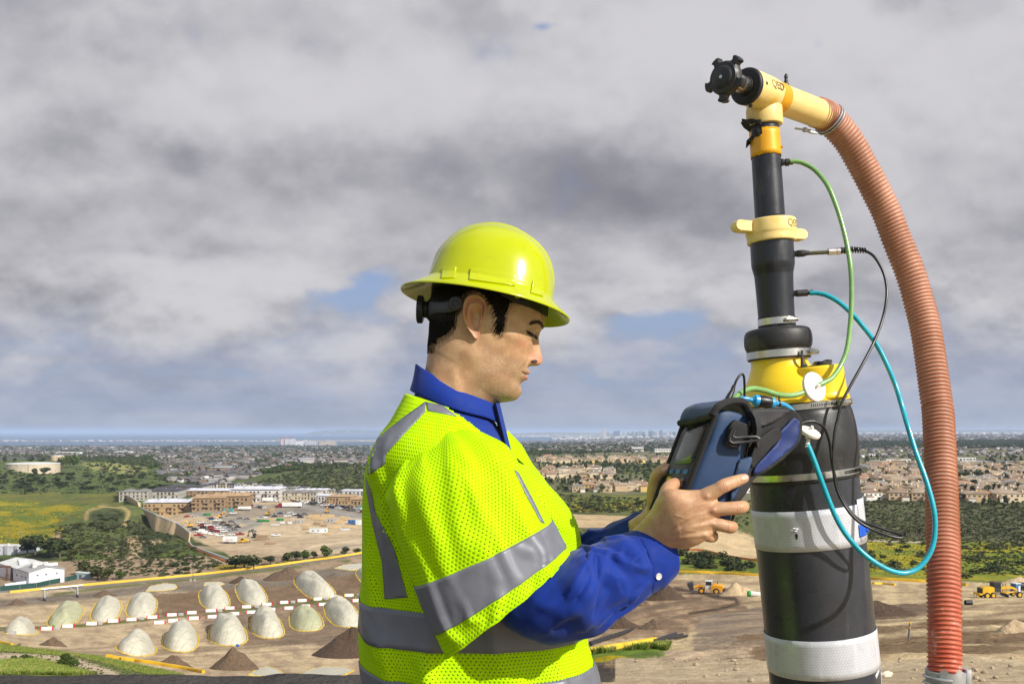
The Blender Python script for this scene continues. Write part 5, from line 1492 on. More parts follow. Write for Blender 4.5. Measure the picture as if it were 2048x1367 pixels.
 def hairs(name,spine,wid,cnt,L,dirf,seed,r=.00022,lift=.0012):
  rr = random.Random(seed); b = MB(); sp = crv(spine,12)
  for _ in range(cnt):
   t = rr.random(); p = sp[min(int(t * (len(sp) - 1)),len(sp) - 1)]
   w = wid * (.55 + .45 * math.sin(math.pi * min(1,t * 1.1 + .08)))
   zx,zy = p[0] + rr.uniform(-2,2),p[1] + rr.uniform(-w,w)
   l,nn = hit(hbv,780 + zx / 3.4175,430 + zy / 3.4175)
   if l is None: continue
   d = dirf(t); d = (hf * d[0] + hu * d[1] + Vector((0,-.2,0)) + Vector((rr.gauss(0,.2),0,rr.gauss(0,.2)))); d = (d - nn * d.dot(nn)).normalized()
   ln = L * rr.uniform(.6,1.1)
   b.tube([l - nn * .0003,l + d * ln * .5 + nn * lift,l + d * ln + nn * lift * .8],[r,r * .9,r * .3],4,0,False)
  o = b.build(name,M_HAIR,PB); return o
 hairs('eyebrow',[(960,750),(990,738),(1018,738),(1038,752),(1048,776),(1046,798)],8.5,420,.0068,lambda t: (-.8 + .2 * t,.5 - .3 * t),2)
 hairs('eyelash',[(934,789),(955,800),(978,812),(997,824),(1004,832)],2,160,.0062,lambda t: (.75,-.75),3,.00028)
 eb = MB()
 lid = []
 for zx,zy in [(928,786),(950,797),(975,810),(995,822),(1006,834)]:
  l,nn = hit(hbv,780 + zx / 3.4175,430 + zy / 3.4175)
  if l is not None: lid.append(l + nn * .0003)
 if len(lid) > 2:
  eb.tube(lid,[.0006] + [.0011] * (len(lid) - 2) + [.0007],6)
  eb.build('lash_line',M_HAIR,PB)
 for zx,zy in ((702,736),(612,916),(824,1076),(760,925),(860,960)):
  x,y = 780 + zx / 3.4175,430 + zy / 3.4175
  patch('mole',[(x - .8,y),(x,y - .8),(x + .8,y),(x,y + .8)],hbv,.0003,M_CREASE,PB,2,0)
 NOST_SHADE = pmat('nostril_shade',(.055,.022,.016),.8)  # dark patch painting the shade inside the nose opening; no hole modelled
 patch('nostril_shade',[(1061,722),(1065,719.5),(1071,719),(1075,721),(1074,724.5),(1068,726),(1062,725)],hbv,.0004,NOST_SHADE,PB,1.6,0)
 patch('eye',[(1055,663.5),(1060,664.5),(1066,668),(1072,672.5),(1069,674),(1062,671.5),(1057,668)],hbv,.0003,pmat('eye_dark',(.05,.032,.024),.12,coat=.6),PB,1.5,0)
# ---------------- hard hat
 cx_,cy_ = 971,608; HC = P(cx_,cy_,HEAD_Y); a_ = R(10.6); rl = R(-5)
 f_ = Vector((math.cos(a_),0,-math.sin(a_))); u_ = Vector((math.sin(a_),0,math.cos(a_))); s_ = Vector((0,1,0))
 rm = Matrix.Rotation(rl,3,f_); u_ = rm @ u_; s_ = rm @ s_
 pm = HEAD_Y / F
 hat = empty('hard_hat',HC); hat.parent = PB; hat.location = HC - PB.location
 prof = [(28,-123,132,108),(38,-121,130.5,106.5),(60.7,-116,126.5,102),(89.8,-107.4,117,94),(116,-91,102,81),(136,-71,80,63),(148,-52,58,46),(156,-32,38,30),(160,-16,20,16),(161.5,-2,6,4)]
 c = crv(prof,6); n = 128
 def hatpt(x,y,z): return HC + (f_ * x + s_ * y + u_ * z) * pm
 rings = []
 def ridge(y): return 5.0 * (1 / (1 + math.exp((abs(y) - 17) / 1.6)))
 for (z,xb,xf,b_) in c:
  r_ = []
  for k in range(n):
   t = 2 * math.pi * k / n; ct,st_ = math.cos(t),math.sin(t)
   ex = 2.25
   q = math.copysign(abs(ct) ** (2 / ex),ct); l = math.copysign(abs(st_) ** (2 / ex),st_)
   cxm = (xb + xf) / 2; hx_ = (xf - xb) / 2
   y = l * b_; x = cxm + q * hx_
   g_ = ridge(y) * min(1,max(0,(z - 34) / 40))
   d = Vector((q / hx_,l / b_,.006 + .9 * (z / 160) ** 3 / 60)).normalized() if z < 155 else Vector((0,0,1))
   r_.append(hatpt(x + d.x * g_,y + d.y * g_,z + d.z * g_ * 1.0))
  rings.append(r_)
 brim = []
 for (k_,z,th) in ((0.0,28,0),(.10,24,0),(.35,17,0),(.70,7,0),(.93,.8,0),(.985,-.5,0),(1.0,-2.2,0),(.985,-4.0,0),(.93,-2.6,0),(.70,3.6,0),(.35,13.5,0),(.06,22,0),(-.03,26,0)):
  r_ = []
  for k in range(n):
   t = 2 * math.pi * k / n; ct,st_ = math.cos(t),math.sin(t); ex = 2.25
   q = math.copysign(abs(ct) ** (2 / ex),ct); l = math.copysign(abs(st_) ** (2 / ex),st_)
   xi = 4.5 + q * 127.5; yi = l * 108; xo = q * 0 + ct * 172; yo = st_ * 143
   r_.append(hatpt(xi + (xo - xi) * k_,yi + (yo - yi) * k_,z))
  brim.append(r_)
 inner = []
 for (z,xb,xf,b_) in ((27,-120.5,129.5,105.5),(70,-111,121,96),(120,-84,96,75),(150,-40,48,38),(155,-6,8,6)):
  inner.append([hatpt((xb + xf) / 2 + math.cos(2 * math.pi * k / n) * (xf - xb) / 2,math.sin(2 * math.pi * k / n) * b_,z) for k in range(n)])
 b = MB(); b.ring_loft(list(reversed(rings)) + brim[1:] + inner)
 shell = b.build('shell',M_HELMET,hat,True,True,60)
 shbv = bvh_of([shell])
 def slot(pts_z,off,nm='accessory_slot'):
  poly = [(780 + x / 3.4175,430 + y / 3.4175) for x,y in pts_z]
  o = patch(nm,poly,shbv,off,M_HELMET,shell,3.0,off + .002)
  bv_ = o.modifiers.new('bev','BEVEL'); bv_.width = .0012; bv_.segments = 2; bv_.limit_method = 'ANGLE'; bv_.angle_limit = R(50)
  return o
 slot([(552,366),(858,412),(852,488),(540,446)],.0034)
 slot([(364,360),(456,354),(446,432),(350,436)],.0030)
 slot([(972,448),(1050,478),(1044,560),(958,534)],.0030)
 b = MB()
 for z0,z1,k_ in ((6,34,.93),):
  r1 = []
  for z in (z0,z1):
   for kk in (k_,k_ - .02):
    r1.append([hatpt(3 + math.cos(2 * math.pi * k / 64) * 124 * kk,math.sin(2 * math.pi * k / 64) * 104 * kk,z) for k in range(64)])
  b.ring_loft([r1[0],r1[2],r1[3],r1[1],r1[0]],0,False)
 b.build('suspension_band',M_CABLE,hat)
 b = MB()
 st = crv([(486,592,.012),(440,610,.012),(380,628,.0105),(320,630,.0105),(270,636,.013)],6)
 rows = []
 for zx,zy,w in st:
  l = P(780 + zx / 3.4175,430 + zy / 3.4175,1.622 + max(0,(400 - zx)) * .00035)
  rows.append([l + Vector((0,0,w)),l + Vector((0,-.0015,w * .8)),l + Vector((0,-.0015,-w * .8)),l + Vector((0,0,-w)),l + Vector((0,.003,0))])
 b.ring_loft(rows)
 b.lathe(P(780 + 447 / 3.4175,430 + 602 / 3.4175,1.618),(0,-1,0),[(-.002,.0115),(.003,.0115),(.0035,.006),(.001,.005)],20)
 b.build('ratchet_strap',M_BLACKPL,hat)
 kc = P(780 + 225 / 3.4175,430 + 645 / 3.4175,1.70)
 b = MB(); ax = Vector((-1,0,.05)).normalized()
 b.lathe(kc + ax * -.034,ax,[(0,.017),(.006,.021),(.022,.021),(.026,.016),(.033,.015)],28)
 gr = []
 for d in (.033,.0345,.043,.0445):
  gr.append((d,.0245 if d in (.0345,.043) else .0235))
 b.lathe(kc + ax * -.034,ax,gr,36)
 for k in range(18):
  t = 2 * math.pi * k / 18; y_ = ax.cross(Vector((0,0,1))).normalized(); z_ = ax.cross(y_)
  b.box(kc + ax * .005 + (y_ * math.cos(t) + z_ * math.sin(t)) * .0245,(.009,.0035,.0035),Matrix((ax,y_ * math.cos(t) + z_ * math.sin(t),ax.cross(y_ * math.cos(t) + z_ * math.sin(t)))).transposed())
 b.build('ratchet_knob',M_BLACKPL,hat)
 MB().lathe(P(780 + 872 / 3.4175,430 + 548 / 3.4175,1.598),(0,-1,0),[(0,.0055),(.003,.0055),(.003,.0025),(0.001,.0025)],16).build('chinstrap_eyelet',M_HELMET,hat)
 sw = MB()
 rows = []
 for zx,zy0,zy1 in ((760,500,552),(810,520,575),(850,530,600),(900,545,615),(950,560,632),(1000,575,652),(1035,590,676),(1056,600,690),(1066,606,694)):
  q = []
  for zy in (zy0,zy1):
   l,nn = hit(hbv,780 + zx / 3.4175,430 + zy / 3.4175)
   if l is None: l,nn = P(780 + zx / 3.4175,430 + zy / 3.4175,1.688),Vector((.8,-.6,0))
   q.append((l,nn))
  rows.append([q[0][0] + q[0][1] * .006,q[1][0] + q[1][1] * .0045,q[1][0] - q[1][1] * .001,q[0][0] - q[0][1] * .001])
 sw.ring_loft(rows); sw.build('sweatband',M_CABLE,hat)
# ---------------- shirt
 def creases(seed,amp,fs_,ft_,rot=0.0):
  def f(I,T):
   x = I * fs_ + np.cos(T) * rot + seed; y = np.cos(T) * ft_ + np.sin(T) * ft_ * .8 + 31 * seed
   a = fbm(x * .45 + 40,y * .5 + 40,3,.45) - .5
   w1 = fbm(x * .3 + 11,y * .35 + 70,2,.5) * 9
   ph = x * .55 + y * .9 + w1
   r = np.exp(-((np.mod(ph,3.4) - 1.2) / .42) ** 2) * np.clip(fbm(x * .6 + 5,y * .6 + 8,2) * 3 - 1.1,0,1)
   ph2 = x * .9 - y * .6 + w1 * .8
   r2 = np.exp(-((np.mod(ph2,4.1) - 1.2) / .35) ** 2) * np.clip(fbm(x * .5 + 25,y * .7 + 3,2) * 3 - 1.3,0,1)
   return amp * (a * .8 + r * .75 + r2 * .5)
  return f
 def ridges(lines):
  def f(I,T):
   x = np.cos(T); near = np.clip(-np.sin(T) * 3 + .6,0,1); out = 0
   for (i0,x0,i1,x1,w,a) in lines:
    L = (i1 - i0) ** 2 + (x1 - x0) ** 2
    t = np.clip(((I - i0) * (i1 - i0) + (x - x0) * (x1 - x0)) / L,0,1)
    wob = .03 * np.sin(t * 7 + i0 * 40)
    d = np.hypot(I - i0 - t * (i1 - i0) + wob,x - x0 - t * (x1 - x0) - wob)
    s = ((I - i0) * (x1 - x0) - (x - x0) * (i1 - i0)) > 0
    ww = np.where(s,w,w * .45)
    out = out + a * np.exp(-(d / ww) ** 2) * np.sin(math.pi * np.clip(t * .86 + .10,0,1)) ** .6
   return out * near
  return f
 torso_st = [(836,770,985,828,1.714,.062),(818,800,998,850,1.714,.095),(792,838,1012,878,1.714,.155),(768,878,1024,912,1.715,.192),(746,930,1062,950,1.715,.200),(735,1000,1105,1010,1.715,.188),(733,1070,1128,1060,1.715,.178),(733,1150,1142,1150,1.715,.172),(733,1265,1152,1270,1.715,.170),(739,1367,1170,1367,1.715,.176),(742,1500,1165,1500,1.715,.178),(760,1600,1140,1600,1.715,.165)]
 T1 = Loft(torso_st,9,128)
 T1.wave(lambda I,T: creases(1,.006,9,3)(I,T) * np.clip(I * 3,0,1))
 sh = T1.mesh('shirt',M_SHIRT,PB,-.004)
 sl = [(905,1150,1050,1040,1.515,.062,0),(960,1205,1095,1085,1.503,.064,0),(1020,1252,1135,1105,1.495,.066,0),(1088,1284,1165,1098,1.492,.066,4),(1142,1281,1192,1086,1.494,.063,8),(1196,1250,1220,1077,1.498,.059,12),(1246,1219,1246,1070,1.503,.054,15),(1288,1192,1266,1063,1.509,.049,18)]
 S1 = Loft(sl,14,128)
 def slf(I,T):
  near = -np.sin(T)
  w = creases(3,.010,7,2.2,1.6)(I,T)
  ph = I * 13 + np.cos(T) * 2.8
  fold = np.clip(np.sin(ph + 2.2 * fbm(I * 5 + 3,np.cos(T) * 2 + 9,3)) - .15,0,1) ** 1.2 * .0085 * np.clip(near + .5,0,1) * np.clip((I - .12) / .3,0,1) * np.clip((1.03 - I) / .12,0,1)
  return w * np.clip((1.05 - I) / .2,.35,1) + fold
 S1.wave(slf)
 S1.wave(lambda I,T: -.007 * np.clip((.34 - I) / .1,0,1))
 S1.wave(lambda I,T: np.clip((I - .30) / .12,0,1) * ridges([(.50,.75,.22,-.55,.10,.009),(.52,.80,.40,-.70,.09,.011),(.55,.85,.60,-.55,.08,.010),(.62,.80,.80,-.35,.08,.010),(.70,.70,.96,.05,.07,.008),(.90,-.75,.62,-.90,.08,.008),(.95,-.35,.72,-.62,.06,.007),(.30,.5,.12,.0,.08,.006)])(I,T))
 slv = S1.mesh('sleeve',M_SHIRT,sh)
 CU = Loft([(1284,1192,1262,1068,1.507,.0475,18),(1290,1190,1266,1064,1.507,.0495,19),(1304,1181,1276,1057,1.510,.0485,24),(1322,1166,1292,1048,1.514,.0470,28),(1330,1155,1304,1044,1.517,.0460,30)],5,96)
 CU.wave(lambda I,T: creases(5,.0022,4,3)(I,T))
 CU.mesh('cuff',M_SHIRT,sh,thick=.003,toff=-1)
 cub = bvh_of([o for o in sh.children if o.name.startswith('cuff')])
 l,nn = hit(cub,1317,1152)
 if l is not None:
  MB().lathe(l,nn,smooth_prof([(-.001,.0056),(.0012,.0056),(.0022,.0050),(.0016,.0034),(.0016,.0005)],3),20).build('cuff_button',M_BUTTON,sh)
 sl2 = [(1040,1150,1080,1010,1.83,.06,0),(1098,1170,1130,1066,1.80,.06,0),(1140,1160,1158,1070,1.785,.058,0),(1176,1140,1180,1058,1.77,.056,0),(1208,1120,1208,1054,1.755,.052,0),(1240,1104,1232,1042,1.735,.048,0),(1270,1088,1262,1030,1.715,.044,0),(1296,1072,1291,1019,1.700,.041,0)]
 S2 = Loft(sl2,10,96); S2.wave(lambda I,T: creases(8,.011,8,2,1.2)(I,T) * np.clip((1.05 - I) / .35,.1,1))
 S2.mesh('sleeve',M_SHIRT,sh,thick=.002,toff=-1)
 vs = []; cf = []; m = 9; n = 90
 top = [(833,728,992,806,1.714,.0655),(834,726,993,808,1.714,.066)]
 for i in range(m):
  k = i / (m - 1)
  for j in range(n + 1):
   t = R(8) + (2 * math.pi - R(16)) * j / n
   fr = max(0,math.cos(t)) ** 6
   ax,ay = 834 - 12 * k ** 1.4,727 + 54 * k; bx,by = 990 + 14 * k,803 + 36 * k + 18 * k * fr
   hd = .066 + .020 * k + .006 * math.sin(math.pi * k)
   A = P(ax,ay,1.714); B = P(bx,by,1.714); C = (A + B) / 2
   p = C + (B - A) / 2 * math.cos(t) + Vector((0,hd * math.sin(t),0))
   p += Vector((0,0,-.010 * math.sin(t) ** 2 * (1 if math.sin(t) < 0 else 1)))
   p += (p - C).normalized() * (.0015 * math.sin(j * .35 + 2 * k) * k)
   vs.append(p)
 for i in range(m - 1):
  for j in range(n):
   a = i * (n + 1) + j; cf.append((a,a + 1,a + n + 2,a + n + 1))
 co = mesh_obj('collar',vs,cf,M_SHIRT,None,True); s__ = co.modifiers.new('t','SOLIDIFY'); s__.thickness = .003; s__.offset = -1
 sb = co.modifiers.new('s','SUBSURF'); sb.levels = 1; sb.render_levels = 1
 set_parent(co,sh)
 b = MB(); rr_ = []
 for k in range(8):
  t = k / 7; x = 996 + 26 * t; y = 806 + 108 * t
  rr_.append([P(x - 4,y,1.665 - .02 * t),P(x + 3,y - 1,1.68 - .02 * t),P(x + 3.5,y - 1,1.73),P(x - 12,y,1.73)])
 b.ring_loft(rr_); b.build('placket',M_SHIRT,sh)
 cb = bvh_of([co])
 for (px_b,py_b,dd) in ((974,850,.0),):
  l,nn = hit(cb,px_b,py_b)
  if l is None: l,nn = P(px_b,py_b,1.66),Vector((0,-1,0))
  MB().lathe(l,nn,smooth_prof([(-.001,.0048),(.0012,.0048),(.002,.0042),(.0015,.003),(.0015,.0004)],3),18).build('collar_button',M_BUTTON,co)
 tb = MB()
 c = crv([(738,1480,1165,1480,1.715,.168),(745,1560,1150,1560,1.715,.170),(752,1680,1130,1680,1.715,.165)],4)
 tb.ring_loft([[(P(ax,ay,Y) + P(bx,by,Y)) / 2 + (P(bx,by,Y) - P(ax,ay,Y)) / 2 * math.cos(t) + Vector((0,hd * math.sin(t),0)) for t in np.linspace(0,2 * math.pi,32,endpoint=False)] for ax,ay,bx,by,Y,hd in c])
 for yy in (-.085,.085):
  hip = P(938,1640,1.715) + Vector((0,yy,0)); ft = Vector((hip.x,hip.y,.04))
  tb.tube([hip + Vector((0,0,.08)),hip.lerp(ft,.25),hip.lerp(ft,.5),hip.lerp(ft,.75),ft],[.105,.095,.078,.072,.070],20)
 tv,tf = voxel_merge(tb,.012,4)
 to = mesh_obj('trousers',tv,tf,M_JEANS,None,True); set_parent(to,PB)
 for yy in (-.085,.085):
  b = MB(); hip = P(938,1640,1.715) + Vector((0,yy,0))
  b.ring_loft([[Vector((hip.x - .10 + x,hip.y + w * math.cos(t),.0 + hgt * (.5 + .5 * math.sin(t)))) for t in np.linspace(0,2 * math.pi,16,endpoint=False)] for x,w,hgt in ((0,.03,.08),(.03,.042,.12),(.09,.044,.13),(.15,.046,.09),(.22,.05,.065),(.27,.04,.05),(.295,.015,.03))])
  b.build('boot',M_RUBBER,PB)
# ---------------- vest
 vt = [(s[0] - (5 if s[1] > 820 else 2),s[1],s[2] + d_,s[3],s[4],s[5] + .010) for s,d_ in zip(torso_st,(2,2,4,8,14,26,27,22,18,26,34,30))]
 vt[1] = (813,787,998,850,1.714,.105)
 V1 = Loft(vt[1:11],12,160)
 V1.wave(lambda I,T: creases(11,.008,8,3)(I,T) * np.clip(I * 3,0,1))
 V1.wave(ridges([(.30,-.75,.62,-.55,.08,.010),(.55,-.85,.95,-.60,.09,.012),(.62,-.35,.98,-.25,.10,.010),(.70,-.95,.86,-.2,.06,.009),(.72,.2,.98,.35,.10,.010),(.18,-.6,.38,-.8,.08,.007),(.80,.6,.98,.75,.09,.010),(.35,.75,.60,.88,.07,.008)]))
 pxx,pyy = V1.proj()
 near = (V1.t > math.pi)
 opening = [(850,700),(857,786),(884,806),(908,823),(937,843),(966,868),(993,895),(1012,914),(1022,926),(1400,926),(1400,700)]
 idxn = np.where(near)[0]
 vm = np.zeros((V1.m,V1.n),bool)
 inn = inpoly(pxx,pyy,opening)
 for j in range(V1.n):
  jj = j if near[j] else (V1.n - j) % V1.n
  vm[:,j] = inn[:,jj] & (pyy[:,jj] < 1150)
 vm_near = vm.copy()
 for j in range(V1.n):
  if not near[j]:
   jj = (V1.n - j) % V1.n
   vm[:,j] = inn[:,jj] & (pyy[:,jj] < 918)
 solid = np.zeros((V1.m,V1.n))
 dil = vm_near.copy()
 for _ in range(4): dil = dil | np.roll(dil,1,1) | np.roll(dil,-1,1) | np.roll(dil,1,0) | np.roll(dil,-1,0)
 solid[dil] = 1
 solid[:3] = 1
 ve = V1.mesh('vest',M_VEST,PB,0,mask=vm,thick=.0012,uv=True,solid=solid)
 SV = Loft([(822,908,922,850,1.61,.070,0),(785,956,968,872,1.582,.098,0),(781,1010,1018,910,1.555,.112,0),(801,1082,1064,985,1.535,.108,0),(832,1166,1100,1042,1.518,.101,0),(866,1246,1124,1086,1.508,.095,-4),(884,1284,1135,1102,1.504,.092,-10),(898,1311,1142,1113,1.502,.090,-15)],12,160)
 SV.wave(lambda I,T: creases(17,.0085,6,2.6,1.5)(I,T) * np.clip(I * 4,.2,1))
 SV.wave(ridges([(.10,.55,.50,.10,.16,.009),(.16,.85,.62,.62,.12,.009),(.22,-.2,.60,-.45,.16,.008),(.30,.25,.74,.30,.10,.006),(.50,-.72,.98,-.62,.12,.009),(.62,.10,.98,-.05,.10,.007),(.60,.75,.98,.55,.09,.007),(.05,-.55,.42,-.78,.12,.008),(.70,-.35,.95,-.25,.07,.005)]))
 ssol = np.zeros((SV.m,SV.n)); ssol[-10:] = .0; ssol[:2] = 1
 vs_ = SV.mesh('vest_sleeve',M_VEST,ve,thick=.0012,uv=True,solid=ssol)
 k0,k1 = int(.575 * (SV.m - 1)),int(.765 * (SV.m - 1))
 bandl = SV.mesh('reflective_strip',M_STRIP,ve,.0024,k0,k1,thick=.0006)
 SV.mesh('sleeve_hem',M_VEST,ve,.0018,SV.m - 3,SV.m - 1,thick=.001,uv=True,solid=np.ones((SV.m,SV.n)))
 FV = Loft([(905,905,1015,862,1.84,.075,0),(900,960,1044,898,1.86,.085,0),(930,1020,1078,950,1.865,.085,0),(975,1080,1116,1005,1.862,.082,0),(1030,1120,1140,1035,1.855,.078,0),(1070,1150,1155,1056,1.85,.075,0),(1095,1165,1150,1085,1.845,.07,0)],10,96)
 FV.wave(lambda I,T: creases(23,.006,6,2.6,1.5)(I,T))
 FV.mesh('vest_sleeve',M_VEST,ve,thick=.0012,uv=True,solid=np.zeros((FV.m,FV.n)))
 FV.mesh('reflective_strip',M_STRIP,ve,.0024,int(.47 * (FV.m - 1)),int(.68 * (FV.m - 1)),thick=.0006)
 def trunk_strip(y0,y1):
  I0 = np.argmin(np.abs(V1.c[:,1] - y0)); I1 = np.argmin(np.abs(V1.c[:,1] - y1))
  return V1.mesh('reflective_strip',M_STRIP,ve,.0024,int(I0),int(I1),thick=.0006)
 V1c = V1.c
 trunk_strip(1188,1252); trunk_strip(1312,1385)
 vb = bvh_of([ve,vs_])
 strip = lambda poly: patch('reflective_strip',poly,vb,.0026,M_STRIP,ve,6.0,.0008)
 strip([(851.5,804),(850.6,825),(812,866),(773,909),(771,928),(733,953),(731,942),(740,902),(752,881),(800,842)])
 strip([(852,805),(884.7,812),(913,834),(856,823)])
 strip([(733,954),(745,985),(752,1023),(790,1099),(816,1193),(771,1197),(766,1122),(747,1047),(736,985)])
 strip([(1027,940),(1035,946),(1062,996),(1088,1048),(1080,1044),(1050,990)])
 strip([(1022,884),(1032,892),(1052,934),(1046,930),(1030,902)])
 return PB
PERSON = build_person()
# ------------------------------------------------------------------ the meter in its padded bag
def zc(x,y):
 return (1260 + x / 3.4175,720 + y / 3.4175)
def make_nylon(name,col):
 m = pmat(name,col,.62,.16,40,.0,900,col2=tuple(c * .55 for c in col),c2lo=.55,c2hi=.8,c2scale=30,sheen=.06)
 N = NT(m.node_tree); b = m.node_tree.nodes['Principled BSDF']
 tc = N.n('ShaderNodeTexCoord').outputs['Object']
 w = N.n('ShaderNodeTexWave'); w.inputs['Scale'].default_value = 300; w.bands_direction = 'DIAGONAL'
 N.link(tc,w.inputs['Vector'])
 bn = N.n('ShaderNodeBump'); bn.inputs['Strength'].default_value = .25; bn.inputs['Distance'].default_value = .0006
 N.link(w.outputs[1],bn.inputs['Height']); N.link(bn.outputs[0],b.inputs['Normal'])
 return m
def build_meter():
 NYL = make_nylon('blue_nylon',(.013,.045,.122)); NYB = make_nylon('bright_blue_lining',(.004,.022,.13)); TRIM = pmat('black_binding',(.012,.012,.013),.8,.3,200,.5,700)
 FACE = pmat('meter_face',(.018,.018,.019),.38,.12,50); SCREEN = pmat('lcd_screen',(.05,.05,.056),.2,.05,30,coat=.2)
 KEY = pmat('meter_key',(.05,.052,.056),.5,.1,80); KEYY = pmat('yellow_key',(.55,.38,.02),.5,.1,80); KEYB = pmat('blue_key',(.03,.13,.36),.5,.1,80)
 A = P(1436,818,1.474); B = P(1352,1042,1.482)
 L0 = P(1367,846,1.582); L1 = P(1303,1018,1.588)
 K0 = P(1506,838,1.492); K1 = P(1464,1044,1.500)
 root = empty('gas_meter',(B + K1) / 2,'blue padded meter bag with screen and keypad held in both hands','gas meter')
 def row(t,g=1.0):
  n = B.lerp(A,t); l = L1.lerp(L0,t); k = K1.lerp(K0,t); bl = l + (k - n)
  c = (n + l + k + bl) / 4
  return [c + (q - c) * g for q in (n,l,bl,k)]
 rings = []
 for t,g in ((-.012,.80),(-.012,.93),(.0,.985),(.03,1),(.15,1),(.3,1),(.45,1),(.6,1),(.75,1),(.9,1),(.97,1),(1.0,.985),(1.012,.93),(1.012,.8)):
  q = row(t,g); r_ = []
  for e in range(4):
   a,b = q[e],q[(e + 1) % 4]; o = (a + b) / 2 - (q[0] + q[1] + q[2] + q[3]) / 4; o.normalize()
   for k in range(8):
    s = k / 8
    p = a.lerp(b,s)
    pad = .006 if e == 3 else (.0 if e == 0 else .004)
    p += o * pad * (1 - (2 * s - 1) ** 4) * min(1,max(0,1 - abs(2 * t - 1) ** 6))
    if k == 0:
     cc = (q[0] + q[1] + q[2] + q[3]) / 4; p = p + (cc - p).normalized() * .004
    r_.append(p + Vector((noise.noise(p * 28),noise.noise(p * 28 + Vector((7,0,0))),noise.noise(p * 28 + Vector((0,9,0))))) * .0036)
  rings.append(r_)
 pouch = MB().ring_loft(rings).build('pouch',NYL,root,True,True,70)
 def pipe(pts,r,name='piping',par=pouch,m=TRIM):
  return MB().tube(pts,r,8).build(name,m,par)
 edge = lambda i,t,o=.001: (lambda q: q[i] + (q[i] - sum(q,Vector()) / 4).normalized() * o)(row(t))
 ts = np.linspace(-.01,1.01,14)
 pipe([edge(0,t,.0) for t in ts],.0042)
 pipe([edge(1,t,.0) for t in ts],.0042)
 pipe([edge(3,t,.0) for t in ts],.0026)
 nrm = (L0 - A).cross(B - A).normalized()
 if nrm.dot(CAMO - A) < 0: nrm = -nrm
 def face(u,v,o=.0):
  n = B.lerp(A,v); l = L1.lerp(L0,v); return n.lerp(l,u) + nrm * o
 def slab(u0,u1,v0,v1,o,h,name,m,par,bev=.12):
  b = MB(); rr_ = []
  for k,oo in ((1,o),(1,o + h * .7),(1 - bev,o + h)):
   r_ = []
   uc,vc,du,dv = (u0 + u1) / 2,(v0 + v1) / 2,(u1 - u0) / 2 * k,(v1 - v0) / 2 * (1 - (1 - k) * .5)
   for sx,sy in ((-1,-.8),(-.8,-1),(.8,-1),(1,-.8),(1,.8),(.8,1),(-.8,1),(-1,.8)):
    r_.append(face(uc + du * sx,vc + dv * sy,oo))
   rr_.append(r_)
  b.ring_loft(rr_)
  return b.build(name,m,par)
 fp = slab(.08,.93,.02,.97,-.002,.0035,'front_panel',FACE,root,.02)
 slab(.12,.80,.52,.90,.0015,.0015,'screen_bezel',pmat('bezel',(.010,.010,.011),.3),fp,.03)
 slab(.17,.74,.55,.87,.003,.0006,'screen',SCREEN,fp,.02)
 for r_,v in enumerate((.44,.36,.28,.20,.12)):
  for c_,u in enumerate((.25,.50,.74)):
   if r_ == 4 and c_ != 1: continue
   m = KEYB if r_ == 0 else (KEYY if (r_ == 1 and c_ == 2) else KEY)
   slab(u - .07,u + .07,v - .022,v + .022,.0015,.0016,'key',m,fp,.25)
   if r_ > 0 and m is KEY:
    slab(u - .02,u + .02,v - .009,v + .009,.0031,.0003,'key_mark',M_SCUFF,fp,.2)
 rows = [[(1359.5,846,1.575),(1384,842,1.535),(1408,836,1.495),(1425,829,1.455)],[(1361,832,1.575),(1386,826,1.535),(1412,819,1.495),(1434,814,1.455)],[(1370,817,1.585),(1394,811,1.545),(1424,806,1.505),(1452,803,1.463)],[(1392,807,1.60),(1420,803,1.56),(1450,801,1.52),(1476,801,1.475)],[(1420,806,1.625),(1448,806,1.585),(1474,806,1.54),(1494,812,1.485)],[(1440,822,1.635),(1466,824,1.60),(1488,830,1.55),(1505,838,1.488)]]
 rows = [crv(r,4) for r in rows]
 cols = [crv([tuple(rows[i][j]) for i in range(len(rows))],4) for j in range(len(rows[0]))]
 nR,nC = len(cols[0]),len(cols)
 vs = [P(*cols[j][i]) + Vector((0,0,noise.noise(P(*cols[j][i]) * 40) * .003)) for i in range(nR) for j in range(nC)]
 fs = [(i * nC + j,i * nC + j + 1,(i + 1) * nC + j + 1,(i + 1) * nC + j) for i in range(nR - 1) for j in range(nC - 1)]
 fl = mesh_obj('top_flap',vs,fs,NYL,None,True); sd_ = fl.modifiers.new('t','SOLIDIFY'); sd_.thickness = .007; sd_.offset = -1
 set_parent(fl,root)
 pipe([vs[j] for j in range(nC)],.0058,'binding',fl)
 pipe([vs[i * nC + nC - 1] + Vector((0,-.001,0)) for i in range(nR)],[.0055] * 4 + [.0065] * (nR - 4),'binding',fl)
 def sheet(name,poly,dfn,thick,m,par,step=5):
  from mathutils.geometry import delaunay_2d_cdt
  pts = []
  pl = [zc(*p) for p in poly]; n = len(pl)
  sm = crv([tuple(p) for p in pl] + [tuple(pl[0])],4)[:-1]
  pts = [Vector(p) for p in sm]; nb = len(pts); ed = [(i,(i + 1) % nb) for i in range(nb)]
  gx,gy = np.meshgrid(np.arange(min(p[0] for p in pl),max(p[0] for p in pl),step),np.arange(min(p[1] for p in pl),max(p[1] for p in pl),step))
  for x,y in zip(gx[inpoly(gx,gy,[tuple(p) for p in sm])],gy[inpoly(gx,gy,[tuple(p) for p in sm])]):
   if min((Vector((x,y)) - p).length for p in pts[:nb]) > step * .5: pts.append(Vector((x,y)))
  v2,_,f2,_,_,_ = delaunay_2d_cdt(pts,ed,[],1,1e-5)
  w = []
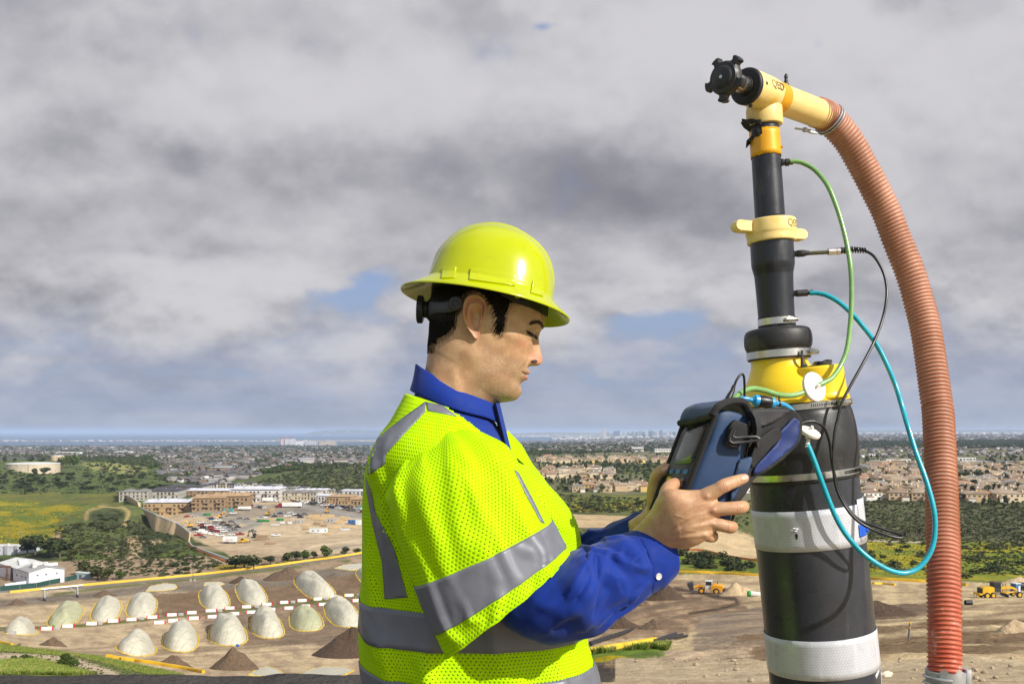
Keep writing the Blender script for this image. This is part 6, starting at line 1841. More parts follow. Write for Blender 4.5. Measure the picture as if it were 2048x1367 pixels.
  for p in v2:
   zx,zy = (p[0] - 1260) * 3.4175,(p[1] - 720) * 3.4175
   q = P(p[0],p[1],dfn(zx,zy)); q += Vector((0,noise.noise(q * 30) * .006,0)); w.append(q)
  o = mesh_obj(name,w,[tuple(f) for f in f2],m,None,True)
  s_ = o.modifiers.new('t','SOLIDIFY'); s_.thickness = thick; s_.offset = 0
  set_parent(o,par)
  return o,[w[i] for i in range(nb)]
 df = lambda x,y: 1.505 + .00016 * (x - 800) + .02 * math.sin((x - 800) / 140.0) * .6
 cv,ol = sheet('cover_flap',[(790,345),(880,332),(1000,326),(1090,330),(1150,372),(1172,425),(1150,560),(1060,655),(950,742),(850,800),(800,880),(735,960),(700,965),(720,880),(800,700)],lambda x,y: df(x,y) + .010,.007,TRIM,root)
 bl,_ = sheet('cover_lining',[(1160,415),(1138,560),(1055,640),(945,725),(850,780),(870,710),(960,620),(1022,545),(1028,490),(1075,440),(1120,395)],lambda x,y: df(x,y) - .003,.003,NYB,cv)
 bk,_ = sheet('cover_shoulder',[(800,350),(880,338),(1000,334),(1085,340),(1060,372),(980,420),(890,450),(835,400)],lambda x,y: df(x,y) - .006,.004,pmat('charcoal_nylon',(.03,.03,.034),.75,.25,60,.3,600),cv)
 tb_,_ = sheet('cover_tab',[(870,540),(990,462),(1026,480),(1022,540),(920,632),(840,735),(828,665)],lambda x,y: df(x,y) - .012,.004,TRIM,cv)
 pb = sheet('side_pleat',[(745,680),(832,664),(800,770),(740,890),(690,965),(690,880)],lambda x,y: 1.487,.004,NYL,root)
 pipe([P(*zc(x,y),1.484) for x,y in ((745,690),(720,780),(695,870),(690,960))],.0012,'piping',pb[0])
 pbv = bvh_of([pouch])
 wb = patch('webbing',[zc(*p) for p in ((700,408),(802,450),(796,505),(752,535),(722,606),(632,572),(652,500),(672,440))],pbv,.009,TRIM,root,4.0,.006)
 lp = lambda pts,r,Y: MB().tube([P(*zc(x,y),Y) for x,y in pts],r,8)
 lp([(705,455),(682,520),(680,552),(704,566),(790,558),(868,546),(884,534),(862,522),(790,524),(722,530),(700,518),(716,470)],.0024,1.463).build('plastic_ring',M_BLACKPL,root)
 b = MB(); rr_ = []
 for x,y,w in ((828,350,18),(856,400,32),(868,470,34),(864,540,28),(872,600,10)):
  rr_.append([P(*zc(x - w,y),1.478),P(*zc(x,y - 3),1.468),P(*zc(x + w,y),1.478),P(*zc(x,y + 2),1.492)])
 b.ring_loft(rr_); b.build('clip',M_BLACKPL,root)
 return root
METER = build_meter()
# ------------------------------------------------------------------ shared kit for the landscape
ORD = ['leftmost','second','third','fourth','fifth','sixth','seventh','eighth','ninth','tenth','eleventh','twelfth','thirteenth','fourteenth','fifteenth','sixteenth','seventeenth','eighteenth','nineteenth','twentieth']
LABELS = []
def tagl(o,base,cat,px,group=None):
 props(o,base,cat,group)
 LABELS.append((o,base,px))
 return o
def finish_labels():
 by = {}
 for o,b,px in LABELS: by.setdefault(b,[]).append((px,o))
 for b,l in by.items():
  if len(l) == 1: continue
  l.sort(key=lambda q: q[0])
  if len(l) <= 20:
   for k,(px,o) in enumerate(l):
    w = ORD[k] + ' from left' if k else 'leftmost'
    if k == len(l) - 1: w = 'rightmost'
    o['label'] = b + ', ' + w
  for _,o in l:
   if 'group' not in o: o['group'] = b
gp = find
def mpp(v): return v.y / F
def rz(a): return Matrix.Rotation(a,4,'Z')
def place(o,p,yaw=0.0,s=1.0):
 o.location = p; o.rotation_euler = (0,0,yaw)
 o.scale = (s,s,s) if not hasattr(s,'__len__') else s
 return o
def dup(o,p,yaw=0.0,s=1.0,name=None):
 c = o.copy(); COL.objects.link(c); place(c,p,yaw,s)
 for k in list(c.keys()): del c[k]
 for ch in o.children:
  d = ch.copy(); COL.objects.link(d); d.parent = c
 return c
def tint_obj(o,slot,m):
 o.material_slots[slot].link = 'OBJECT'; o.material_slots[slot].material = m
def raw(name,mb,mats):
 """mesh data only"""
 o = mb.build(name,mats); me = o.data; bpy.data.objects.remove(o); return me
def inst(name,me,p=(0,0,0),yaw=0.0,s=1.0,parent=None):
 o = bpy.data.objects.new(name,me); COL.objects.link(o); place(o,p,yaw,s)
 if parent is not None: o.parent = parent
 return o
def flat(name,c,rough=.8,**k): return pmat(name,c,rough,k.pop('var',.15),k.pop('scale',.6),**k)
def ramp_island(name,cols,rough=.85,coord_noise=0.0):
 m = bpy.data.materials.new(name); m.use_nodes = True
 N = NT(m.node_tree); b = m.node_tree.nodes['Principled BSDF']
 g = N.n('ShaderNodeNewGeometry')
 r = N.n('ShaderNodeValToRGB'); r.color_ramp.interpolation = 'CONSTANT' if len(cols) > 3 else 'LINEAR'
 el = r.color_ramp.elements
 while len(el) < len(cols): el.new(.5)
 for i,c in enumerate(cols):
  el[i].position = i / len(cols) if len(cols) > 3 else i / max(1,len(cols) - 1); el[i].color = (*c,1)
 N.link(g.outputs['Random Per Island'],r.inputs[0]); N.link(r.outputs[0],b.inputs['Base Color'])
 b.inputs['Roughness'].default_value = rough; b.inputs['Specular IOR Level'].default_value = .2
 return m
def leafmat(name,a,b_):
 m = ramp_island(name,[a,tuple((x + y) / 2 for x,y in zip(a,b_)),b_],.75)
 return m
LEAF = [leafmat('foliage_dark',(.020,.032,.010),(.055,.070,.022)),leafmat('foliage_olive',(.045,.055,.018),(.10,.105,.036)),leafmat('foliage_green',(.035,.06,.012),(.085,.125,.022)),leafmat('foliage_sage',(.075,.085,.045),(.15,.155,.085))]
LEAFY = leafmat('foliage_yellow',(.20,.17,.012),(.42,.34,.015))
BARK = flat('bark',(.10,.075,.055),scale=3)
def crown_arrays(seed,n,rx,rz_,zc_,leaf,lumps=5):
 r = np.random.RandomState(seed)
 cs = r.randn(lumps,3); cs /= np.linalg.norm(cs,axis=1,keepdims=True); cs *= np.array([rx,rx,rz_]) * r.uniform(.25,.62,(lumps,1))
 rad = r.uniform(.38,.62,lumps)
 k = r.randint(0,lumps,n)
 d = r.randn(n,3); d /= np.linalg.norm(d,axis=1,keepdims=True)
 p = cs[k] + d * np.array([rx,rx,rz_]) * rad[k][:,None] * r.uniform(.55,1.0,(n,1)) ** .5
 p[:,2] += zc_
 p[:,2] = np.maximum(p[:,2],leaf * .3)
 a = r.randn(n,3); a /= np.linalg.norm(a,axis=1,keepdims=True)
 b = np.cross(a,r.randn(n,3)); b /= np.linalg.norm(b,axis=1,keepdims=True)
 s = leaf * r.uniform(.6,1.3,(n,1))
 q = np.stack([p + a * s,p + b * s * .8,p - a * s,p - b * s * .8],1)
 return q.reshape(-1,3),np.arange(n * 4).reshape(n,4)
def quads_mesh(name,v,f,mats,fm=None):
 me = bpy.data.meshes.new(name)
 me.vertices.add(len(v)); me.vertices.foreach_set('co',np.asarray(v,np.float32).ravel())
 me.loops.add(f.size); me.loops.foreach_set('vertex_index',f.astype(np.int32).ravel())
 me.polygons.add(len(f)); me.polygons.foreach_set('loop_start',(np.arange(len(f)) * f.shape[1]).astype(np.int32))
 if fm is not None: me.polygons.foreach_set('material_index',np.asarray(fm,np.int32))
 for m in (mats if isinstance(mats,(list,tuple)) else [mats]): me.materials.append(m)
 me.update(calc_edges=True)
 return me
TREES = []
for i,(kind,rx,rzz,zc_,lf,n,mi,th) in enumerate([('broad',.42,.36,.62,.060,420,0,.3),('broad',.38,.40,.58,.060,420,1,.3),('round',.34,.40,.58,.060,380,2,.3),('tall',.20,.46,.54,.050,340,0,.25),('broad',.46,.30,.64,.060,400,2,.35)]):
 cv_,cf_ = crown_arrays(20 + i,n,rx,rzz,zc_,lf)
 cm = quads_mesh('crown',cv_,cf_,LEAF[mi])
 t = MB(); t.tube([(0,0,-.05),(.01,0,.2),(-.01,.01,.45),(.02,0,.7)],[.035,.028,.022,.008],6)
 for k in range(4):
  a = k * 1.7 + i; t.tube([(0,0,.25 + .07 * k),(.12 * math.cos(a),.12 * math.sin(a),.42 + .08 * k),(.22 * math.cos(a),.22 * math.sin(a),.52 + .08 * k)],[.016,.011,.004],5)
 tm = raw('trunk',t,BARK)
 TREES.append((kind,tm,cm))
def tree(p,h,k,label,px,yaw=None,wide=1.0,cat='tree',name='tree'):
 kind,tm,cm = TREES[k]
 e = empty(name,p); e.rotation_euler = (0,0,rnd.uniform(0,6.28) if yaw is None else yaw); e.scale = (h * wide,h * wide,h)
 inst('trunk',tm,parent=e); inst('crown',cm,parent=e)
 return tagl(e,label,cat,px)
SHRUBS = []
for i in range(6):
 v,f = crown_arrays(50 + i,150,.5,.42,.32,.085,4)
 SHRUBS.append((v,f))
SH_ME = [quads_mesh('shrub',v,f,LEAF[[0,1,2,3,0,1][i]]) for i,(v,f) in enumerate(SHRUBS)]
def shrub(p,w,h,k,label,px):
 o = inst('shrub',SH_ME[k],p,rnd.uniform(0,6.28),(w,w,h))
 return tagl(o,label,'shrub',px)
def merged(name,me_list,pts,scales,yaws,mats,pick,label,cat,group=None,kind='stuff'):
 """one object from many placed copies (numpy)"""
 Vs = []; Fs = []; Ms = []; b = 0
 for (v,f,m),idx in ((me_list[q],np.where(pick == q)[0]) for q in range(len(me_list))):
  if len(idx) == 0: continue
  c,s = np.cos(yaws[idx]),np.sin(yaws[idx]); sc = scales[idx]
  x = v[None,:,0] * sc[:,0:1]; y = v[None,:,1] * sc[:,1:2]; z = v[None,:,2] * sc[:,2:3]
  X = x * c[:,None] - y * s[:,None] + pts[idx,0:1]; Y = x * s[:,None] + y * c[:,None] + pts[idx,1:2]; Z = z + pts[idx,2:3]
  Vs.append(np.stack([X,Y,Z],-1).reshape(-1,3))
  Fs.append((f[None] + (np.arange(len(idx)) * len(v))[:,None,None] + b).reshape(-1,f.shape[1])); b += len(idx) * len(v)
  Ms.append(np.tile(m,len(idx)) if hasattr(m,'__len__') else np.full(len(idx) * len(f),m))
 me = quads_mesh(name,np.concatenate(Vs),np.concatenate(Fs),mats,np.concatenate(Ms))
 o = bpy.data.objects.new(name,me); COL.objects.link(o)
 return props(o,label,cat,group,kind)
def scatter_px(poly,n,seed,miny=None):
 """n ground points under a photo outline"""
 r = np.random.RandomState(seed); xs = [p[0] for p in poly]; ys = [p[1] for p in poly]
 out = []
 while len(out) < n:
  px,py = r.uniform(min(xs),max(xs),4 * n),r.uniform(min(ys),max(ys),4 * n)
  for x,y in np.stack([px,py],1)[inpoly(px,py,poly)]:
   if len(out) >= n: break
   i = int(np.clip(round((x + 720) / 4.0),0,len(_TC) - 1)); q = _TR[i]; k = min(max(int(np.searchsorted(-q,-y)),1),len(_TY) - 1)
   Y = _TY[k - 1] + (_TY[k] - _TY[k - 1]) * min(max((q[k - 1] - y) / max(q[k - 1] - q[k],1e-6),0),1)
   out.append((x,y,Y))
 a = np.array(out); z = height(a[:,0],a[:,2])
 return np.stack([(a[:,0] - HX) * a[:,2] / F,a[:,2],z,a[:,0],a[:,1]],1)
# ------------------------------------------------------------------ landfill deck: covered heaps
TARP = []
for nm,c in (('pale_tarp',(.50,.475,.375)),('green_tarp',(.40,.40,.245))):
 m = bpy.data.materials.new(nm); m.use_nodes = True; N = NT(m.node_tree); b = m.node_tree.nodes['Principled BSDF']
 tc = N.n('ShaderNodeTexCoord').outputs['Object']; x,y,z = N.sep(tc)
 wob = N.noise(tc,.25,3,.6)
 s = N.m('FRACT',N.m('ADD',N.m('MULTIPLY',x,.40),N.m('MULTIPLY',wob,.5)))
 seam = N.m('SUBTRACT',1.0,N.ss(N.m('ABSOLUTE',N.m('SUBTRACT',s,.5)),.0,.045))
 n1 = N.noise(tc,.9,6,.65)
 cc = N.mix(N.ss(n1,.3,.7),tuple(v * .86 for v in c) + (1,),tuple(min(1,v * 1.1) for v in c) + (1,))
 N.link(N.mix(N.m('MULTIPLY',seam,.55),cc,(.16,.13,.08,1)),b.inputs['Base Color'])
 b.inputs['Roughness'].default_value = .75
 bn = N.n('ShaderNodeBump'); bn.inputs['Strength'].default_value = .5; bn.inputs['Distance'].default_value = .5
 N.link(N.noise(N.vm('MULTIPLY',tc,(1,.3,1)),1.4,5,.6),bn.inputs['Height']); N.link(bn.outputs[0],b.inputs['Normal'])
 TARP.append(m)
BAGS = ramp_island('yellow_bags',[(.62,.42,.03),(.70,.50,.08)],.6)
def bag_ring(e,pts,Xc,Yc,zg,rr):
 """a closed row of touching bags"""
 rings = []; n = len(pts)
 for i in range(n):
  a,b = Vector(pts[i - 1]),Vector(pts[(i + 1) % n]); t = (b - a).normalized(); s = Vector((-t.y,t.x,0)); x,y = pts[i]
  r = (.09 if i % 3 == 0 else .22) * rr.uniform(.75,1.25); z = ground_z(Xc + x,Yc + y) - zg
  rings.append([Vector((x,y,z)) + s * r * 1.3 * u + Vector((0,0,r * v)) for u,v in ((-1,-.6),(-.9,.5),(-.4,1),(.4,1),(.9,.5),(1,-.6))])
 rings.append(rings[0]); MB().ring_loft(rings,0,False).build('edge_bags',BAGS).parent = e
def heap(x0,x1,yt,yb,m,label,lp=0.0):
 cx = (x0 + x1) / 2 - lp * .42
 pf = gp(cx,yb); k = mpp(pf)
 D_ = 1.02 * (yb - yt) * pf.y ** 2 / (F * (ZC - pf.z)); W_ = (x1 - x0 - abs(lp) * .45) * k * 1.04
 lean = lp * k / D_ + (cx - HX) / F
 Yc = pf.y + D_ * .5; Xc = pf.x + lean * D_ * .5
 zg = ground_z(Xc,Yc)
 Ym = pf.y + D_ * .66; zp = ZC + (HY - yt) * Ym / F
 H_ = min(max(zp - zg,W_ * .34),W_ * .50)
 e = empty('covered_heap',(Xc,Yc,zg)); rr = random.Random(int(cx)); vs = []
 nu,nv = 40,26
 for j in range(nv + 1):
  r = j / nv
  for i in range(nu):
   t = 2 * math.pi * i / nu; c,s = math.cos(t),math.sin(t); ex = 2.6
   ux = math.copysign(abs(c) ** (2 / ex),c) * r; uy = math.copysign(abs(s) ** (2 / ex),s) * r
   ridge = max(abs(ux),0); h = (1 - min(1,abs(ux) ** 2.2)) * (1 - min(1,abs(uy) ** 4.5)) * (.97 + .05 * uy)
   h = max(0,h) * (1 - r ** 9) * (1 + .22 * noise.noise(Vector((ux * 2 + cx,uy * 2.2,0))))
   x = ux * W_ / 2 + uy * lean * D_ / 2 * 0; y = uy * D_ / 2
   x += lean * y;
   p = Vector((x,y,h * H_ + (.05 if j < nv else -.5) + .10 * noise.noise(Vector((x * .7,y * .5,cx)))))
   p.z += ground_z(Xc + x,Yc + y) - zg
   vs.append(p)
 fs = [(j * nu + i,j * nu + (i + 1) % nu,(j + 1) * nu + (i + 1) % nu,(j + 1) * nu + i) for j in range(nv) for i in range(nu)]
 o = mesh_obj('tarp',vs,fs,TARP[m]); bm = bmesh.new(); bm.from_mesh(o.data); bmesh.ops.recalc_face_normals(bm,faces=bm.faces[:]); bm.to_mesh(o.data); bm.free()
 o.parent = e
 bag_ring(e,[(lambda t,kk: (math.copysign(abs(math.cos(t)) ** .77,math.cos(t)) * kk * W_ / 2 + lean * math.copysign(abs(math.sin(t)) ** .77,math.sin(t)) * kk * D_ / 2,math.copysign(abs(math.sin(t)) ** .77,math.sin(t)) * kk * D_ / 2))(2 * math.pi * i / 120,1.03 + rr.uniform(-.012,.02)) for i in range(120)],Xc,Yc,zg,rr)
 return tagl(e,label,'heap',cx,'tarp covered heaps on the landfill deck')
BK = [(4,78,1211,1268,0),(92,169,1202,1253,1),(179,245,1193,1243,0),(250,316,1189,1235,0),(396,461,1175,1218,0),(469,537,1165,1210,0),(588,673,1157,1197,0),(712,770,1145,1172,0)]
FR = [(229,316,1239,1309,0),(324,399,1230,1302,0),(416,496,1222,1290,0),(498,570,1214,1275,0),(577,648,1215,1261,1),(646,727,1199,1253,0),(712,780,1190,1222,0)]
for k,(a,b,c,d,m) in enumerate(BK):
 heap(a,b,c,d,m,('greenish' if m else 'pale') + ' tarp covered heap in the back row',[26,34,18,12,-14,-24,-46,-30][k])
for k,(a,b,c,d,m) in enumerate(FR):
 heap(a,b,c,d,m,('greenish smaller' if m else 'pale') + ' tarp covered heap in the front row',[26,8,-6,-14,-12,-34,-30][k])
def flat_sheet(poly,label,px):
 pts = [gp(*p) for p in poly]; c = sum(pts,Vector()) / len(pts)
 e = empty('flat_tarp',c)
 n = len(pts); vs = [Vector((0,0,.5))];
 rings = [.35,.7,1.0]
 for r in rings:
  for p in pts:
   q = (p - c) * r; q.z = ground_z(c.x + q.x,c.y + q.y) - c.z + .12 + .35 * (1 - r); vs.append(q)
 fs = [(0,1 + i,1 + (i + 1) % n) for i in range(n)]
 for k in range(2): fs += [(1 + k * n + i,1 + (k + 1) * n + i,1 + (k + 1) * n + (i + 1) % n,1 + k * n + (i + 1) % n) for i in range(n)]
 o = mesh_obj('sheet',vs,fs,TARP[0]); o.parent = e
 bag_ring(e,[tuple((pts[i].lerp(pts[(i + 1) % n],k / 9) - c)[:2]) for i in range(n) for k in range(9)],c.x,c.y,c.z,rnd)
 tagl(e,label,'tarp',px)
flat_sheet([(292,1182),(300,1172),(330,1166),(350,1168),(354,1174),(348,1178),(320,1181)],'grey tarp lying flat with yellow bags by the haul road',322)
flat_sheet([(408,1171),(410,1164),(440,1163),(449,1167),(440,1170)],'small flat pale tarp edged with yellow bags near dark mound',428)
flat_sheet([(668,1136),(690,1129),(760,1122),(760,1134),(700,1140)],'long flat tarp behind the workers back at the deck edge',710)
flat_sheet([(497,1350),(515,1336),(535,1332),(555,1338),(568,1348),(540,1352)],'flat tarp with ring of yellow bags beside asphalt road edge',532)
flat_sheet([(600,1350),(622,1338),(650,1332),(690,1334),(708,1340),(690,1349),(650,1352)],'crumpled tarp and bags at the foot of bank near vest',655)
# ------------------------------------------------------------------ barriers and blocks
WHITE_C = flat('white_barrier_paint',(.70,.69,.66),.7,var=.2); RED_P = flat('red_paint',(.50,.03,.025)); YEL_P = flat('yellow_paint',(.62,.38,.015)); CONC = flat('concrete',(.38,.37,.35),.85,scale=2.0)
def barrier_kit(endm):
 b = MB(); pr = [(-.32,0),(-.32,.1),(-.18,.38),(-.11,.98),(.11,.98),(.18,.38),(.32,.1),(.32,0)]
 b.ring_loft([[Vector((x,y,z)) for y,z in pr] for x in (-1.75,1.75)])
 body = raw('body',b,WHITE_C)
 e = MB()
 e.ring_loft([[Vector((x,y * 1.06,z * 1.03)) for y,z in pr] for x in (1.5,1.79)])
 end = raw('end_panel',e,endm)
 f = MB(); f.box((1.9,0,.8),(.12,.35,1.5)); flag = raw('end_marker',f,endm)
 return body,end,flag
KB = [barrier_kit(RED_P),barrier_kit(YEL_P)]
def barrier(x0,x1,y,kind,flag,row,off):
 p = gp((x0 + x1) / 2,y + 3); e = empty('road_barrier',p)
 L = (x1 - x0) * mpp(p); s = L / 3.6
 e.scale = (s,1.15,1.15); e.rotation_euler = (0,0,R(9))
 bd,en,fl = KB[kind]
 inst('body',bd,parent=e); inst('end_panel',en,parent=e); inst('end_panel',en,yaw=math.pi,parent=e)
 if flag: inst('end_marker',fl,parent=e)
 tagl(e,'white concrete barrier with %s ends, %s row%s' % (('red','yellow')[kind],row,', with end marker' if flag else ''),'barrier',(x0 + x1) / 2,'white barriers between the tarp heaps')
Z3 = lambda x: x / 4.935
for (a,b,y,f) in [(212,340,840,1),(402,520,820,0),(608,728,795,1),(845,965,770,0),(1058,1175,743,1),(1243,1355,728,0),(1450,1560,705,1),(1645,1752,682,0),(1842,1948,660,0)]:
 barrier(Z3(a),Z3(b),1090 + Z3(y),0,f,'back',0)
for (a,b,y,k,f) in [(65,172,660,0,0),(248,362,640,0,0),(442,545,615,0,1),(608,710,602,0,0),(805,910,578,0,1),(982,1075,558,0,0),(1155,1258,540,0,1),(1318,1410,525,1,0),(1480,1572,505,1,0),(1622,1718,488,1,0)]:
 barrier(360 + Z3(a),360 + Z3(b),1090 + Z3(y),k,f,'back',0)
for (a,b,y,f) in [(1512,1630,758,0),(1655,1765,740,0),(1860,1970,715,1)]:
 barrier(Z3(a),Z3(b),1090 + Z3(y),0,f,'front',0)
for (a,b,y,f) in [(268,370,700,0),(490,592,670,0),(655,760,655,0),(850,948,628,0),(1025,1125,615,0),(1195,1292,595,0),(1365,1460,578,0),(1545,1640,552,1),(1698,1800,540,0)]:
 barrier(360 + Z3(a),360 + Z3(b),1090 + Z3(y),0,f,'front',0)
bk_me = raw('concrete_block',MB().bbox((0,0,.45),(1.7,1.2,.9),.06),CONC)
for (x,y) in [(24,1266),(114,1256),(200,1246),(283,1236),(362,1228),(440,1220),(514,1212),(586,1203),(652,1196),(718,1189)]:
 tagl(inst('concrete_block',bk_me,gp(x,y + 2),R(9)),'grey concrete block between the barriers of the back row','block',x,'concrete blocks between barriers')
def far_worker(px,py,label):
 p = gp(px,py); o = MB()
 o.tube([(-.10,0,.05),(-.10,0,.45),(-.08,0,.85),(0,0,1.0),(0,0,1.3),(0,0,1.45),(0,0,1.52),(0,0,1.62),(0,0,1.74)],[.07,.08,.10,.17,.20,.19,.07,.11,.07],10)
 o.tube([(.10,0,.05),(.10,0,.45),(.07,0,.9)],[.07,.08,.10],10)
 for s in (-1,1): o.tube([(s * .16,0,1.4),(s * .27,0,1.15),(s * .26,-.1,.88)],[.07,.055,.045],8)
 v,f = voxel_merge(o,.04,2)
 e = empty('person',p)
 bo = mesh_obj('body',v,f,flat('work_clothes',(.04,.045,.07)),None); bo.parent = e
 m = MB(); m.tube([(0,0,.95),(0,0,1.1),(0,0,1.3),(0,0,1.47)],[.19,.21,.23,.17],12); m.build('vest',flat('lime_vest',(.50,.85,.01))).parent = e
 m = MB(); m.lathe((0,0,1.66),(0,0,1),[(0,.16),(.02,.13),(.08,.11),(.12,.05)],12); m.build('hard_hat',flat('white_hat',(.7,.7,.68))).parent = e
 tagl(e,label,'person',px)
far_worker(108,1254,'distant worker in lime vest standing by a concrete block at the heaps')
# ------------------------------------------------------------------ dirt mounds
MOUND = [flat('dark_compost',(.078,.048,.028),.95,var=.3,scale=1.2,bump=1,bscale=2.2,bdist=.6),flat('brown_spoil',(.13,.085,.05),.95,var=.3,scale=1.2,bump=1,bscale=2.0,bdist=.6),flat('sand_heap',(.46,.34,.20),.95,var=.2,scale=1.0,bump=.7,bscale=1.6,bdist=.4)]
def mound(x0,x1,yt,yb,m,label,seed=0):
 cx = (x0 + x1) / 2; pf = gp(cx,yb); W_ = (x1 - x0) * mpp(pf); D_ = W_ * .62
 Xc,Yc = pf.x,pf.y + D_ * .5; zg = ground_z(Xc,Yc)
 H_ = max(.6,ZC + (HY - yt) * (pf.y + D_ * .5) / F - zg)
 H_ = min(H_,W_ * .42)
 nu,nv = 64,22; vs = []
 for j in range(nv + 1):
  r = j / nv
  for i in range(nu):
   t = 2 * math.pi * i / nu; kx = 1 + .14 * noise.noise(Vector((math.cos(t) * 1.5,math.sin(t) * 1.5,seed * 3.1)))
   x = math.cos(t) * r * W_ / 2 * kx; y = math.sin(t) * r * D_ / 2 * kx
   h = (1 - r) ** 1.05 * (1 + .35 * noise.noise(Vector((x / W_ * 5,y / W_ * 5,seed)))) + .10 * (1 - r) * noise.noise(Vector((x * .9,y * .9,seed)))
   h = min(h,.93 + .06 * noise.noise(Vector((x,y,2)))) if r < .12 else h
   vs.append(Vector((x,y,max(h,0) * H_ - (.3 if j == nv else 0) + ground_z(Xc + x,Yc + y) - zg)))
 fs = [(j * nu + i,j * nu + (i + 1) % nu,(j + 1) * nu + (i + 1) % nu,(j + 1) * nu + i) for j in range(nv) for i in range(nu)]
 o = mesh_obj('dirt_mound',vs,fs,MOUND[m]); bm = bmesh.new(); bm.from_mesh(o.data); bmesh.ops.recalc_face_normals(bm,faces=bm.faces[:]); bm.to_mesh(o.data); bm.free()
 o.location = (Xc,Yc,zg)
 tagl(o,label,'mound',cx,'soil mounds on the landfill')
for i,a in enumerate([(518,613,1132,1161,1,'large brown soil mound beside the paved haul road'),(449,508,1151,1167,0,'low brown mound left of the large mound at haul road'),(406,514,1289,1340,1,'brown soil mound with a blue scrap in front of tarp heaps'),(612,770,1252,1317,0,'largest dark compost mound, partly behind the worker'),(70,126,1272,1291,1,'small brown mound with grass tufts in front of back row'),(302,377,1308,1330,1,'low dark mound with white sheet near the yellow barrier'),(175,229,1178,1194,1,'small brown and sandy mound right of the pipe gantry'),(5,48,1196,1210,1,'low brown mound at left edge below the green fence'),(1290,1376,1153,1200,0,'tall dark mound left of the wheel loader'),(1262,1306,1195,1212,1,'small brown mound below the cuff of the worker'),(1180,1287,1221,1257,0,'wide dark mound under the worker forearm'),(1278,1345,1236,1258,1,'low flat brown mound with sandy patches'),(1440,1520,1163,1190,2,'pale sand heap right of the wheel loader'),(2010,2090,1152,1168,2,'pale sand heap behind the road grader'),(1995,2100,1236,1264,2,'sandy heap at the right edge of the frame'),(1690,1860,1198,1232,0,'long dark spoil ridge between the well and hose')]):
 mound(*a,seed=i)
o = MB().sphere((0,0,0),(.5,.4,.5),8,6).build('plastic_drum',flat('blue_plastic',(.02,.10,.45))); o.location = gp(478,1302) + Vector((0,-1.5,2.2)); tagl(o,'tiny blue drum on the brown mound','drum',478)
# ------------------------------------------------------------------ yellow edge barriers along the roads
def rail(pts,w,h,m,name,label,cat,px,lift=0.0,per=6,zig=.0):
 c = crv(pts,per); g = [gp(float(x),float(y)) for x,y in c]
 rings = []
 for i,p in enumerate(g):
  t = (g[min(i + 1,len(g) - 1)] - g[max(i - 1,0)]); t.z = 0; t.normalize(); s = Vector((-t.y,t.x,0))
  zz = lift + rnd.uniform(-zig,zig)
  rings.append([p + s * a * w + Vector((0,0,b * h + zz)) for a,b in ((-.5,-.4),(-.5,.7),(-.3,1),(.3,1),(.5,.7),(.5,-.4))])
 c0 = g[0].copy()
 o = MB().ring_loft([[q - c0 for q in r] for r in rings]).build(name,m); o.location = c0
 return tagl(o,label,cat,px)
YB = flat('yellow_rail_paint',(.66,.40,.012),.6,var=.15,scale=.4)
rail([(20,1185),(110,1176),(230,1165),(400,1149),(520,1135),(600,1124),(682,1113),(770,1098)],.9,.95,YB,'yellow_edge_barrier','long low yellow barrier along the paved haul road at left','barrier',300)
rail([(1330,1144),(1420,1146),(1522,1151),(1640,1154),(1736,1158),(1855,1164),(1934,1171)],.7,.8,YB,'yellow_edge_barrier','long low yellow barrier at the foot of the green hillside','barrier',1600)
rail([(1745,1167),(1770,1168),(1790,1170)],.6,.5,YB,'yellow_edge_barrier','short yellow barrier piece below the long hillside barrier','barrier',1765)
rail([(215,1314),(270,1322),(330,1331),(407,1345)],.8,.75,YB,'yellow_edge_barrier','yellow barrier slanting across the grass bank at lower left','barrier',300)
rail([(-30,1281),(0,1285),(24,1290)],.6,.55,YB,'yellow_edge_barrier','short yellow barrier at the far left edge','barrier',5)
rail([(1150,1310),(1186,1304),(1250,1293),(1309,1282)],.5,.45,YB,'yellow_edge_barrier','yellow barrier beside the grass patch right of the vest','barrier',1250)
BLKP = flat('black_poly_pipe',(.012,.012,.013),.5)
for (a,b) in (((1180,1288),(1267,1258)),((1182,1291),(1262,1262)),((1308,1284),(1352,1268)),((1310,1283),(1365,1270)),((1312,1284),(1374,1274))):
 A_,B_ = gp(*a),gp(*b)
 o = MB().tube([Vector((0,0,.2)),(B_ - A_) * .5 + Vector((0,0,.22)),(B_ - A_) + Vector((0,0,.2))],.16,8).build('black_pipe',BLKP); o.location = A_
 tagl(o,'black plastic pipe lying on dirt %s' % ('by the dark mound' if a[0] < 1250 else 'beyond the yellow barrier end'),'pipe',a[0],'loose black pipes on the ground')
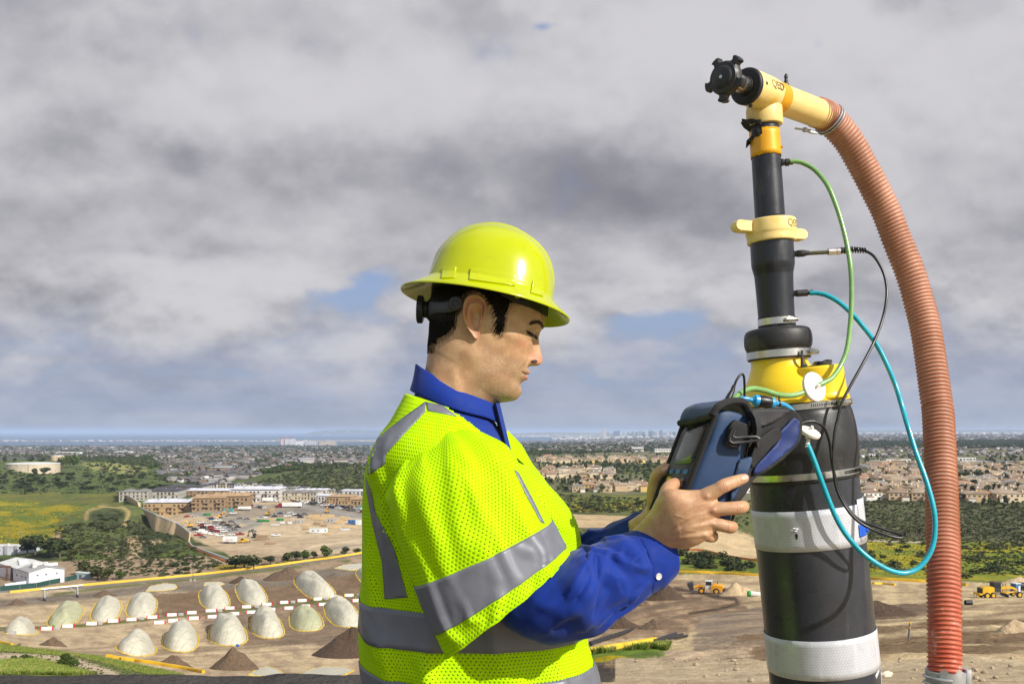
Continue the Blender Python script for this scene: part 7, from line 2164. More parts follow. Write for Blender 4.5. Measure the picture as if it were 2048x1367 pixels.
# ------------------------------------------------------------------ pipe gantry
def gantry():
 A_,B_ = gp(89,1200),gp(155,1193); d = B_ - A_; L = Vector((d.x,d.y,0)).length; u = Vector((d.x,d.y,0)).normalized()
 H = 23 * mpp(A_)
 e = empty('pipe_gantry',A_)
 def tb(nm,a,b,r): MB().tube([a,b],r,8).build(nm,M_GALV,None).parent = e
 d0 = Vector((d.x,d.y,d.z)); top = Vector((0,0,H))
 tb('beam',top - u * 1.2,d0 + top + u * 2.0,.38)
 v = Vector((-u.y,u.x,0))
 for q in (Vector(),d0):
  for s in (-1,1): tb('leg',q + v * s * 1.1 + Vector((0,0,.8)),q + top,.22)
  for s in (-1,1):
   m = MB(); m.lathe(q + v * s * 1.1 - u * .25 + Vector((0,0,.6)),u,[(0,.1),(0,.6),(.5,.6),(.5,.1)],14); m.build('wheel',M_RUBBER).parent = e
 tb('brace',Vector((0,0,H * .35)),u * L * .28 + top,.13); tb('brace',d0 + Vector((0,0,H * .35)),d0 - u * L * .28 + top,.13)
 tagl(e,'silver pipe gantry on wheels standing on the landfill deck','gantry',120)
gantry()
# ------------------------------------------------------------------ white plant building, shed, fence
def plant():
 WM = flat('white_metal_wall',(.62,.63,.68),.6,var=.06,scale=.3); RF = flat('grey_roof',(.30,.30,.30),.8,scale=.3); RF2 = flat('pale_roof',(.58,.58,.55),.7,scale=.3); DK = flat('dark_trim',(.08,.08,.085))
 C_ = gp(57.8,1172); D_ = gp(128.7,1163); z0 = min(C_.z,D_.z)
 w = Vector((D_.x - C_.x,D_.y - C_.y,0)); n = Vector((-w.y,w.x,0)).normalized(); L = 42.0; H = 28 * mpp(C_); W_ = w.length; w.normalize()
 e = empty('plant_building',(C_.x,C_.y,z0))
 def q(a,b,c): return w * a * W_ + n * b + Vector((0,0,c))
 rise = 1.7
 def gab(b0,b1,m):
  mb = MB(); mb.ring_loft([[q(0,b,-1.5),q(1,b,-1.5),q(1,b,H),q(.5,b,H + rise),q(0,b,H)] for b in (b0,b1)]); return mb.build('wall',m)
 gab(0,L,WM).parent = e
 for (b0,b1,m) in ((-.4,15,RF),(15.02,L + .3,RF2)):
  mb = MB(); mb.ring_loft([[q(-.03,b,H - .15),q(.5,b,H + rise + .05),q(1.03,b,H - .15),q(1.03,b,H + .15),q(.5,b,H + rise + .35),q(-.03,b,H + .15)] for b in (b0,b1)]); mb.build('roof',m).parent = e
 for (a,b,s) in ((.28,6,1.1),(.38,9.5,1.1)):
  mb = MB(); mb.lathe(q(a,b,H + .6),(0,0,1),[(0,s),(2.2,s),(2.2,s * 1.25),(2.5,s * 1.25),(2.7,s * .6)],16); mb.build('roof_vent',RF2).parent = e
 for (a,b,sx) in ((.55,9,5),(.62,12,5),(.75,7,6),(.3,22,4),(.4,28,4)):
  mb = MB(); mb.bbox(q(a,b,H + rise * .6 + .7),(sx,2.2,1.3),.1,Matrix.Rotation(math.atan2(w.y,w.x),3,'Z')); mb.build('roof_duct',RF2).parent = e
 for b in (4,9,16,24):
  mb = MB(); mb.box(q(-.004,b,H * .55),(.12,.9,.9),Matrix.Rotation(math.atan2(w.y,w.x),3,'Z')); mb.build('wall_vent',DK).parent = e
 for a in (.24,.48,.78):
  mb = MB(); mb.box(q(a,-.06,H * .74),(.7,.12,.6),Matrix.Rotation(math.atan2(w.y,w.x),3,'Z')); mb.build('wall_vent',DK).parent = e
 mb = MB(); mb.box(q(.08,-.5,.9),(1.8,1,1.9),Matrix.Rotation(math.atan2(w.y,w.x),3,'Z')); mb.build('meter_cabinet',RF2).parent = e
 mb = MB(); mb.box(q(-.006,1.2,1.2),(.1,1.0,2.2),Matrix.Rotation(math.atan2(w.y,w.x),3,'Z')); mb.build('door',RF2).parent = e
 tagl(e,'white metal plant building with grey roof and roof vents','building',60)
 b = MB(); r0 = gp(14,1160)
 for dx in (0,2.2): b.tube([Vector((dx,0,0)),Vector((dx,0,5.2)),Vector((dx - .6,.3,6.4)),Vector((dx - 2.4,.5,6.5)),Vector((dx - 6,1,6.3))],.35,8); b.tube([Vector((dx,0,.2)),Vector((dx,0,3.2))],.6,10)
 o = b.build('rusty_pipework',flat('rust',(.10,.045,.025),.9,scale=2)); o.location = r0; tagl(o,'rusty brown pipework beside the white plant building','pipework',14)
 p = gp(24,1108); e2 = empty('plant_building',p)
 MB().box((-1,3,2.2),(30,9,4.8)).build('wall',flat('lavender_wall',(.50,.51,.58),scale=.3)).parent = e2
 MB().bbox((-1,3,4.75),(30.4,9.4,.35),.05).build('roof',RF2).parent = e2
 for x,wd in ((-2.5,1.6),(3.2,1.4)): MB().bbox((x,-1.9,2.6),(wd,.8,5.2),.1).build('downpipe_box',RF).parent = e2
 for x in (-9,-3,7): MB().lathe((x,2,4.9),(0,0,1),[(0,.5),(.8,.5),(.8,.8),(1.1,.3)],10).build('roof_vent',RF2).parent = e2
 for x in (-10,-6,6,9.5): MB().box((x,-1.53,2.6),(.9,.1,.7)).build('window',DK).parent = e2
 tagl(e2,'pale long flat building behind the white plant building','building',24)
 p = gp(165,1157); e3 = empty('shed',p)
 b = MB(); b.ring_loft([[Vector((-3.2,y,-.5)),Vector((3.2,y,-.5)),Vector((3.2,y,2.3)),Vector((-3.2,y,2.9))] for y in (0,3.4)]); b.build('wall',flat('blue_green_wall',(.22,.30,.34),scale=.5)).parent = e3
 b = MB(); b.ring_loft([[Vector((-3.5,y,2.92)),Vector((3.5,y,2.28)),Vector((3.5,y,2.42)),Vector((-3.5,y,3.06))] for y in (-.3,3.8)]); b.build('roof',flat('sheet_roof',(.42,.47,.45),scale=.5)).parent = e3
 MB().box((-1,-.04,1.0),(1.1,.1,2.0)).build('door',DK).parent = e3
 tagl(e3,'small blue green shed with sloping roof behind fence','shed',165)
 rail([(9,1176),(30,1173),(57,1169)],1.2,2.0,WM,'low_wall','low pale wall in front of the white plant building','wall',35)
 pts = [(-40,1184),(0,1181),(40,1177),(73,1174),(100,1168),(132,1162),(155,1157),(180,1153)]
 g = [gp(*q_) for q_ in pts]; e4 = empty('screen_fence',g[0])
 GS = flat('green_screen',(.012,.055,.045),.8,scale=.5)
 for a,b_ in zip(g[:-1],g[1:]):
  mb = MB(); a0,b0 = a - g[0],b_ - g[0]; t = (b0 - a0); s = Vector((-t.y,t.x,0)).normalized() * .04
  mb.ring_loft([[p_ - s + Vector((0,0,-.3)),p_ - s + Vector((0,0,2.1)),p_ + s + Vector((0,0,2.1)),p_ + s + Vector((0,0,-.3))] for p_ in (a0,b0)]); mb.build('screen_panel',GS).parent = e4
 for a in g: MB().tube([a - g[0] + Vector((0,-.1,-.3)),a - g[0] + Vector((0,-.1,2.3))],.06,6).build('post',M_GALV).parent = e4
 tagl(e4,'dark green screened fence in front of the plant buildings','fence',70)
plant()
# ------------------------------------------------------------------ poles
WOOD = flat('pole_wood',(.13,.10,.075),scale=2)
def upole(px,yb,yt,arm=True,label='wooden utility pole'):
 p = gp(px,yb); H = (yb - yt) * mpp(p); e = empty('utility_pole',p)
 MB().tube([(0,0,-.5),(0,0,H)],[.17,.12],8).build('pole',WOOD).parent = e
 if arm:
  MB().box((0,0,H - .6),(2.6,.14,.16)).build('crossarm',WOOD).parent = e
  for x in (-1.1,-.4,.4,1.1): MB().lathe((x,0,H - .5),(0,0,1),[(0,.05),(.2,.08),(.28,.04)],6).build('insulator',M_FILTER).parent = e
 tagl(e,label,'utility pole',px)
for a in [(265,1050,1012,True,'wooden utility pole on the scrub hill inside track'),(282,1066,1025,True,'wooden utility pole on scrub hill nearest the retaining wall'),(18,1106,1064,True,'utility pole behind the plant, left one at frame edge'),(41.5,1104,1063,True,'utility pole behind the plant, right one of the pair'),(111,949,938,False,'thin pole on the dark green hill beside trees'),(166,965,948,False,'thin pole on the green hill above the shrubs'),(12,968,950,False,'thin pole on hill at far left below water tank'),(109,993,966,False,'thin pole at the top of the yellow field'),(326,909,893,False,'tall thin mast in the far suburb')]:
 upole(*a)
def lamp_pole():
 p = gp(386,1161); k = mpp(p); H = 36 * k; e = empty('floodlight_pole',p)
 MB().tube([(0,0,-.3),(0,0,H)],[.16,.1],8).build('pole',flat('dark_pole',(.05,.05,.05))).parent = e
 MB().box((0,0,H * .92),(1.8,.12,.12)).build('crossarm',CONC).parent = e
 for s in (-1,1): MB().lathe((s * .85,-.3,H * .94),(0,-.8,-.5),[(0,.15),(.3,.45),(.34,.42)],12).build('floodlight',M_FILTER).parent = e
 for i in range(2): MB().bbox((.9 - 1.8 * i,-.4,.4),(.9,.8,.8),.08).build('base_block',CONC).parent = e
 tagl(e,'floodlight pole with two lamps beside the haul road','light pole',386)
lamp_pole()
# ------------------------------------------------------------------ retaining wall
def ribbon(name,lo,hi,m,par=None,thick=.8,per=5):
 """standing wall between two photo polylines: foot on the ground, top above it"""
 a = crv(lo,per); b = crv(hi,per); rings = []
 for (x0,y0),(x1,y1) in zip(a,b):
  g = gp(float(x0),float(y0)); Y = g.y
  t = P(float(x1),float(y1),Y + 2.0)
  rings.append((g,t))
 c0 = rings[0][0].copy(); rr = []
 for i,(g,t) in enumerate(rings):
  d = (rings[min(i + 1,len(rings) - 1)][0] - rings[max(i - 1,0)][0]); d.z = 0; d.normalize(); n = Vector((-d.y,d.x,0))
  if n.y < 0: n = -n
  rr.append([q - c0 for q in (g + Vector((0,0,-1)),t,t + n * thick,g + n * thick + Vector((0,0,-1)))])
 o = MB().ring_loft(rr).build(name,m); o.location = c0
 return o,[t - c0 for _,t in rings]
def retaining():
 m = bpy.data.materials.new('tan_block_wall'); m.use_nodes = True; N = NT(m.node_tree); b = m.node_tree.nodes['Principled BSDF']
 tc = N.n('ShaderNodeTexCoord').outputs['Object']; x,y,z = N.sep(tc)
 s = N.m('FRACT',N.m('MULTIPLY',y,.062)); jt = N.m('SUBTRACT',1.0,N.ss(N.m('ABSOLUTE',N.m('SUBTRACT',s,.5)),.0,.035))
 n1 = N.noise(tc,.5,6,.65)
 N.link(N.mix(N.m('MULTIPLY',jt,.7),N.mix(N.ss(n1,.3,.7),(.44,.32,.18,1),(.54,.41,.25,1)),(.15,.11,.07,1)),b.inputs['Base Color']); b.inputs['Roughness'].default_value = .9
 for lo,hi,lab,px in (([(293,1032),(305,1058),(330,1066),(355,1071),(376,1084)],[(284,1017),(308,1028),(334,1039),(356,1048),(379,1066)],'tan retaining wall with vertical joints beside the building site, near section',330),([(238,990),(252,1000),(268,1008),(284,1014)],[(231,981),(247,988),(265,997),(281,1008)],'tan retaining wall, far narrow section behind the round hill',255)):
  o,top = ribbon('wall_face',lo,hi,m)
  e = empty('retaining_wall',o.location); o.location = (0,0,0); o.parent = e
  MB().tube([t + Vector((0,.6,.15)) for t in top],.55,6).build('coping',CONC).parent = e
  tagl(e,lab,'retaining wall',px)
 rail([(379,1086),(383,1092),(392,1097),(412,1104),(440,1114),(462,1123)],1.0,1.1,CONC,'low_wall','low grey wall running from the retaining wall down to the haul road','wall',420)
 rail([(374,1090),(392,1100),(425,1113),(455,1125)],.25,.8,flat('orange_fence',(.60,.16,.03)),'safety_fence','orange plastic safety fence along the low grey wall','fence',415)
 rail([(1330,1100),(1400,1101),(1450,1112),(1500,1120),(1530,1122)],.25,.9,flat('orange_fence_far',(.60,.20,.05)),'safety_fence','orange safety fence along the foot of the sandy slope','fence',1430)
retaining()
# ------------------------------------------------------------------ buildings on the construction site
TAN = flat('sheathing_tan',(.38,.255,.13),scale=.2); TAN2 = flat('sheathing_brown',(.27,.18,.10),scale=.2); WRAP = flat('white_wrap',(.50,.50,.50),scale=.2); GREYB = flat('grey_stucco',(.36,.35,.32),scale=.2); CREAMB = flat('cream_stucco',(.48,.43,.33),scale=.2)
R_MEM = flat('membrane_roof',(.56,.56,.62),scale=.15); R_BRN = flat('plywood_roof',(.42,.29,.17),scale=.15); R_DRK = flat('dark_roof',(.055,.05,.062),scale=.15); R_GRY = flat('grey_shingle',(.21,.20,.195),scale=.15)
OPEN = flat('dark_opening',(.035,.028,.024)); SLAB = flat('floor_edge',(.30,.21,.125));
UNIT = {}
def unit_box(key,m,inset=0.0):
 if key not in UNIT: UNIT[key] = raw(key,MB().box((0,0,.5),(1,1,1)),m)
 return UNIT[key]
def block(x0,x1,yb,yt,wm,rm,floors,bays,label,depth=16.0,yaw=0.0,roof='flat',balc=False):
 p = gp((x0 + x1) / 2,yb); k = mpp(p); W_ = (x1 - x0) * k; H = (yb - yt) * k
 e = empty('construction_building',p); e.rotation_euler = (0,0,yaw)
 r_ = random.Random(int(x0 * 7)); D_ = depth
 rh = min(2.2,H * .18)
 o = inst('wall',unit_box('wall_' + wm.name,wm),(0,D_ / 2,-1.5),0,(W_,D_,H - rh + 1.5),e)
 if roof == 'flat':
  b = MB(); b.bbox((0,D_ / 2,H - rh / 2),(W_ + 1.0,D_ + 1.0,rh * .35),.1)
  n = 5
  for i in range(n): b.box((-W_ / 2 + (i + .5) * W_ / n,D_ / 2 + r_.uniform(-3,3),H - rh * .1),(W_ / n * .6,D_ * .4,rh * .7))
 else:
  b = MB(); n = max(2,int(W_ / 11)); s_ = W_ / n
  for i in range(n):
   xa,xb = -W_ / 2 + i * s_,-W_ / 2 + (i + 1) * s_
   b.ring_loft([[Vector((xa - .2,y,H - rh)),Vector((xb + .2,y,H - rh)),Vector(((xa + xb) / 2,y,H + r_.uniform(-.2,.3)))] for y in (-.6,D_ + .6)])
 b.build('roof',rm).parent = e
 fh = (H - rh) / floors
 for f in range(1,floors):
  inst('floor_slab',unit_box('slab',SLAB),(0,D_ / 2,f * fh - .12),0,(W_ + .5,D_ + .5,.28),e)
 me = unit_box('window_hole',OPEN)
 for f in range(floors):
  for c in range(bays):
   if r_.random() < .12: continue
   x = -W_ / 2 + (c + .5) * W_ / bays + r_.uniform(-.2,.2); w = W_ / bays * r_.uniform(.32,.55)
   tall = r_.random() < .35
   inst('window',me,(x,-.02,f * fh + (.15 if tall else fh * .32)),0,(w,.25,fh * (.68 if tall else .42)),e)
 if balc:
  for f in range(1,floors):
   for c in range(0,bays,3):
    x = -W_ / 2 + (c + .5) * W_ / bays
    inst('balcony',unit_box('slab',SLAB),(x,-.9,f * fh),0,(W_ / bays * 1.1,1.7,.9),e)
 return tagl(e,label,'building',(x0 + x1) / 2)
for a in [(289,384,1031,1001,TAN,R_MEM,3,12,'tan sheathed three storey building with white roof nearest the retaining wall',26,.12,'flat',True),(385,449,1021,992,TAN2,R_BRN,3,8,'left one of the two brown framed buildings with plywood roofs',26,.15,'flat',True),(423,495,1019,988,TAN2,R_BRN,3,9,'right one of the two brown framed buildings with plywood roofs',26,.15,'flat',True),(460,558,1003,975,WRAP,R_MEM,3,13,'white wrapped three storey building with white roof behind the framed pair',30,.05,'flat',True),(557,634,998,979,CREAMB,R_GRY,2,12,'cream two storey terrace with grey roof right of the white building',22,-.05,'gable',False),(631,660,1004,989,WRAP,R_MEM,2,5,'small white wrapped block in front of the tan right buildings',18,0,'flat',False),(652,702,1008,991,TAN,R_BRN,2,8,'tan framed two storey building right of the car row',22,-.1,'flat',False),(700,760,1017,996,TAN,R_BRN,2,8,'tan framed building partly hidden behind the vest',22,-.1,'flat',False),(680,760,992,980,WRAP,R_MEM,2,10,'white roofed block behind the tan building by the vest',22,0,'flat',False),(590,652,990,978,WRAP,R_MEM,2,10,'low white roofed block between terrace and tan buildings',20,0,'flat',False),(363,455,993,979,TAN2,R_MEM,2,12,'brown building with wide white roof behind the framed pair',34,.05,'flat',False),(240,294,1000,979,GREYB,R_GRY,3,7,'grey three storey building beside the far retaining wall',24,.25,'gable',False),(283,356,997,979,GREYB,R_DRK,2,10,'long grey building with dark speckled roof behind the tan block',40,.1,'gable',False),(318,405,984,971,GREYB,R_DRK,2,12,'long building with black roof at the back of the site',34,.05,'gable',False)]:
 block(*a)
WHT = flat('white_render',(.55,.54,.52),scale=.3)
for i,(x,y) in enumerate([(408,974),(425,975),(443,974),(461,974),(478,975),(496,974),(514,976),(531,977),(548,978),(566,980),(584,982),(603,983),(622,985),(641,986),(660,988),(676,989)]):
 block(x - 9,x + 9,y + 2,y - 8 - (i % 3),[GREYB,WHT,CREAMB][i % 3],[R_GRY,R_DRK][i % 2],2,3,['grey','white','cream'][i % 3] + ' finished house with %s roof in the row behind the site' % ['grey','black'][i % 2],14,rnd.uniform(-.2,.2),'gable')
# ------------------------------------------------------------------ vehicles
GLASS = flat('car_glass',(.02,.024,.03),.15); TYRE = flat('tyre',(.015,.015,.015),.8)
def car_mesh(kind):
 b = MB()
 pr = {'sedan': [(-2.25,.55,.75),(-2.2,.85,.85),(-1.3,.95,.86),(-.7,1.42,.66),(.5,1.44,.66),(1.15,.98,.86),(2.1,.82,.84),(2.25,.55,.72)],'suv': [(-2.3,.6,.85),(-2.25,1.0,.92),(-2.0,1.70,.74),(-.2,1.76,.76),(.55,1.70,.74),(1.15,1.12,.92),(2.15,1.0,.90),(2.3,.6,.8)],'pickup': [(-2.75,.65,.9),(-2.7,1.08,.95),(-.75,1.10,.95),(-.6,1.80,.76),(.55,1.80,.76),(1.15,1.14,.95),(2.55,1.05,.93),(2.75,.65,.85)],'van': [(-2.8,.6,.95),(-2.75,2.0,.90),(-2.6,2.25,.85),(1.2,2.25,.85),(1.75,1.9,.86),(2.3,1.15,.92),(2.75,1.0,.9),(2.8,.6,.85)]}[kind]
 rings = []
 for x,z,w in pr: rings.append([Vector((x,-w,.32)),Vector((x,-w * 1.02,min(z,.8))),Vector((x,-w * .98,z)),Vector((x,w * .98,z)),Vector((x,w * 1.02,min(z,.8))),Vector((x,w,.32))])
 b.ring_loft(rings,0)
 hi = [q for q in pr if q[1] > 1.3]
 x0,x1 = hi[0][0],hi[-1][0]; zt = max(q[1] for q in pr)
 zl_,zh = (1.0 if kind == 'sedan' else 1.2 if kind != 'van' else 1.5),zt - .12
 w = hi[0][2]
 for s in (-1,1):
  xa = x0 + .1 if kind != 'van' else .9
  b.add([(xa - .05,s * (w + .20),zl_),(x1 + .35,s * (w + .20),zl_),(x1 - .05,s * (w + .03),zh),(xa + .15,s * (w + .03),zh)],[(0,1,2,3)],1)
 b.add([(x1 + .12,-w * .9,zh),(x1 + .12,w * .9,zh),(x1 + .70,w * .98,zl_),(x1 + .70,-w * .98,zl_)],[(0,1,2,3)],1)
 if kind != 'van': b.add([(x0 - .12,-w * .9,zh),(x0 - .12,w * .9,zh),(x0 - (.6 if kind == 'sedan' else .22),w * .98,zl_),(x0 - (.6 if kind == 'sedan' else .22),-w * .98,zl_)],[(0,3,2,1)],1)
 for x in (pr[0][0] + .85,pr[-1][0] - .85):
  for s in (-1,1): b.lathe((x,s * .72,.36),(0,s,0),[(0,.36),(.22,.36),(.24,.22)],12,2)
 return raw('car',b,[WHITE_C,GLASS,TYRE])
CARS = {k: car_mesh(k) for k in ('sedan','suv','pickup','van')}
PAINT = {n: pmat('paint_' + n,c,.28,.04,2,coat=.5) for n,c in dict(white=(.72,.72,.72),black=(.012,.012,.014),grey=(.16,.165,.175),silver=(.42,.43,.45),red=(.28,.012,.016),blue=(.02,.05,.16),tan=(.30,.25,.18)).items()}
def car(kind,colr,px,py,yaw,place_words,s=1.0):
 p = gp(px,py); o = inst('parked_car' if kind != 'van' else 'parked_van',CARS[kind],p,yaw,s)
 tint_obj(o,0,PAINT[colr])
 tagl(o,'%s %s %s' % (colr,{'sedan': 'car','suv': 'sport utility vehicle','pickup': 'pickup truck','van': 'van'}[kind],place_words),'car' if kind != 'van' else 'van',px,'vehicles parked on the building site')
rc = random.Random(4)
lot = 'in the dirt car park'
kinds = ['sedan','suv','suv','pickup']; cols = ['white','black','grey','silver','black','white','grey','red','white','black']
for row,(xa,xb,y,n) in enumerate([(402,462,1045,5),(404,470,1051,6),(408,476,1055.5,6),(392,470,1060,6),(398,448,1064,5)]):
 for i in range(n):
  car(rc.choice(kinds),cols[(row * 7 + i * 3) % 10],xa + (xb - xa) * i / max(1,n - 1) + rc.uniform(-2,2),y + rc.uniform(-1,1),R(rc.choice([8,12,188])) + rc.uniform(-.1,.1),lot)
for (k,c,x,y) in [('pickup','red',397,1071),('sedan','grey',406,1075),('pickup','white',426,1069),('pickup','white',440,1072),('sedan','white',463,1070),('pickup','red',480,1069),('pickup','grey',505,1063),('van','white',401,1064),('van','white',413,1067),('pickup','white',552,1071),('sedan','red',374,1033),('sedan','silver',389,1032.5),('suv','blue',424,1038.5),('pickup','white',435,1041),('sedan','grey',480,1037),('sedan','grey',494,1038.5),('pickup','white',527,1036),('pickup','white',575,1032.5),('sedan','black',549,1033),('suv','black',601,1035),('sedan','blue',560,1027),('pickup','black',596,1031),('pickup','white',466,1027),('suv','white',580,1026),('pickup','silver',521,1043 - 6),('pickup','black',529,1079),('sedan','white',590,1029),('suv','grey',610,1029)]:
 car(k,c,x,y,R(rc.choice([6,10,185])),'on open ground of the site')
for i in range(9):
 car(rc.choice(kinds),cols[(i * 3 + 1) % 10],500 + i * 3.6,1011.5 + i * .6,R(80),'in the line before framed buildings')
for i in range(22):
 t = i / 21; car(rc.choice(kinds),cols[(i * 7) % 10],575 + 152 * t + rc.uniform(-1.5,1.5),1000.5 + 24 * t + rc.uniform(-1,1),R(rc.choice([-20,160])),'along the road by the terrace')
for i in range(12):
 t = i / 11; car(rc.choice(kinds),cols[(i * 3 + 5) % 10],600 + 118 * t,1003 + 15 * t,R(-18),'in the second line by the terrace')
def truck_box(px,py,L,H,label,cabcol=None,logo=False,yaw=R(4)):
 p = gp(px,py); e = empty('box_trailer',p); e.rotation_euler = (0,0,yaw)
 MB().bbox((0,0,1.1 + H / 2),(L,2.6,H),.06).build('box',WHITE_C).parent = e
 MB().box((0,0,1.0),(L,2.2,.25)).build('chassis',TYRE).parent = e
 for x in (-L / 2 + 1.2,-L / 2 + 2.4):
  for s in (-1,1): MB().lathe((x,s * .9,.5),(0,s,0),[(0,.5),(.3,.5),(.32,.3)],14).build('wheel',TYRE).parent = e
 if cabcol:
  m = flat('cab_paint',cabcol,.4)
  b = MB(); b.ring_loft([[Vector((x,y_,z_)) for y_,z_ in ((-1.2,.6),(-1.2,zt),(1.2,zt),(1.2,.6))] for x,zt in ((L / 2 + .6,3.6),(L / 2 + 2.6,3.7),(L / 2 + 3.1,2.2),(L / 2 + 5.2,1.95),(L / 2 + 5.4,1.0))]); b.build('cab',m).parent = e
  b = MB(); b.add([(L / 2 + 2.64,-1.05,3.5),(L / 2 + 2.64,1.05,3.5),(L / 2 + 3.14,1.05,2.3),(L / 2 + 3.14,-1.05,2.3)],[(0,1,2,3)]); b.build('windscreen',GLASS).parent = e
  for x in (L / 2 + .9,L / 2 + 4.3):
   for s in (-1,1): MB().lathe((x,s * .95,.5),(0,s,0),[(0,.5),(.3,.5),(.32,.3)],14).build('wheel',TYRE).parent = e
 else:
  for s in (-1,1): MB().box((L / 2 - 1.2,s * .8,.5),(.2,.2,1.0)).build('landing_leg',TYRE).parent = e
 if logo:
  RED = flat('logo_red',(.42,.02,.03)); GRY = flat('logo_grey',(.25,.26,.28))
  b = MB()
  for (x0,z0,w,h) in ((-.95,1.9,.25,1.9),(-.15,1.9,.25,1.9),(-.95,3.6,1.05,.25),(-.7,2.6,.7,.22),(-1.25,1.75,.8,.22),(-.2,2.6,.7,.22)): b.box((x0 - .7,-1.33,z0 + .0),(w,.04,h * .5))
  b.build('logo_mark',RED).parent = e
  cu = bpy.data.curves.new('t','FONT'); cu.body = 'ABLE'; cu.size = 1.25; cu.extrude = .02; ob = bpy.data.objects.new('t',cu); COL.objects.link(ob)
  me = bpy.data.meshes.new_from_object(ob.evaluated_get(bpy.context.evaluated_depsgraph_get())); bpy.data.objects.remove(ob)
  me.materials.append(GRY); me.transform(Matrix.Translation((-.2,-1.33,1.9)) @ Matrix.Rotation(math.pi / 2,4,'X'))
  o = bpy.data.objects.new('lettering',me); COL.objects.link(o); o.parent = e
 return tagl(e,label,'trailer',px)
truck_box(460,1086,8.0,3.0,'white box trailer with red and grey logo beside the yellow telehandler',logo=True)
truck_box(584,1014.5,15.5,3.0,'long white semi trailer with dark red cab on building site',(.20,.01,.02),yaw=R(183))
truck_box(536,1003.5,9.5,2.6,'white flat box truck below the white wrapped building',(.5,.5,.5),yaw=R(2))
truck_box(489,1020,10,2.0,'low white trailer by the portable toilets',yaw=R(3))
def simple_box(name,label,cat,px,py,dims,m,roofm=None,detail=None,yaw=R(5)):
 p = gp(px,py); e = empty(name,p); e.rotation_euler = (0,0,yaw); L,D_,H = dims
 MB().bbox((0,0,H / 2 + .1),(L,D_,H),.05).build('shell',m).parent = e
 MB().bbox((0,0,H + .16),(L + .2,D_ + .2,.18),.04).build('roof',roofm or m).parent = e
 MB().box((L * .2,-D_ / 2 - .02,H * .45),(min(1.0,L * .4),.08,H * .8)).build('door',GLASS if detail == 'dark' else (roofm or m)).parent = e
 if L > 4:
  for x in (-.3,.0,.4): MB().box((L * x,-D_ / 2 - .02,H * .6),(.9,.08,.7)).build('window',GLASS).parent = e
 tagl(e,label,cat,px)
LUM = flat('lumber',(.52,.38,.20),scale=.4); LUMD = flat('lumber_brown',(.33,.23,.14),scale=.4); TEAL = flat('teal_plastic',(.02,.30,.33)); BLUEC = flat('blue_container',(.04,.13,.30)); OFFW = flat('office_white',(.56,.58,.58),scale=.3)
simple_box('site_office','long pale office cabin on the sandy pad','cabin',637,1065,(11.5,3,2.7),OFFW)
simple_box('site_office','grey cabin left of the timber stacks','cabin',598,1046,(6.5,3,2.3),flat('grey_cabin',(.38,.36,.33)))
simple_box('site_office','grey long cabin between the timber stacks','cabin',664,1044,(7.5,3,2.6),flat('grey_cabin2',(.36,.34,.32)))
simple_box('shipping_container','blue shipping container near the vest','container',705,1047,(6.0,2.4,2.6),BLUEC)
simple_box('shipping_container','white container next to the blue container','container',717,1049,(4.0,2.4,3.2),OFFW)
for (x,y) in [(447.5,1022.5),(459,1022),(464,1022),(719,1017),(722,1017.5)]:
 simple_box('portable_toilet','teal portable toilet on the building site','portable toilet',x,y,(1.3,1.3,2.3),TEAL)
for i,(x,y,L,H,m) in enumerate([(628,1036,8,2.6,LUM),(640,1039,9,2.2,LUM),(656,1034,9,2.0,LUM),(678,1046,5,2.2,LUM),(690,1040,7,2.0,LUM),(634,1049,5,1.8,LUMD),(648,1052,4,1.6,LUMD),(612,1052,4,1.2,LUM),(524,1080,7,3.2,LUMD),(565,1047,3,1.6,OFFW),(580,1047,3,1.4,OFFW),(550,1050,6,.8,OFFW),(670,1056,8,1.4,LUM),(700,1055,8,1.4,LUM),(420,1035,4,1.6,LUMD),(432,1037,3.5,1.6,LUM),(655,1068,4,1,LUM),(612,1058,5,.8,LUMD),(541,1087,6,.9,LUMD),(690,1060,6,1.2,OFFW)]):
 p = gp(x,y); e = empty('material_stack',p); e.rotation_euler = (0,0,R(rc.uniform(-6,14))); nl = max(2,int(H / .55))
 for j in range(nl): MB().box((rc.uniform(-.12,.12),0,.15 + (j + .5) * H / nl),(L,2.6,H / nl * .86)).build('bundle',m).parent = e
 tagl(e,'%s stack of building material on the sandy pad' % ('timber' if m is LUM else 'brown timber' if m is LUMD else 'white wrapped'),'material stack',x,'stacks of building material')
GRN = flat('green_skip',(.02,.25,.05))
for (x,y) in [(521,1043),(531,1043),(560,1040.5),(414,1030)]:
 simple_box('skip','bright green skip on the building site','skip',x,y,(5.0,2.2,1.3),GRN)
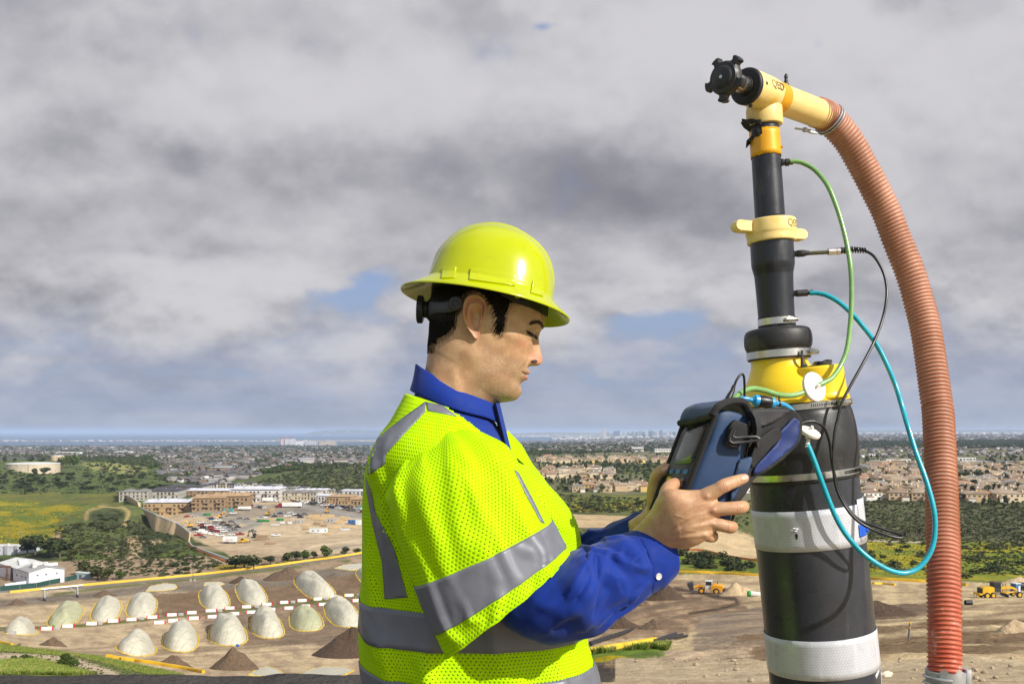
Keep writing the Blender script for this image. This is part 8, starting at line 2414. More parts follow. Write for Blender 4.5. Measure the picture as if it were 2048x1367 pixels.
# ------------------------------------------------------------------ heavy machines
YM = pmat('machine_yellow',(.62,.36,.012),.45,.08,1.5); OM = pmat('machine_orange',(.66,.30,.012),.45,.08,1.5); DKM = flat('machine_dark',(.03,.03,.032),.6)
def part(name,m,par,fn):
 b = MB(); fn(b); o = b.build(name,m); o.parent = par; return o
def wheelp(par,c,r,w,hub=YM):
 o = part('wheel',TYRE,par,lambda b: b.lathe(Vector(c) - Vector((0,w / 2,0)),(0,1,0),[(0,r * .6),(0,r * .92),(w * .12,r),(w * .88,r),(w,r * .92),(w,r * .6)],20))
 h = part('hub',hub,par,lambda b: b.lathe(Vector(c) - Vector((0,w / 2 + .03,0)),(0,1,0),[(0,r * .3),(.02,r * .55),(w + .04,r * .55),(w + .06,r * .3)],16)); h.parent = o
def loader():
 p = gp(1418,1186); e = empty('wheel_loader',p); e.rotation_euler = (0,0,R(-14)); e.scale = (1.08,) * 3
 part('rear_body',OM,e,lambda b: b.ring_loft([[Vector((x,y,z)) for y,z in ((-w,.9),(-w,t),(-w * .8,t + .25),(w * .8,t + .25),(w,t),(w,.9))] for x,w,t in ((.5,1.1,2.0),(1.2,1.2,2.3),(3.2,1.2,2.3),(3.9,1.05,1.9))]))
 part('counterweight',DKM,e,lambda b: b.bbox((3.9,0,1.1),(.7,2.5,.9),.12))
 part('cab',OFFW,e,lambda b: b.ring_loft([[Vector((x,y,z)) for x,y in ((-.9,-.75),(.7,-.75),(.7,.75),(-.9,.75))] for z in (1.3,2.2)]))
 part('cab_glass',GLASS,e,lambda b: b.ring_loft([[Vector((x * k,y * k,z)) for x,y in ((-.85,-.72),(.65,-.72),(.65,.72),(-.85,.72))] for z,k in ((2.2,1),(3.2,.92))]))
 part('cab_roof',OFFW,e,lambda b: b.bbox((-.05,0,3.3),(1.9,1.7,.2),.06))
 part('front_frame',OM,e,lambda b: b.bbox((-1.9,0,1.2),(1.8,1.1,1.0),.1))
 for s in (-1,1): part('lift_arm',OM,e,lambda b: b.tube([(-1.4,s * .55,1.9),(-2.6,s * .6,2.0),(-3.6,s * .65,1.5),(-4.0,s * .65,1.6)],.2,8))
 part('bucket',DKM,e,lambda b: b.ring_loft([[Vector((x,y,z)) for x,z in ((-4.0,.9),(-4.0,2.3),(-4.4,2.9),(-4.7,2.7),(-5.6,2.5),(-5.5,2.1),(-4.8,.9))] for y in (-1.55,1.55)]))
 for x in (-1.9,1.9):
  for s in (-1,1): wheelp(e,(x,s * 1.1,.82),.82,.62,OM)
 part('exhaust',DKM,e,lambda b: b.tube([(2.2,.5,2.4),(2.2,.5,3.2)],.09,8))
 tagl(e,'orange wheel loader with raised dark bucket on the dirt','wheel loader',1418)
loader()
def grader():
 p = gp(1999,1194); e = empty('road_grader',p); e.rotation_euler = (0,0,R(8)); e.scale = (1.0,) * 3
 part('engine_hood',YM,e,lambda b: b.ring_loft([[Vector((x,y,z)) for y,z in ((-w,1.0),(-w,t),(-w * .75,t + .2),(w * .75,t + .2),(w,t),(w,1.0))] for x,w,t in ((-4.6,.95,1.9),(-4.2,1.05,2.25),(-2.2,1.05,2.3),(-1.9,1.0,2.2))]))
 part('radiator',DKM,e,lambda b: b.bbox((-4.62,0,1.7),(.2,1.7,1.1),.05))
 part('rear_ripper',YM,e,lambda b: (b.box((-5.1,0,1.0),(.7,2.2,.3)),b.tube([(-5.4,-.8,1.2),(-5.5,-.8,.3)],.1,6),b.tube([(-5.4,.8,1.2),(-5.5,.8,.3)],.1,6),b.tube([(-5.4,0,1.2),(-5.5,0,.3)],.1,6)))
 part('cab',DKM,e,lambda b: b.ring_loft([[Vector((x * k - 1.0,y * k,z)) for x,y in ((-.8,-.8),(.8,-.8),(.8,.8),(-.8,.8))] for z,k in ((1.3,.95),(2.2,1.0))]))
 part('cab_glass',GLASS,e,lambda b: b.ring_loft([[Vector((x * k - 1.0,y * k,z)) for x,y in ((-.8,-.8),(.8,-.8),(.8,.8),(-.8,.8))] for z,k in ((2.2,1.0),(3.2,.95))]))
 part('cab_roof',DKM,e,lambda b: b.bbox((-1.0,0,3.3),(2.0,1.8,.2),.06))
 part('beacon',RED_P,e,lambda b: b.lathe((-1.2,0,3.4),(0,0,1),[(0,.12),(.25,.1)],8))
 part('main_frame',YM,e,lambda b: b.ring_loft([[Vector((x,y,z + q)) for y,q in ((-.22,-.25),(-.22,.25),(.22,.25),(.22,-.25))] for x,z in ((-.4,1.6),(.6,2.1),(2.4,2.2),(3.4,1.9),(4.0,1.5))]))
 part('circle',YM,e,lambda b: (b.lathe((1.3,0,.95),(0,0,1),[(0,.8),(.2,.8)],20),b.tube([(3.8,0,1.2),(1.4,.5,1.0)],.1,6),b.tube([(3.8,0,1.2),(1.4,-.5,1.0)],.1,6),b.tube([(1.2,.6,2.2),(1.2,.7,1.0)],.09,6),b.tube([(1.2,-.6,2.2),(1.2,-.7,1.0)],.09,6)))
 part('blade',DKM,e,lambda b: b.ring_loft([[Vector((x + .35 * s,s * 1.8,z)) for x,z in ((1.2,.2),(1.05,.5),(1.2,.85),(1.28,.85),(1.13,.5),(1.28,.2))] for s in (-1,1)]))
 for x in (-3.7,-2.3):
  for s in (-1,1): wheelp(e,(x,s * 1.05,.68),.68,.42)
 for s in (-1,1): wheelp(e,(3.9,s * 1.05,.68),.68,.42)
 part('front_axle',YM,e,lambda b: b.tube([(3.9,-1.0,.7),(3.9,0,1.0),(3.9,1.0,.7)],.15,8))
 part('cylinder_bank',DKM,e,lambda b: (b.tube([(.5,-.3,2.4),(.6,-.35,3.0)],.07,6),b.tube([(1.6,.3,2.4),(1.7,.35,3.0)],.07,6)))
 tagl(e,'yellow road grader with black cab on the sandy bench','road grader',1999)
grader()
def telehandler():
 p = gp(486,1085); e = empty('telehandler',p); e.rotation_euler = (0,0,R(6))
 part('chassis',YM,e,lambda b: b.bbox((0,0,1.3),(5.0,1.8,.9),.12)); part('cab',GLASS,e,lambda b: b.bbox((-.3,-.45,2.2),(1.4,.9,1.2),.1)); part('cab_roof',YM,e,lambda b: b.bbox((-.3,-.45,2.9),(1.6,1.1,.15),.05))
 part('boom',YM,e,lambda b: b.tube([(-2.2,.5,2.3),(2.0,.5,2.0),(3.6,.5,1.3)],.28,8)); part('fork_carriage',DKM,e,lambda b: b.box((3.9,.3,.8),(.3,1.6,1.0)))
 for x in (-1.6,1.7):
  for s in (-1,1): wheelp(e,(x,s * .95,.65),.65,.45)
 tagl(e,'yellow telehandler next to the white box trailer','telehandler',486)
telehandler()
def digger(px,py,label,m,yaw,up=True):
 p = gp(px,py); e = empty('excavator',p); e.rotation_euler = (0,0,yaw)
 for s in (-1,1): part('track',DKM,e,lambda b: b.bbox((0,s * 1.1,.5),(3.6,.6,.9),.3))
 part('house',m,e,lambda b: b.bbox((-.4,0,1.7),(3.0,2.2,1.2),.15)); part('cab',GLASS,e,lambda b: b.bbox((.6,-.6,2.3),(1.2,1.0,1.5),.12))
 part('boom',m,e,lambda b: b.tube([(.8,.3,1.8),(2.2,.3,4.6),(4.0,.3,4.4)],.28,6)); part('dipper',m,e,lambda b: b.tube([(3.7,.3,4.9),(4.9,.3,2.0)],.2,6)); part('bucket',DKM,e,lambda b: b.bbox((4.8,.3,1.3),(.9,1.0,1.1),.15))
 tagl(e,label,'excavator',px)
digger(510,1075,'dark excavator beside the brown timber stack',DKM,R(160)); digger(536,1030,'yellow excavator in the middle of the building site',YM,R(10)); digger(380,1054,'yellow excavator near the retaining wall end',YM,R(200)); digger(654,1025,'orange excavator by the road at the right of site',OM,R(90)); digger(440,1035,'orange machine digging before the brown framed buildings',OM,R(30))
simple_box('portable_toilet','blue portable toilet with white roof behind the road grader','portable toilet',2031,1188,(1.5,1.5,2.5),BLUEC,OFFW,yaw=R(20))
p = gp(2046,1180); e = empty('water_tank_trailer',p)
part('tank',DKM,e,lambda b: b.lathe((-1.5,0,1.3),(1,0,0),[(0,.3),(0.05,.8),(3.0,.8),(3.05,.3)],16)); part('chassis',TYRE,e,lambda b: b.box((0,0,.6),(3.4,1.2,.2)))
for s in (-1,1): wheelp(e,(0,s * .8,.4),.4,.25,DKM)
tagl(e,'dark tank trailer behind the blue portable toilet','trailer',2046)
def bollard():
 p = gp(1817.5,1277); H = 34 * mpp(p); e = empty('marker_post',p); e.rotation_euler = (0,R(4),0)
 MB().lathe((0,0,0),(0,0,1),[(-.1,.075),(H * .97,.07)],14).build('post',flat('post_grey',(.16,.16,.17))).parent = e
 for z0,z1 in ((.66,.74),(.90,1.0)): MB().lathe((0,0,0),(0,0,1),[(H * z0,.078),(H * z1,.077)],14).build('yellow_band',YEL_P).parent = e
 tagl(e,'leaning grey marker post with yellow top on the slope','post',1818)
bollard()
p = gp(1512,1192); e = empty('water_tank',p)
part('tank',WHT,e,lambda b: b.lathe((-1.6,0,.75),(1,0,-.08),[(0,.3),(.05,.7),(6,.7),(6.05,.3)],16)); part('end_cap',GRN,e,lambda b: b.lathe((-2.2,0,.78),(1,0,-.08),[(0,.5),(.05,.78),(.7,.78)],16))
tagl(e,'white pipe section with green end lying left of well','pipe',1512)
o = part('culvert_pipe',BLKP,None,lambda b: b.ring_loft([[Vector((x,math.cos(t) * r,.45 + math.sin(t) * r)) for t in np.linspace(0,2 * math.pi,14,endpoint=False)] for x,r in ((-.6,.45),(.6,.45),(.6,.36),(-.6,.36),(-.6,.45))],0,False)) if False else MB().ring_loft([[Vector((x,math.cos(t) * r,.45 + math.sin(t) * r)) for t in np.linspace(0,2 * math.pi,14,endpoint=False)] for x,r in ((-.6,.45),(.6,.45),(.6,.36),(-.6,.36),(-.6,.45))],0,False).build('culvert_pipe',BLKP)
o.location = gp(1937,1209); tagl(o,'short black culvert pipe on sand right of the hose','pipe',1937)
ST = flat('stone',(.36,.28,.19),.9,scale=4)
for i in range(46):
 px,py = rc.uniform(1200,2046),rc.uniform(1316,1366)
 if 1525 < px < 1760 or 1850 < px < 1930: px += 90
 p = gp(px,py); s = rc.uniform(.012,.038) * (p.y / 9) ** .6
 b = MB(); b.sphere((0,0,.3),(1,.8,.6),9,6)
 for q in b.v: q *= 1 + .35 * noise.noise(q * 1.7 + Vector((i,0,0)))
 o = b.build('stone',ST); o.scale = (s,s,s); o.location = p; o.rotation_euler = (0,0,rc.uniform(0,6))
 tagl(o,'small tan stone on the sandy bench at lower right','stone',px,'stones on the sandy bench')
p = gp(1772,1352); b = MB(); b.sphere((0,0,.25),(1,.6,.42),20,14)
for q in b.v: q *= 1 + .3 * noise.noise(q * 2.1) + .12 * noise.noise(q * 6)
o = b.build('stone',flat('pale_stone',(.60,.54,.42),.9,scale=5)); s = 16 * mpp(p); o.scale = (s,s,s); o.location = p; o.rotation_euler = (0,0,.4)
tagl(o,'large pale rock beside the foot of the well casing','stone',1772)
# ------------------------------------------------------------------ water tanks, left hill
def tank(x0,x1,yt,yb,label,col,dome):
 cx = (x0 + x1) / 2; p = gp(cx,yb); k = mpp(p); r = (x1 - x0) / 2 * k; H = (yb - yt) * k
 e = empty('water_tank',p + Vector((0,r,0)))
 zb = ground_z(p.x,p.y + r) - p.z; e.location.z = p.z
 MB().lathe((0,0,-6),(0,0,1),[(0,r),(H + 6,r)],48).build('wall',flat('tank_wall',col,scale=.2)).parent = e
 MB().lathe((0,0,H),(0,0,1),[(-.3,r * 1.01),(.3,r * 1.01),(.3 + dome * .7,r * .6),(.3 + dome,.2)],48).build('roof',flat('tank_roof',(.60,.60,.58),scale=.2)).parent = e
 MB().tube([(r * .3,-r * .96,0),(r * .3,-r * .96,H + .6)],.35,6).build('ladder',flat('tank_ladder',(.2,.18,.15))).parent = e
 tagl(e,label,'tank',cx)
tank(-10,90,928,943,'wide pale round water tank on the left hill',(.50,.42,.31),1.6)
tank(96,121,911,921,'small tan round tank right of the wide tank',(.52,.40,.26),.6)
# ------------------------------------------------------------------ trees and shrubs that can be told apart
rt = random.Random(21)
def th(px,yb,yt): return (yb - yt) * mpp(gp(px,yb)) * (1.22 if yb > 1080 else 1.0)
for (x,yb,yt,k,w,lab) in [(488,1138,1111,0,1.5,'dark spreading tree at the end of the low grey wall'),(470,1137,1117,0,1.3,'dark bushy tree left of the spreading tree'),(508,1137,1118,0,1.3,'dark bushy tree right of the spreading tree'),(541,1128,1112,0,1.3,'dark round tree by the haul road right of the gap'),(575,1126,1108,1,1.3,'olive tree in the roadside hedge line'),(592,1121,1103,0,1.3,'dark tree in the roadside hedge line'),(608,1120,1102,2,1.2,'green tree in the roadside hedge line'),(628,1116,1104,1,1.4,'low olive bush tree left of the pond tree'),(652,1116,1093,2,1.0,'round green tree standing by the pond'),(690,1110,1096,1,1.6,'low olive bush beside the pond'),(715,1106,1096,2,1.7,'low green bush beside the vest above road'),(70,1108,1072,0,1.2,'large dark tree mass behind the plant building'),(95,1112,1078,0,1.2,'dark tree right of the mass behind the plant'),(120,1115,1082,0,1.2,'dark tree at the right end behind the plant'),(55,1110,1084,0,1.1,'dark tree at the gap behind the two plant buildings'),(145,1120,1100,1,1.3,'olive tree on the slope above shed'),(170,1150,1126,1,1.4,'olive bush behind the small shed'),(195,1160,1136,1,1.5,'brown olive bush beside the haul road barrier'),(215,1160,1140,1,1.5,'olive bush left of the sandy trail foot'),(240,1158,1142,2,1.3,'green bush next to the sandy trail foot'),(140,935,910,4,1.1,'tall green tree beside the small tan tank'),(148,934,906,2,1.0,'taller green tree right of the small tan tank'),(125,938,912,4,1.0,'broad green tree in front of the small tank'),(82,926,914,0,1.8,'dark low tree row behind the wide tank'),(60,925,914,0,1.8,'dark tree behind the wide tank centre'),(30,924,915,1,1.6,'olive tree behind the wide tank left side'),(10,926,911,1,1.2,'tall olive tree at the left edge behind the tank'),(104,945,925,0,1.5,'dark tree clump right of the wide tank'),(88,950,932,0,1.5,'dark tree clump at the right end of the wide tank'),(70,952,936,1,1.5,'olive clump in front of the wide tank')]:
 tree(gp(x,yb),th(x,yb,yt),k,lab,x,wide=w * (1.45 if yb > 1080 else 1.1))
def near_shrub(px,yb,yt,wpx,label,seed,mi=2,n=2600):
 p = gp(px,yb); k = mpp(p); H = (yb - yt) * k; W_ = wpx * k
 e = empty('shrub',p)
 v,f = crown_arrays(seed,n,.5,.46,.48,.045,8); v = v * np.array([W_,W_,H])
 o = bpy.data.objects.new('crown',quads_mesh('crown',v,f,LEAF[mi])); COL.objects.link(o); o.parent = e
 b = MB()
 for i in range(6): b.tube([(0,0,0),(math.cos(i) * W_ * .12,math.sin(i) * W_ * .12,H * .3),(math.cos(i) * W_ * .3,math.sin(i) * W_ * .3,H * .7)],[.06 * W_ / 3,.04 * W_ / 3,.01],5)
 b.build('stems',BARK).parent = e
 tagl(e,label,'shrub',px)
near_shrub(136,1335,1303,40,'large round green shrub on the near grass bank',70)
near_shrub(28,1320,1308,18,'small shrub on the bank at far left',71,2,900); near_shrub(52,1319,1306,30,'low wide shrub left of the large round shrub',72,2,1200); near_shrub(38,1292,1285,10,'tiny bush beside the short yellow barrier',73,1,500)
near_shrub(240,1319,1313,7,'tiny weed bush beside the slanting yellow barrier',74,2,400)
cnt = 0
for (poly,n,ks,(wa,wb),lab,sd) in [([(0,940),(180,950),(400,962),(420,975),(200,985),(0,985)],60,[0,4],(9,20),'dark scrub bush on the green hill below the tanks',1),([(180,915),(300,935),(400,955),(250,955),(160,935)],22,[0,1],(8,15),'dark bush on the hill spur behind the scrub hill',2),([(120,1052),(285,1045),(300,1100),(240,1140),(120,1100)],60,[0,1,3,5],(3.5,8),'scrub bush on the near hill beside the sandy trail',3),([(290,1090),(370,1090),(450,1130),(380,1148),(290,1155)],55,[0,3,5,0],(3,6.5),'scrub bush between the sandy trail and low wall',4),([(185,1028),(250,1026),(250,1050),(190,1056)],22,[0,3,5],(3,6),'bush inside the round dirt track on hill',5)]:
 for X,Y,Z,px,py in scatter_px(poly,n,sd):
  w = rt.uniform(wa,wb); shrub(Vector((X,Y,Z)),w,w * rt.uniform(.32,.55),rt.choice(ks),lab,px)
for (poly,n,ks,(wa,wb),lab,sd) in [([(1330,1098),(1400,1106),(1500,1128),(1520,1140),(1400,1142),(1340,1120)],40,[0,0,1],(4,9),'dark bush on the slope left of the well',6),([(1735,1085),(1850,1085),(1850,1150),(1735,1140)],22,[1,0,3],(3.5,7),'low bush on the yellow green slope right of well',7),([(1925,1080),(2048,1080),(2048,1150),(1925,1155)],24,[0,3,1],(3,8),'low bush on the yellow green slope at far right',8),([(1060,1000),(1330,1000),(1330,1022),(1060,1024)],30,[1,0],(5,9),'scrub bush below the nearest pale houses',9)]:
 for X,Y,Z,px,py in scatter_px(poly,n,sd):
  w = rt.uniform(wa,wb); shrub(Vector((X,Y,Z)),w,w * rt.uniform(.35,.6),rt.choice(ks),lab,px)
def brush():
 ps = []
 for poly,n,sd in [([(1720,1000),(2070,995),(2070,1080),(1720,1085)],2600,31),([(1060,985),(1340,1000),(1340,1026),(1060,1024)],900,32),([(1330,1000),(1500,1000),(1500,1055),(1340,1050)],300,33),([(1735,1080),(2070,1080),(2070,1150),(1735,1150)],900,34),([(100,1050),(280,1040),(450,1128),(380,1150),(160,1150)],1500,35),([(0,940),(420,962),(420,978),(230,985),(0,990)],500,36),([(480,972),(640,932),(740,935),(740,985),(600,975)],1200,37),([(160,915),(420,955),(300,958),(150,945)],260,38),([(1090,925),(1350,925),(1350,950),(1090,945)],500,39),([(0,1290),(200,1312),(400,1358),(240,1350),(0,1350)],500,40),([(1050,1062),(1330,1058),(1330,1146),(1060,1150)],600,46),([(1500,990),(1720,995),(1740,1150),(1540,1146)],1500,47),([(2070,1000),(2450,1000),(2450,1150),(2070,1150)],1600,48),([(-450,940),(0,940),(0,985),(-450,985)],500,49)]:
  q = scatter_px(poly,n,sd); q = q[q[:,1] > 60]; w = np.where(q[:,1] < 250,.35,1.0) * np.random.RandomState(sd).uniform(1.0,3.8,len(q)) * np.clip(q[:,1] / 620,.5,2.2)
  ps.append(np.concatenate([q[:,:3],w[:,None]],1))
 a = np.concatenate(ps); r = np.random.RandomState(3); n = len(a)
 small = []
 for i in range(4):
  v,f = crown_arrays(90 + i,34,.5,.42,.32,.17,3); small.append((v,f,[0,1,3,2][i]))
 sc = np.stack([a[:,3],a[:,3],a[:,3] * r.uniform(.35,.65,n)],1)
 pick = np.where(a[:,1] < 420,r.choice(4,n,p=[.15,.3,.2,.35]),r.choice(4,n,p=[.35,.3,.25,.1]))
 merged('scrub_brush',small,a[:,:3],sc,r.uniform(0,6.28,n),LEAF,pick,'low grey green scrub covering the hillsides','scrub')
 ps = []
 for poly,n,sd in [([(1740,1085),(2060,1082),(2060,1150),(1740,1148)],420,41),([(0,1000),(200,1012),(120,1070),(0,1095)],520,42),([(1070,1002),(1330,1004),(1330,1022),(1080,1020)],300,43),([(1330,1136),(1500,1142),(1500,1147),(1330,1144)],160,44),([(430,1130),(560,1126),(660,1112),(430,1140)],160,45)]:
  q = scatter_px(poly,n,sd); ps.append(np.concatenate([q[:,:3],np.random.RandomState(sd).uniform(.8,2.2,(n,1)) * np.clip(q[:,1:2] / 400,.6,1.6)],1))
 a = np.concatenate(ps); n = len(a)
 v,f = crown_arrays(99,20,.5,.3,.15,.2,3)
 sc = np.stack([a[:,3],a[:,3],a[:,3] * .35],1)
 merged('flower_cover',[(v,f,0)],a[:,:3],sc,r.uniform(0,6.28,n),[LEAFY],np.zeros(n,int),'yellow flowering weeds across the green slopes','flowers')
 ps = []
 for poly,n,sd in [([(0,1322),(70,1316),(140,1336),(200,1350),(0,1352)],5000,51),([(0,1288),(200,1312),(400,1355),(330,1358),(160,1314),(0,1302)],3500,52),([(1185,1306),(1340,1288),(1335,1304),(1195,1328)],2500,53)]:
  q = scatter_px(poly,n,sd); q = q[q[:,1] > 60]; ps.append(np.concatenate([q[:,:3],np.random.RandomState(sd).uniform(.5,1.2,(len(q),1)) * .5],1))
 a = np.concatenate(ps); n = len(a); rr = np.random.RandomState(8); k = 7
 an = rr.uniform(0,6.28,k); v = []
 for t in an:
  d = np.array([math.cos(t),math.sin(t),0]); s = np.array([-math.sin(t),math.cos(t),0]) * .07
  v += [d * .1 - s,d * .1 + s,d * .55 + s * .3 + [0,0,.8],d * .55 - s * .3 + [0,0,.8]]
 v = np.array(v); f = np.arange(k * 4).reshape(k,4)
 merged('grass_tufts',[(v,f,0),(v,f,1)],a[:,:3],np.repeat(a[:,3:4],3,1),rr.uniform(0,6.28,n),[leafmat('grass_blades',(.10,.16,.02),(.20,.26,.04)),leafmat('grass_dry',(.22,.20,.06),(.34,.30,.10))],rr.choice(2,n,p=[.75,.25]),'rough grass tufts on the near banks','grass')
brush()
# ------------------------------------------------------------------ suburbs
WALLS = {n: flat('wall_' + n,c,.9,scale=.2) for n,c in dict(cream=(.60,.50,.34),tan=(.50,.37,.22),white=(.70,.68,.62),sand=(.55,.44,.29),yellow=(.58,.42,.16)).items()}
ROOFS = {n: flat('roof_' + n,c,.9,scale=.5) for n,c in dict(tan=(.34,.265,.19),brown=(.26,.18,.125),terracotta=(.36,.205,.125),grey=(.24,.225,.205)).items()}
WINM = flat('house_window',(.05,.055,.06),.3)
def hip(b,x0,x1,y0,y1,z,h,o=.5,mi=0,ridge=None):
 x0 -= o; x1 += o; y0 -= o; y1 += o; L = x1 - x0; D_ = y1 - y0
 if L >= D_: rdg = [((x0 + D_ / 2),(y0 + y1) / 2),((x1 - D_ / 2),(y0 + y1) / 2)]
 else: rdg = [((x0 + x1) / 2,y0 + L / 2),((x0 + x1) / 2,y1 - L / 2)]
 vs = [(x0,y0,z),(x1,y0,z),(x1,y1,z),(x0,y1,z),(rdg[0][0],rdg[0][1],z + h),(rdg[1][0],rdg[1][1],z + h)]
 f = [(0,1,5,4),(1,2,5),(2,3,4,5),(3,0,4),(3,2,1,0)] if L >= D_ else [(0,1,4),(1,2,5,4),(2,3,5),(3,0,4,5),(3,2,1,0)]
 b.add(vs,f,mi)
def gabl(b,x0,x1,y0,y1,z,h,o=.5,mi=0):
 b.add([(x0 - o,y0 - o,z),(x1 + o,y0 - o,z),(x1 + o,y1 + o,z),(x0 - o,y1 + o,z),((x0 + x1) / 2,y0 - o,z + h),((x0 + x1) / 2,y1 + o,z + h)],[(0,1,4),(1,2,5,4),(2,3,5),(3,0,4,5),(3,2,1,0)],mi)
HK = []
for i,(L,D_,H,wing,gb) in enumerate([(13,10,5.6,1,0),(15,11,5.8,-1,1),(12,11,5.4,1,1),(16,10,5.6,-1,0)]):
 w = MB(); w.box((0,0,H / 2 - .75),(L,D_,H + 1.5)); w.box((wing * L * .30,-D_ / 2 - 2.0,1.0),(L * .42,5.0,3.5)); w.bbox((-wing * L * .3,1.5,H + 1.6),(1.3,1.0,2.4),.05)
 wm = raw('wall',w,WALLS['cream'])
 r = MB(); (gabl if gb else hip)(r,-L / 2,L / 2,-D_ / 2,D_ / 2,H,2.1);
 xw = wing * L * .30; (hip if gb else gabl)(r,xw - L * .21,xw + L * .21,-D_ / 2 - 4.4,-D_ / 2 + 1,2.8,1.5,.45)
 rm = raw('roof',r,ROOFS['tan'])
 wi = MB()
 for x in (-.36,-.12,.12,.36):
  wi.box((L * x,-D_ / 2 - .03,H * .72),(1.5,.1,1.2)); wi.box((L * x,D_ / 2 + .03,H * .72),(1.5,.1,1.2))
 wi.box((-xw,-D_ / 2 - .03,1.6),(2.2,.1,1.4))
 for s in (-1,1):
  for y in (-.25,.25): wi.box((s * (L / 2 + .03),D_ * y,H * .72),(.1,1.3,1.2))
 wins = []
 for q in range(0,len(wi.v),8):
  c = sum(wi.v[q:q + 8],Vector()) / 8; lo = [min(v[k] for v in wi.v[q:q + 8]) for k in range(3)]; hi = [max(v[k] for v in wi.v[q:q + 8]) for k in range(3)]
  wins.append((c,[h - l for h,l in zip(hi,lo)]))
 gd = raw('garage_door',MB().box((xw,-D_ / 2 - 4.54,1.1),(L * .30,.1,2.2)),WALLS['white'])
 HK.append((wm,rm,wins,gd))
WIN_ME = raw('window',MB().box((0,0,0),(1,1,1)),WINM)
def house(p,yaw,k,wc,rc_,lab,px,s=1.0,detail=True,near=False):
 wm,rm,wins,gd = HK[k]
 e = empty('house',p); e.rotation_euler = (0,0,yaw); e.scale = (s,s,s)
 o = inst('wall',wm,parent=e); tint_obj(o,0,WALLS[wc])
 o = inst('roof',rm,parent=e); tint_obj(o,0,ROOFS[rc_])
 if near:
  inst('garage_door',gd,parent=e)
  for c,d in wins[:: 1 if near else 2]: inst('window',WIN_ME,c,0,d,e)
 return tagl(e,lab,'house',px,'houses of the hillside suburbs')
rh = random.Random(9); wcs = ['cream','tan','white','sand','cream','sand','yellow','tan','cream']; rcs = ['tan','brown','tan','terracotta','grey','tan','brown','brown']
HP = []
def houses(poly,n,words,sd,minpx=9.0):
 k = 0; q = scatter_px(poly,n * 6,sd)
 for X,Y,Z,px,py in q[np.argsort(q[:,1])]:
  if k >= n: break
  if any((X - a) ** 2 + (Y - b) ** 2 < (15.5 + (Y - 700) * .004) ** 2 for a,b in HP): continue
  HP.append((X,Y)); k += 1
  wc,rc_ = rh.choice(wcs),rh.choice(rcs)
  house(Vector((X,Y,Z)),rh.choice([0,.2,-.2,1.57,3.0,.1,-.1]) + rh.uniform(-.15,.15),rh.randrange(4),wc,rc_,'%s house with %s roof %s' % (wc,rc_,words),px,rh.uniform(.95,1.15),near=Y < 860)
houses([(1690,996),(1740,999),(1850,1000),(1850,958),(1690,955)],60,'in the suburb between well and hose',61)
houses([(1925,1002),(2070,1002),(2070,955),(1925,955)],50,'in the suburb right of the hose',62)
houses([(1690,955),(1850,958),(1850,915),(1690,912)],52,'in far suburb left of hose',63)
houses([(1925,955),(2070,955),(2070,912),(1925,912)],42,'in far suburb right of hose',64)
houses([(1148,983),(1310,983),(1330,966),(1180,966)],15,'in the near cluster behind the forearm',65)
houses([(1055,958),(1235,957),(1235,944),(1050,925)],30,'in the row left of the meter',66)
houses([(1075,926),(1345,925),(1345,905),(1200,905),(1075,918)],40,'on the ridge left of the meter',67)
houses([(1470,985),(1500,985),(1500,965),(1480,965)],4,'just left of the well behind fingers',68)
def long_block(x0,x1,yb,yt,m,rm,lab,cat='building'):
 p = gp((x0 + x1) / 2,yb); k = mpp(p); W_ = (x1 - x0) * k; H = (yb - yt) * k; e = empty('long_building',p)
 MB().box((0,10,H / 2 - 1),(W_,20,H + 1)).build('wall',m).parent = e
 MB().bbox((0,10,H + .2),(W_ + .8,21,.6),.1).build('roof',rm).parent = e
 for i in range(6): inst('window',WIN_ME,(-W_ / 2 + (i + .5) * W_ / 6,-.05,H * .55),0,(W_ / 9,.15,H * .3),e)
 tagl(e,lab,cat,(x0 + x1) / 2)
long_block(1912,1952,923,914,WALLS['white'],ROOFS['grey'],'long white hall with grey roof right of the hose')
long_block(1772,1822,926,917,WALLS['white'],ROOFS['grey'],'long white low building left of the teal tube')
long_block(1264,1287,902,894,WALLS['white'],R_MEM,'white two storey building on the ridge left of meter')
long_block(1310,1342,903,897,WALLS['white'],R_MEM,'white long building just left of the meter bag')
long_block(112,160,908,903,WALLS['white'],R_MEM,'white long building behind the tall trees at left')
long_block(230,262,906,902,WALLS['white'],R_MEM,'small white hall in the far left suburb')
def deckroad(pts,w,m,name,label,kind='structure',lift=.3,per=4):
 c = crv(pts,per); g = [gp(float(x),float(y)) + Vector((0,0,lift)) for x,y in c]; rings = []
 for i,p in enumerate(g):
  t = g[min(i + 1,len(g) - 1)] - g[max(i - 1,0)]; t.z = 0; t.normalize(); s = Vector((-t.y,t.x,0)) * w / 2
  rings.append([p - s,p + s,p + s + Vector((0,0,-1.5)),p - s + Vector((0,0,-1.5))])
 o = MB().ring_loft(rings).build(name,m); props(o,label,None,None,kind); return o
deckroad([(1968,996),(1990,978),(2010,962),(2030,950)],13,flat('asphalt_street',(.06,.062,.07),scale=.2),'street','asphalt street climbing through the suburb')
deckroad([(1900,927),(1980,927.5),(2070,929)],12,flat('road_deck',(.34,.35,.38),scale=.2),'overpass_road','pale elevated road crossing the suburb',lift=5)
deckroad([(1728,1081),(1780,1082),(1850,1084)],7,flat('bench_road',(.36,.30,.23),scale=.3),'hillside_road','pale road along the brush hillside',lift=.2)
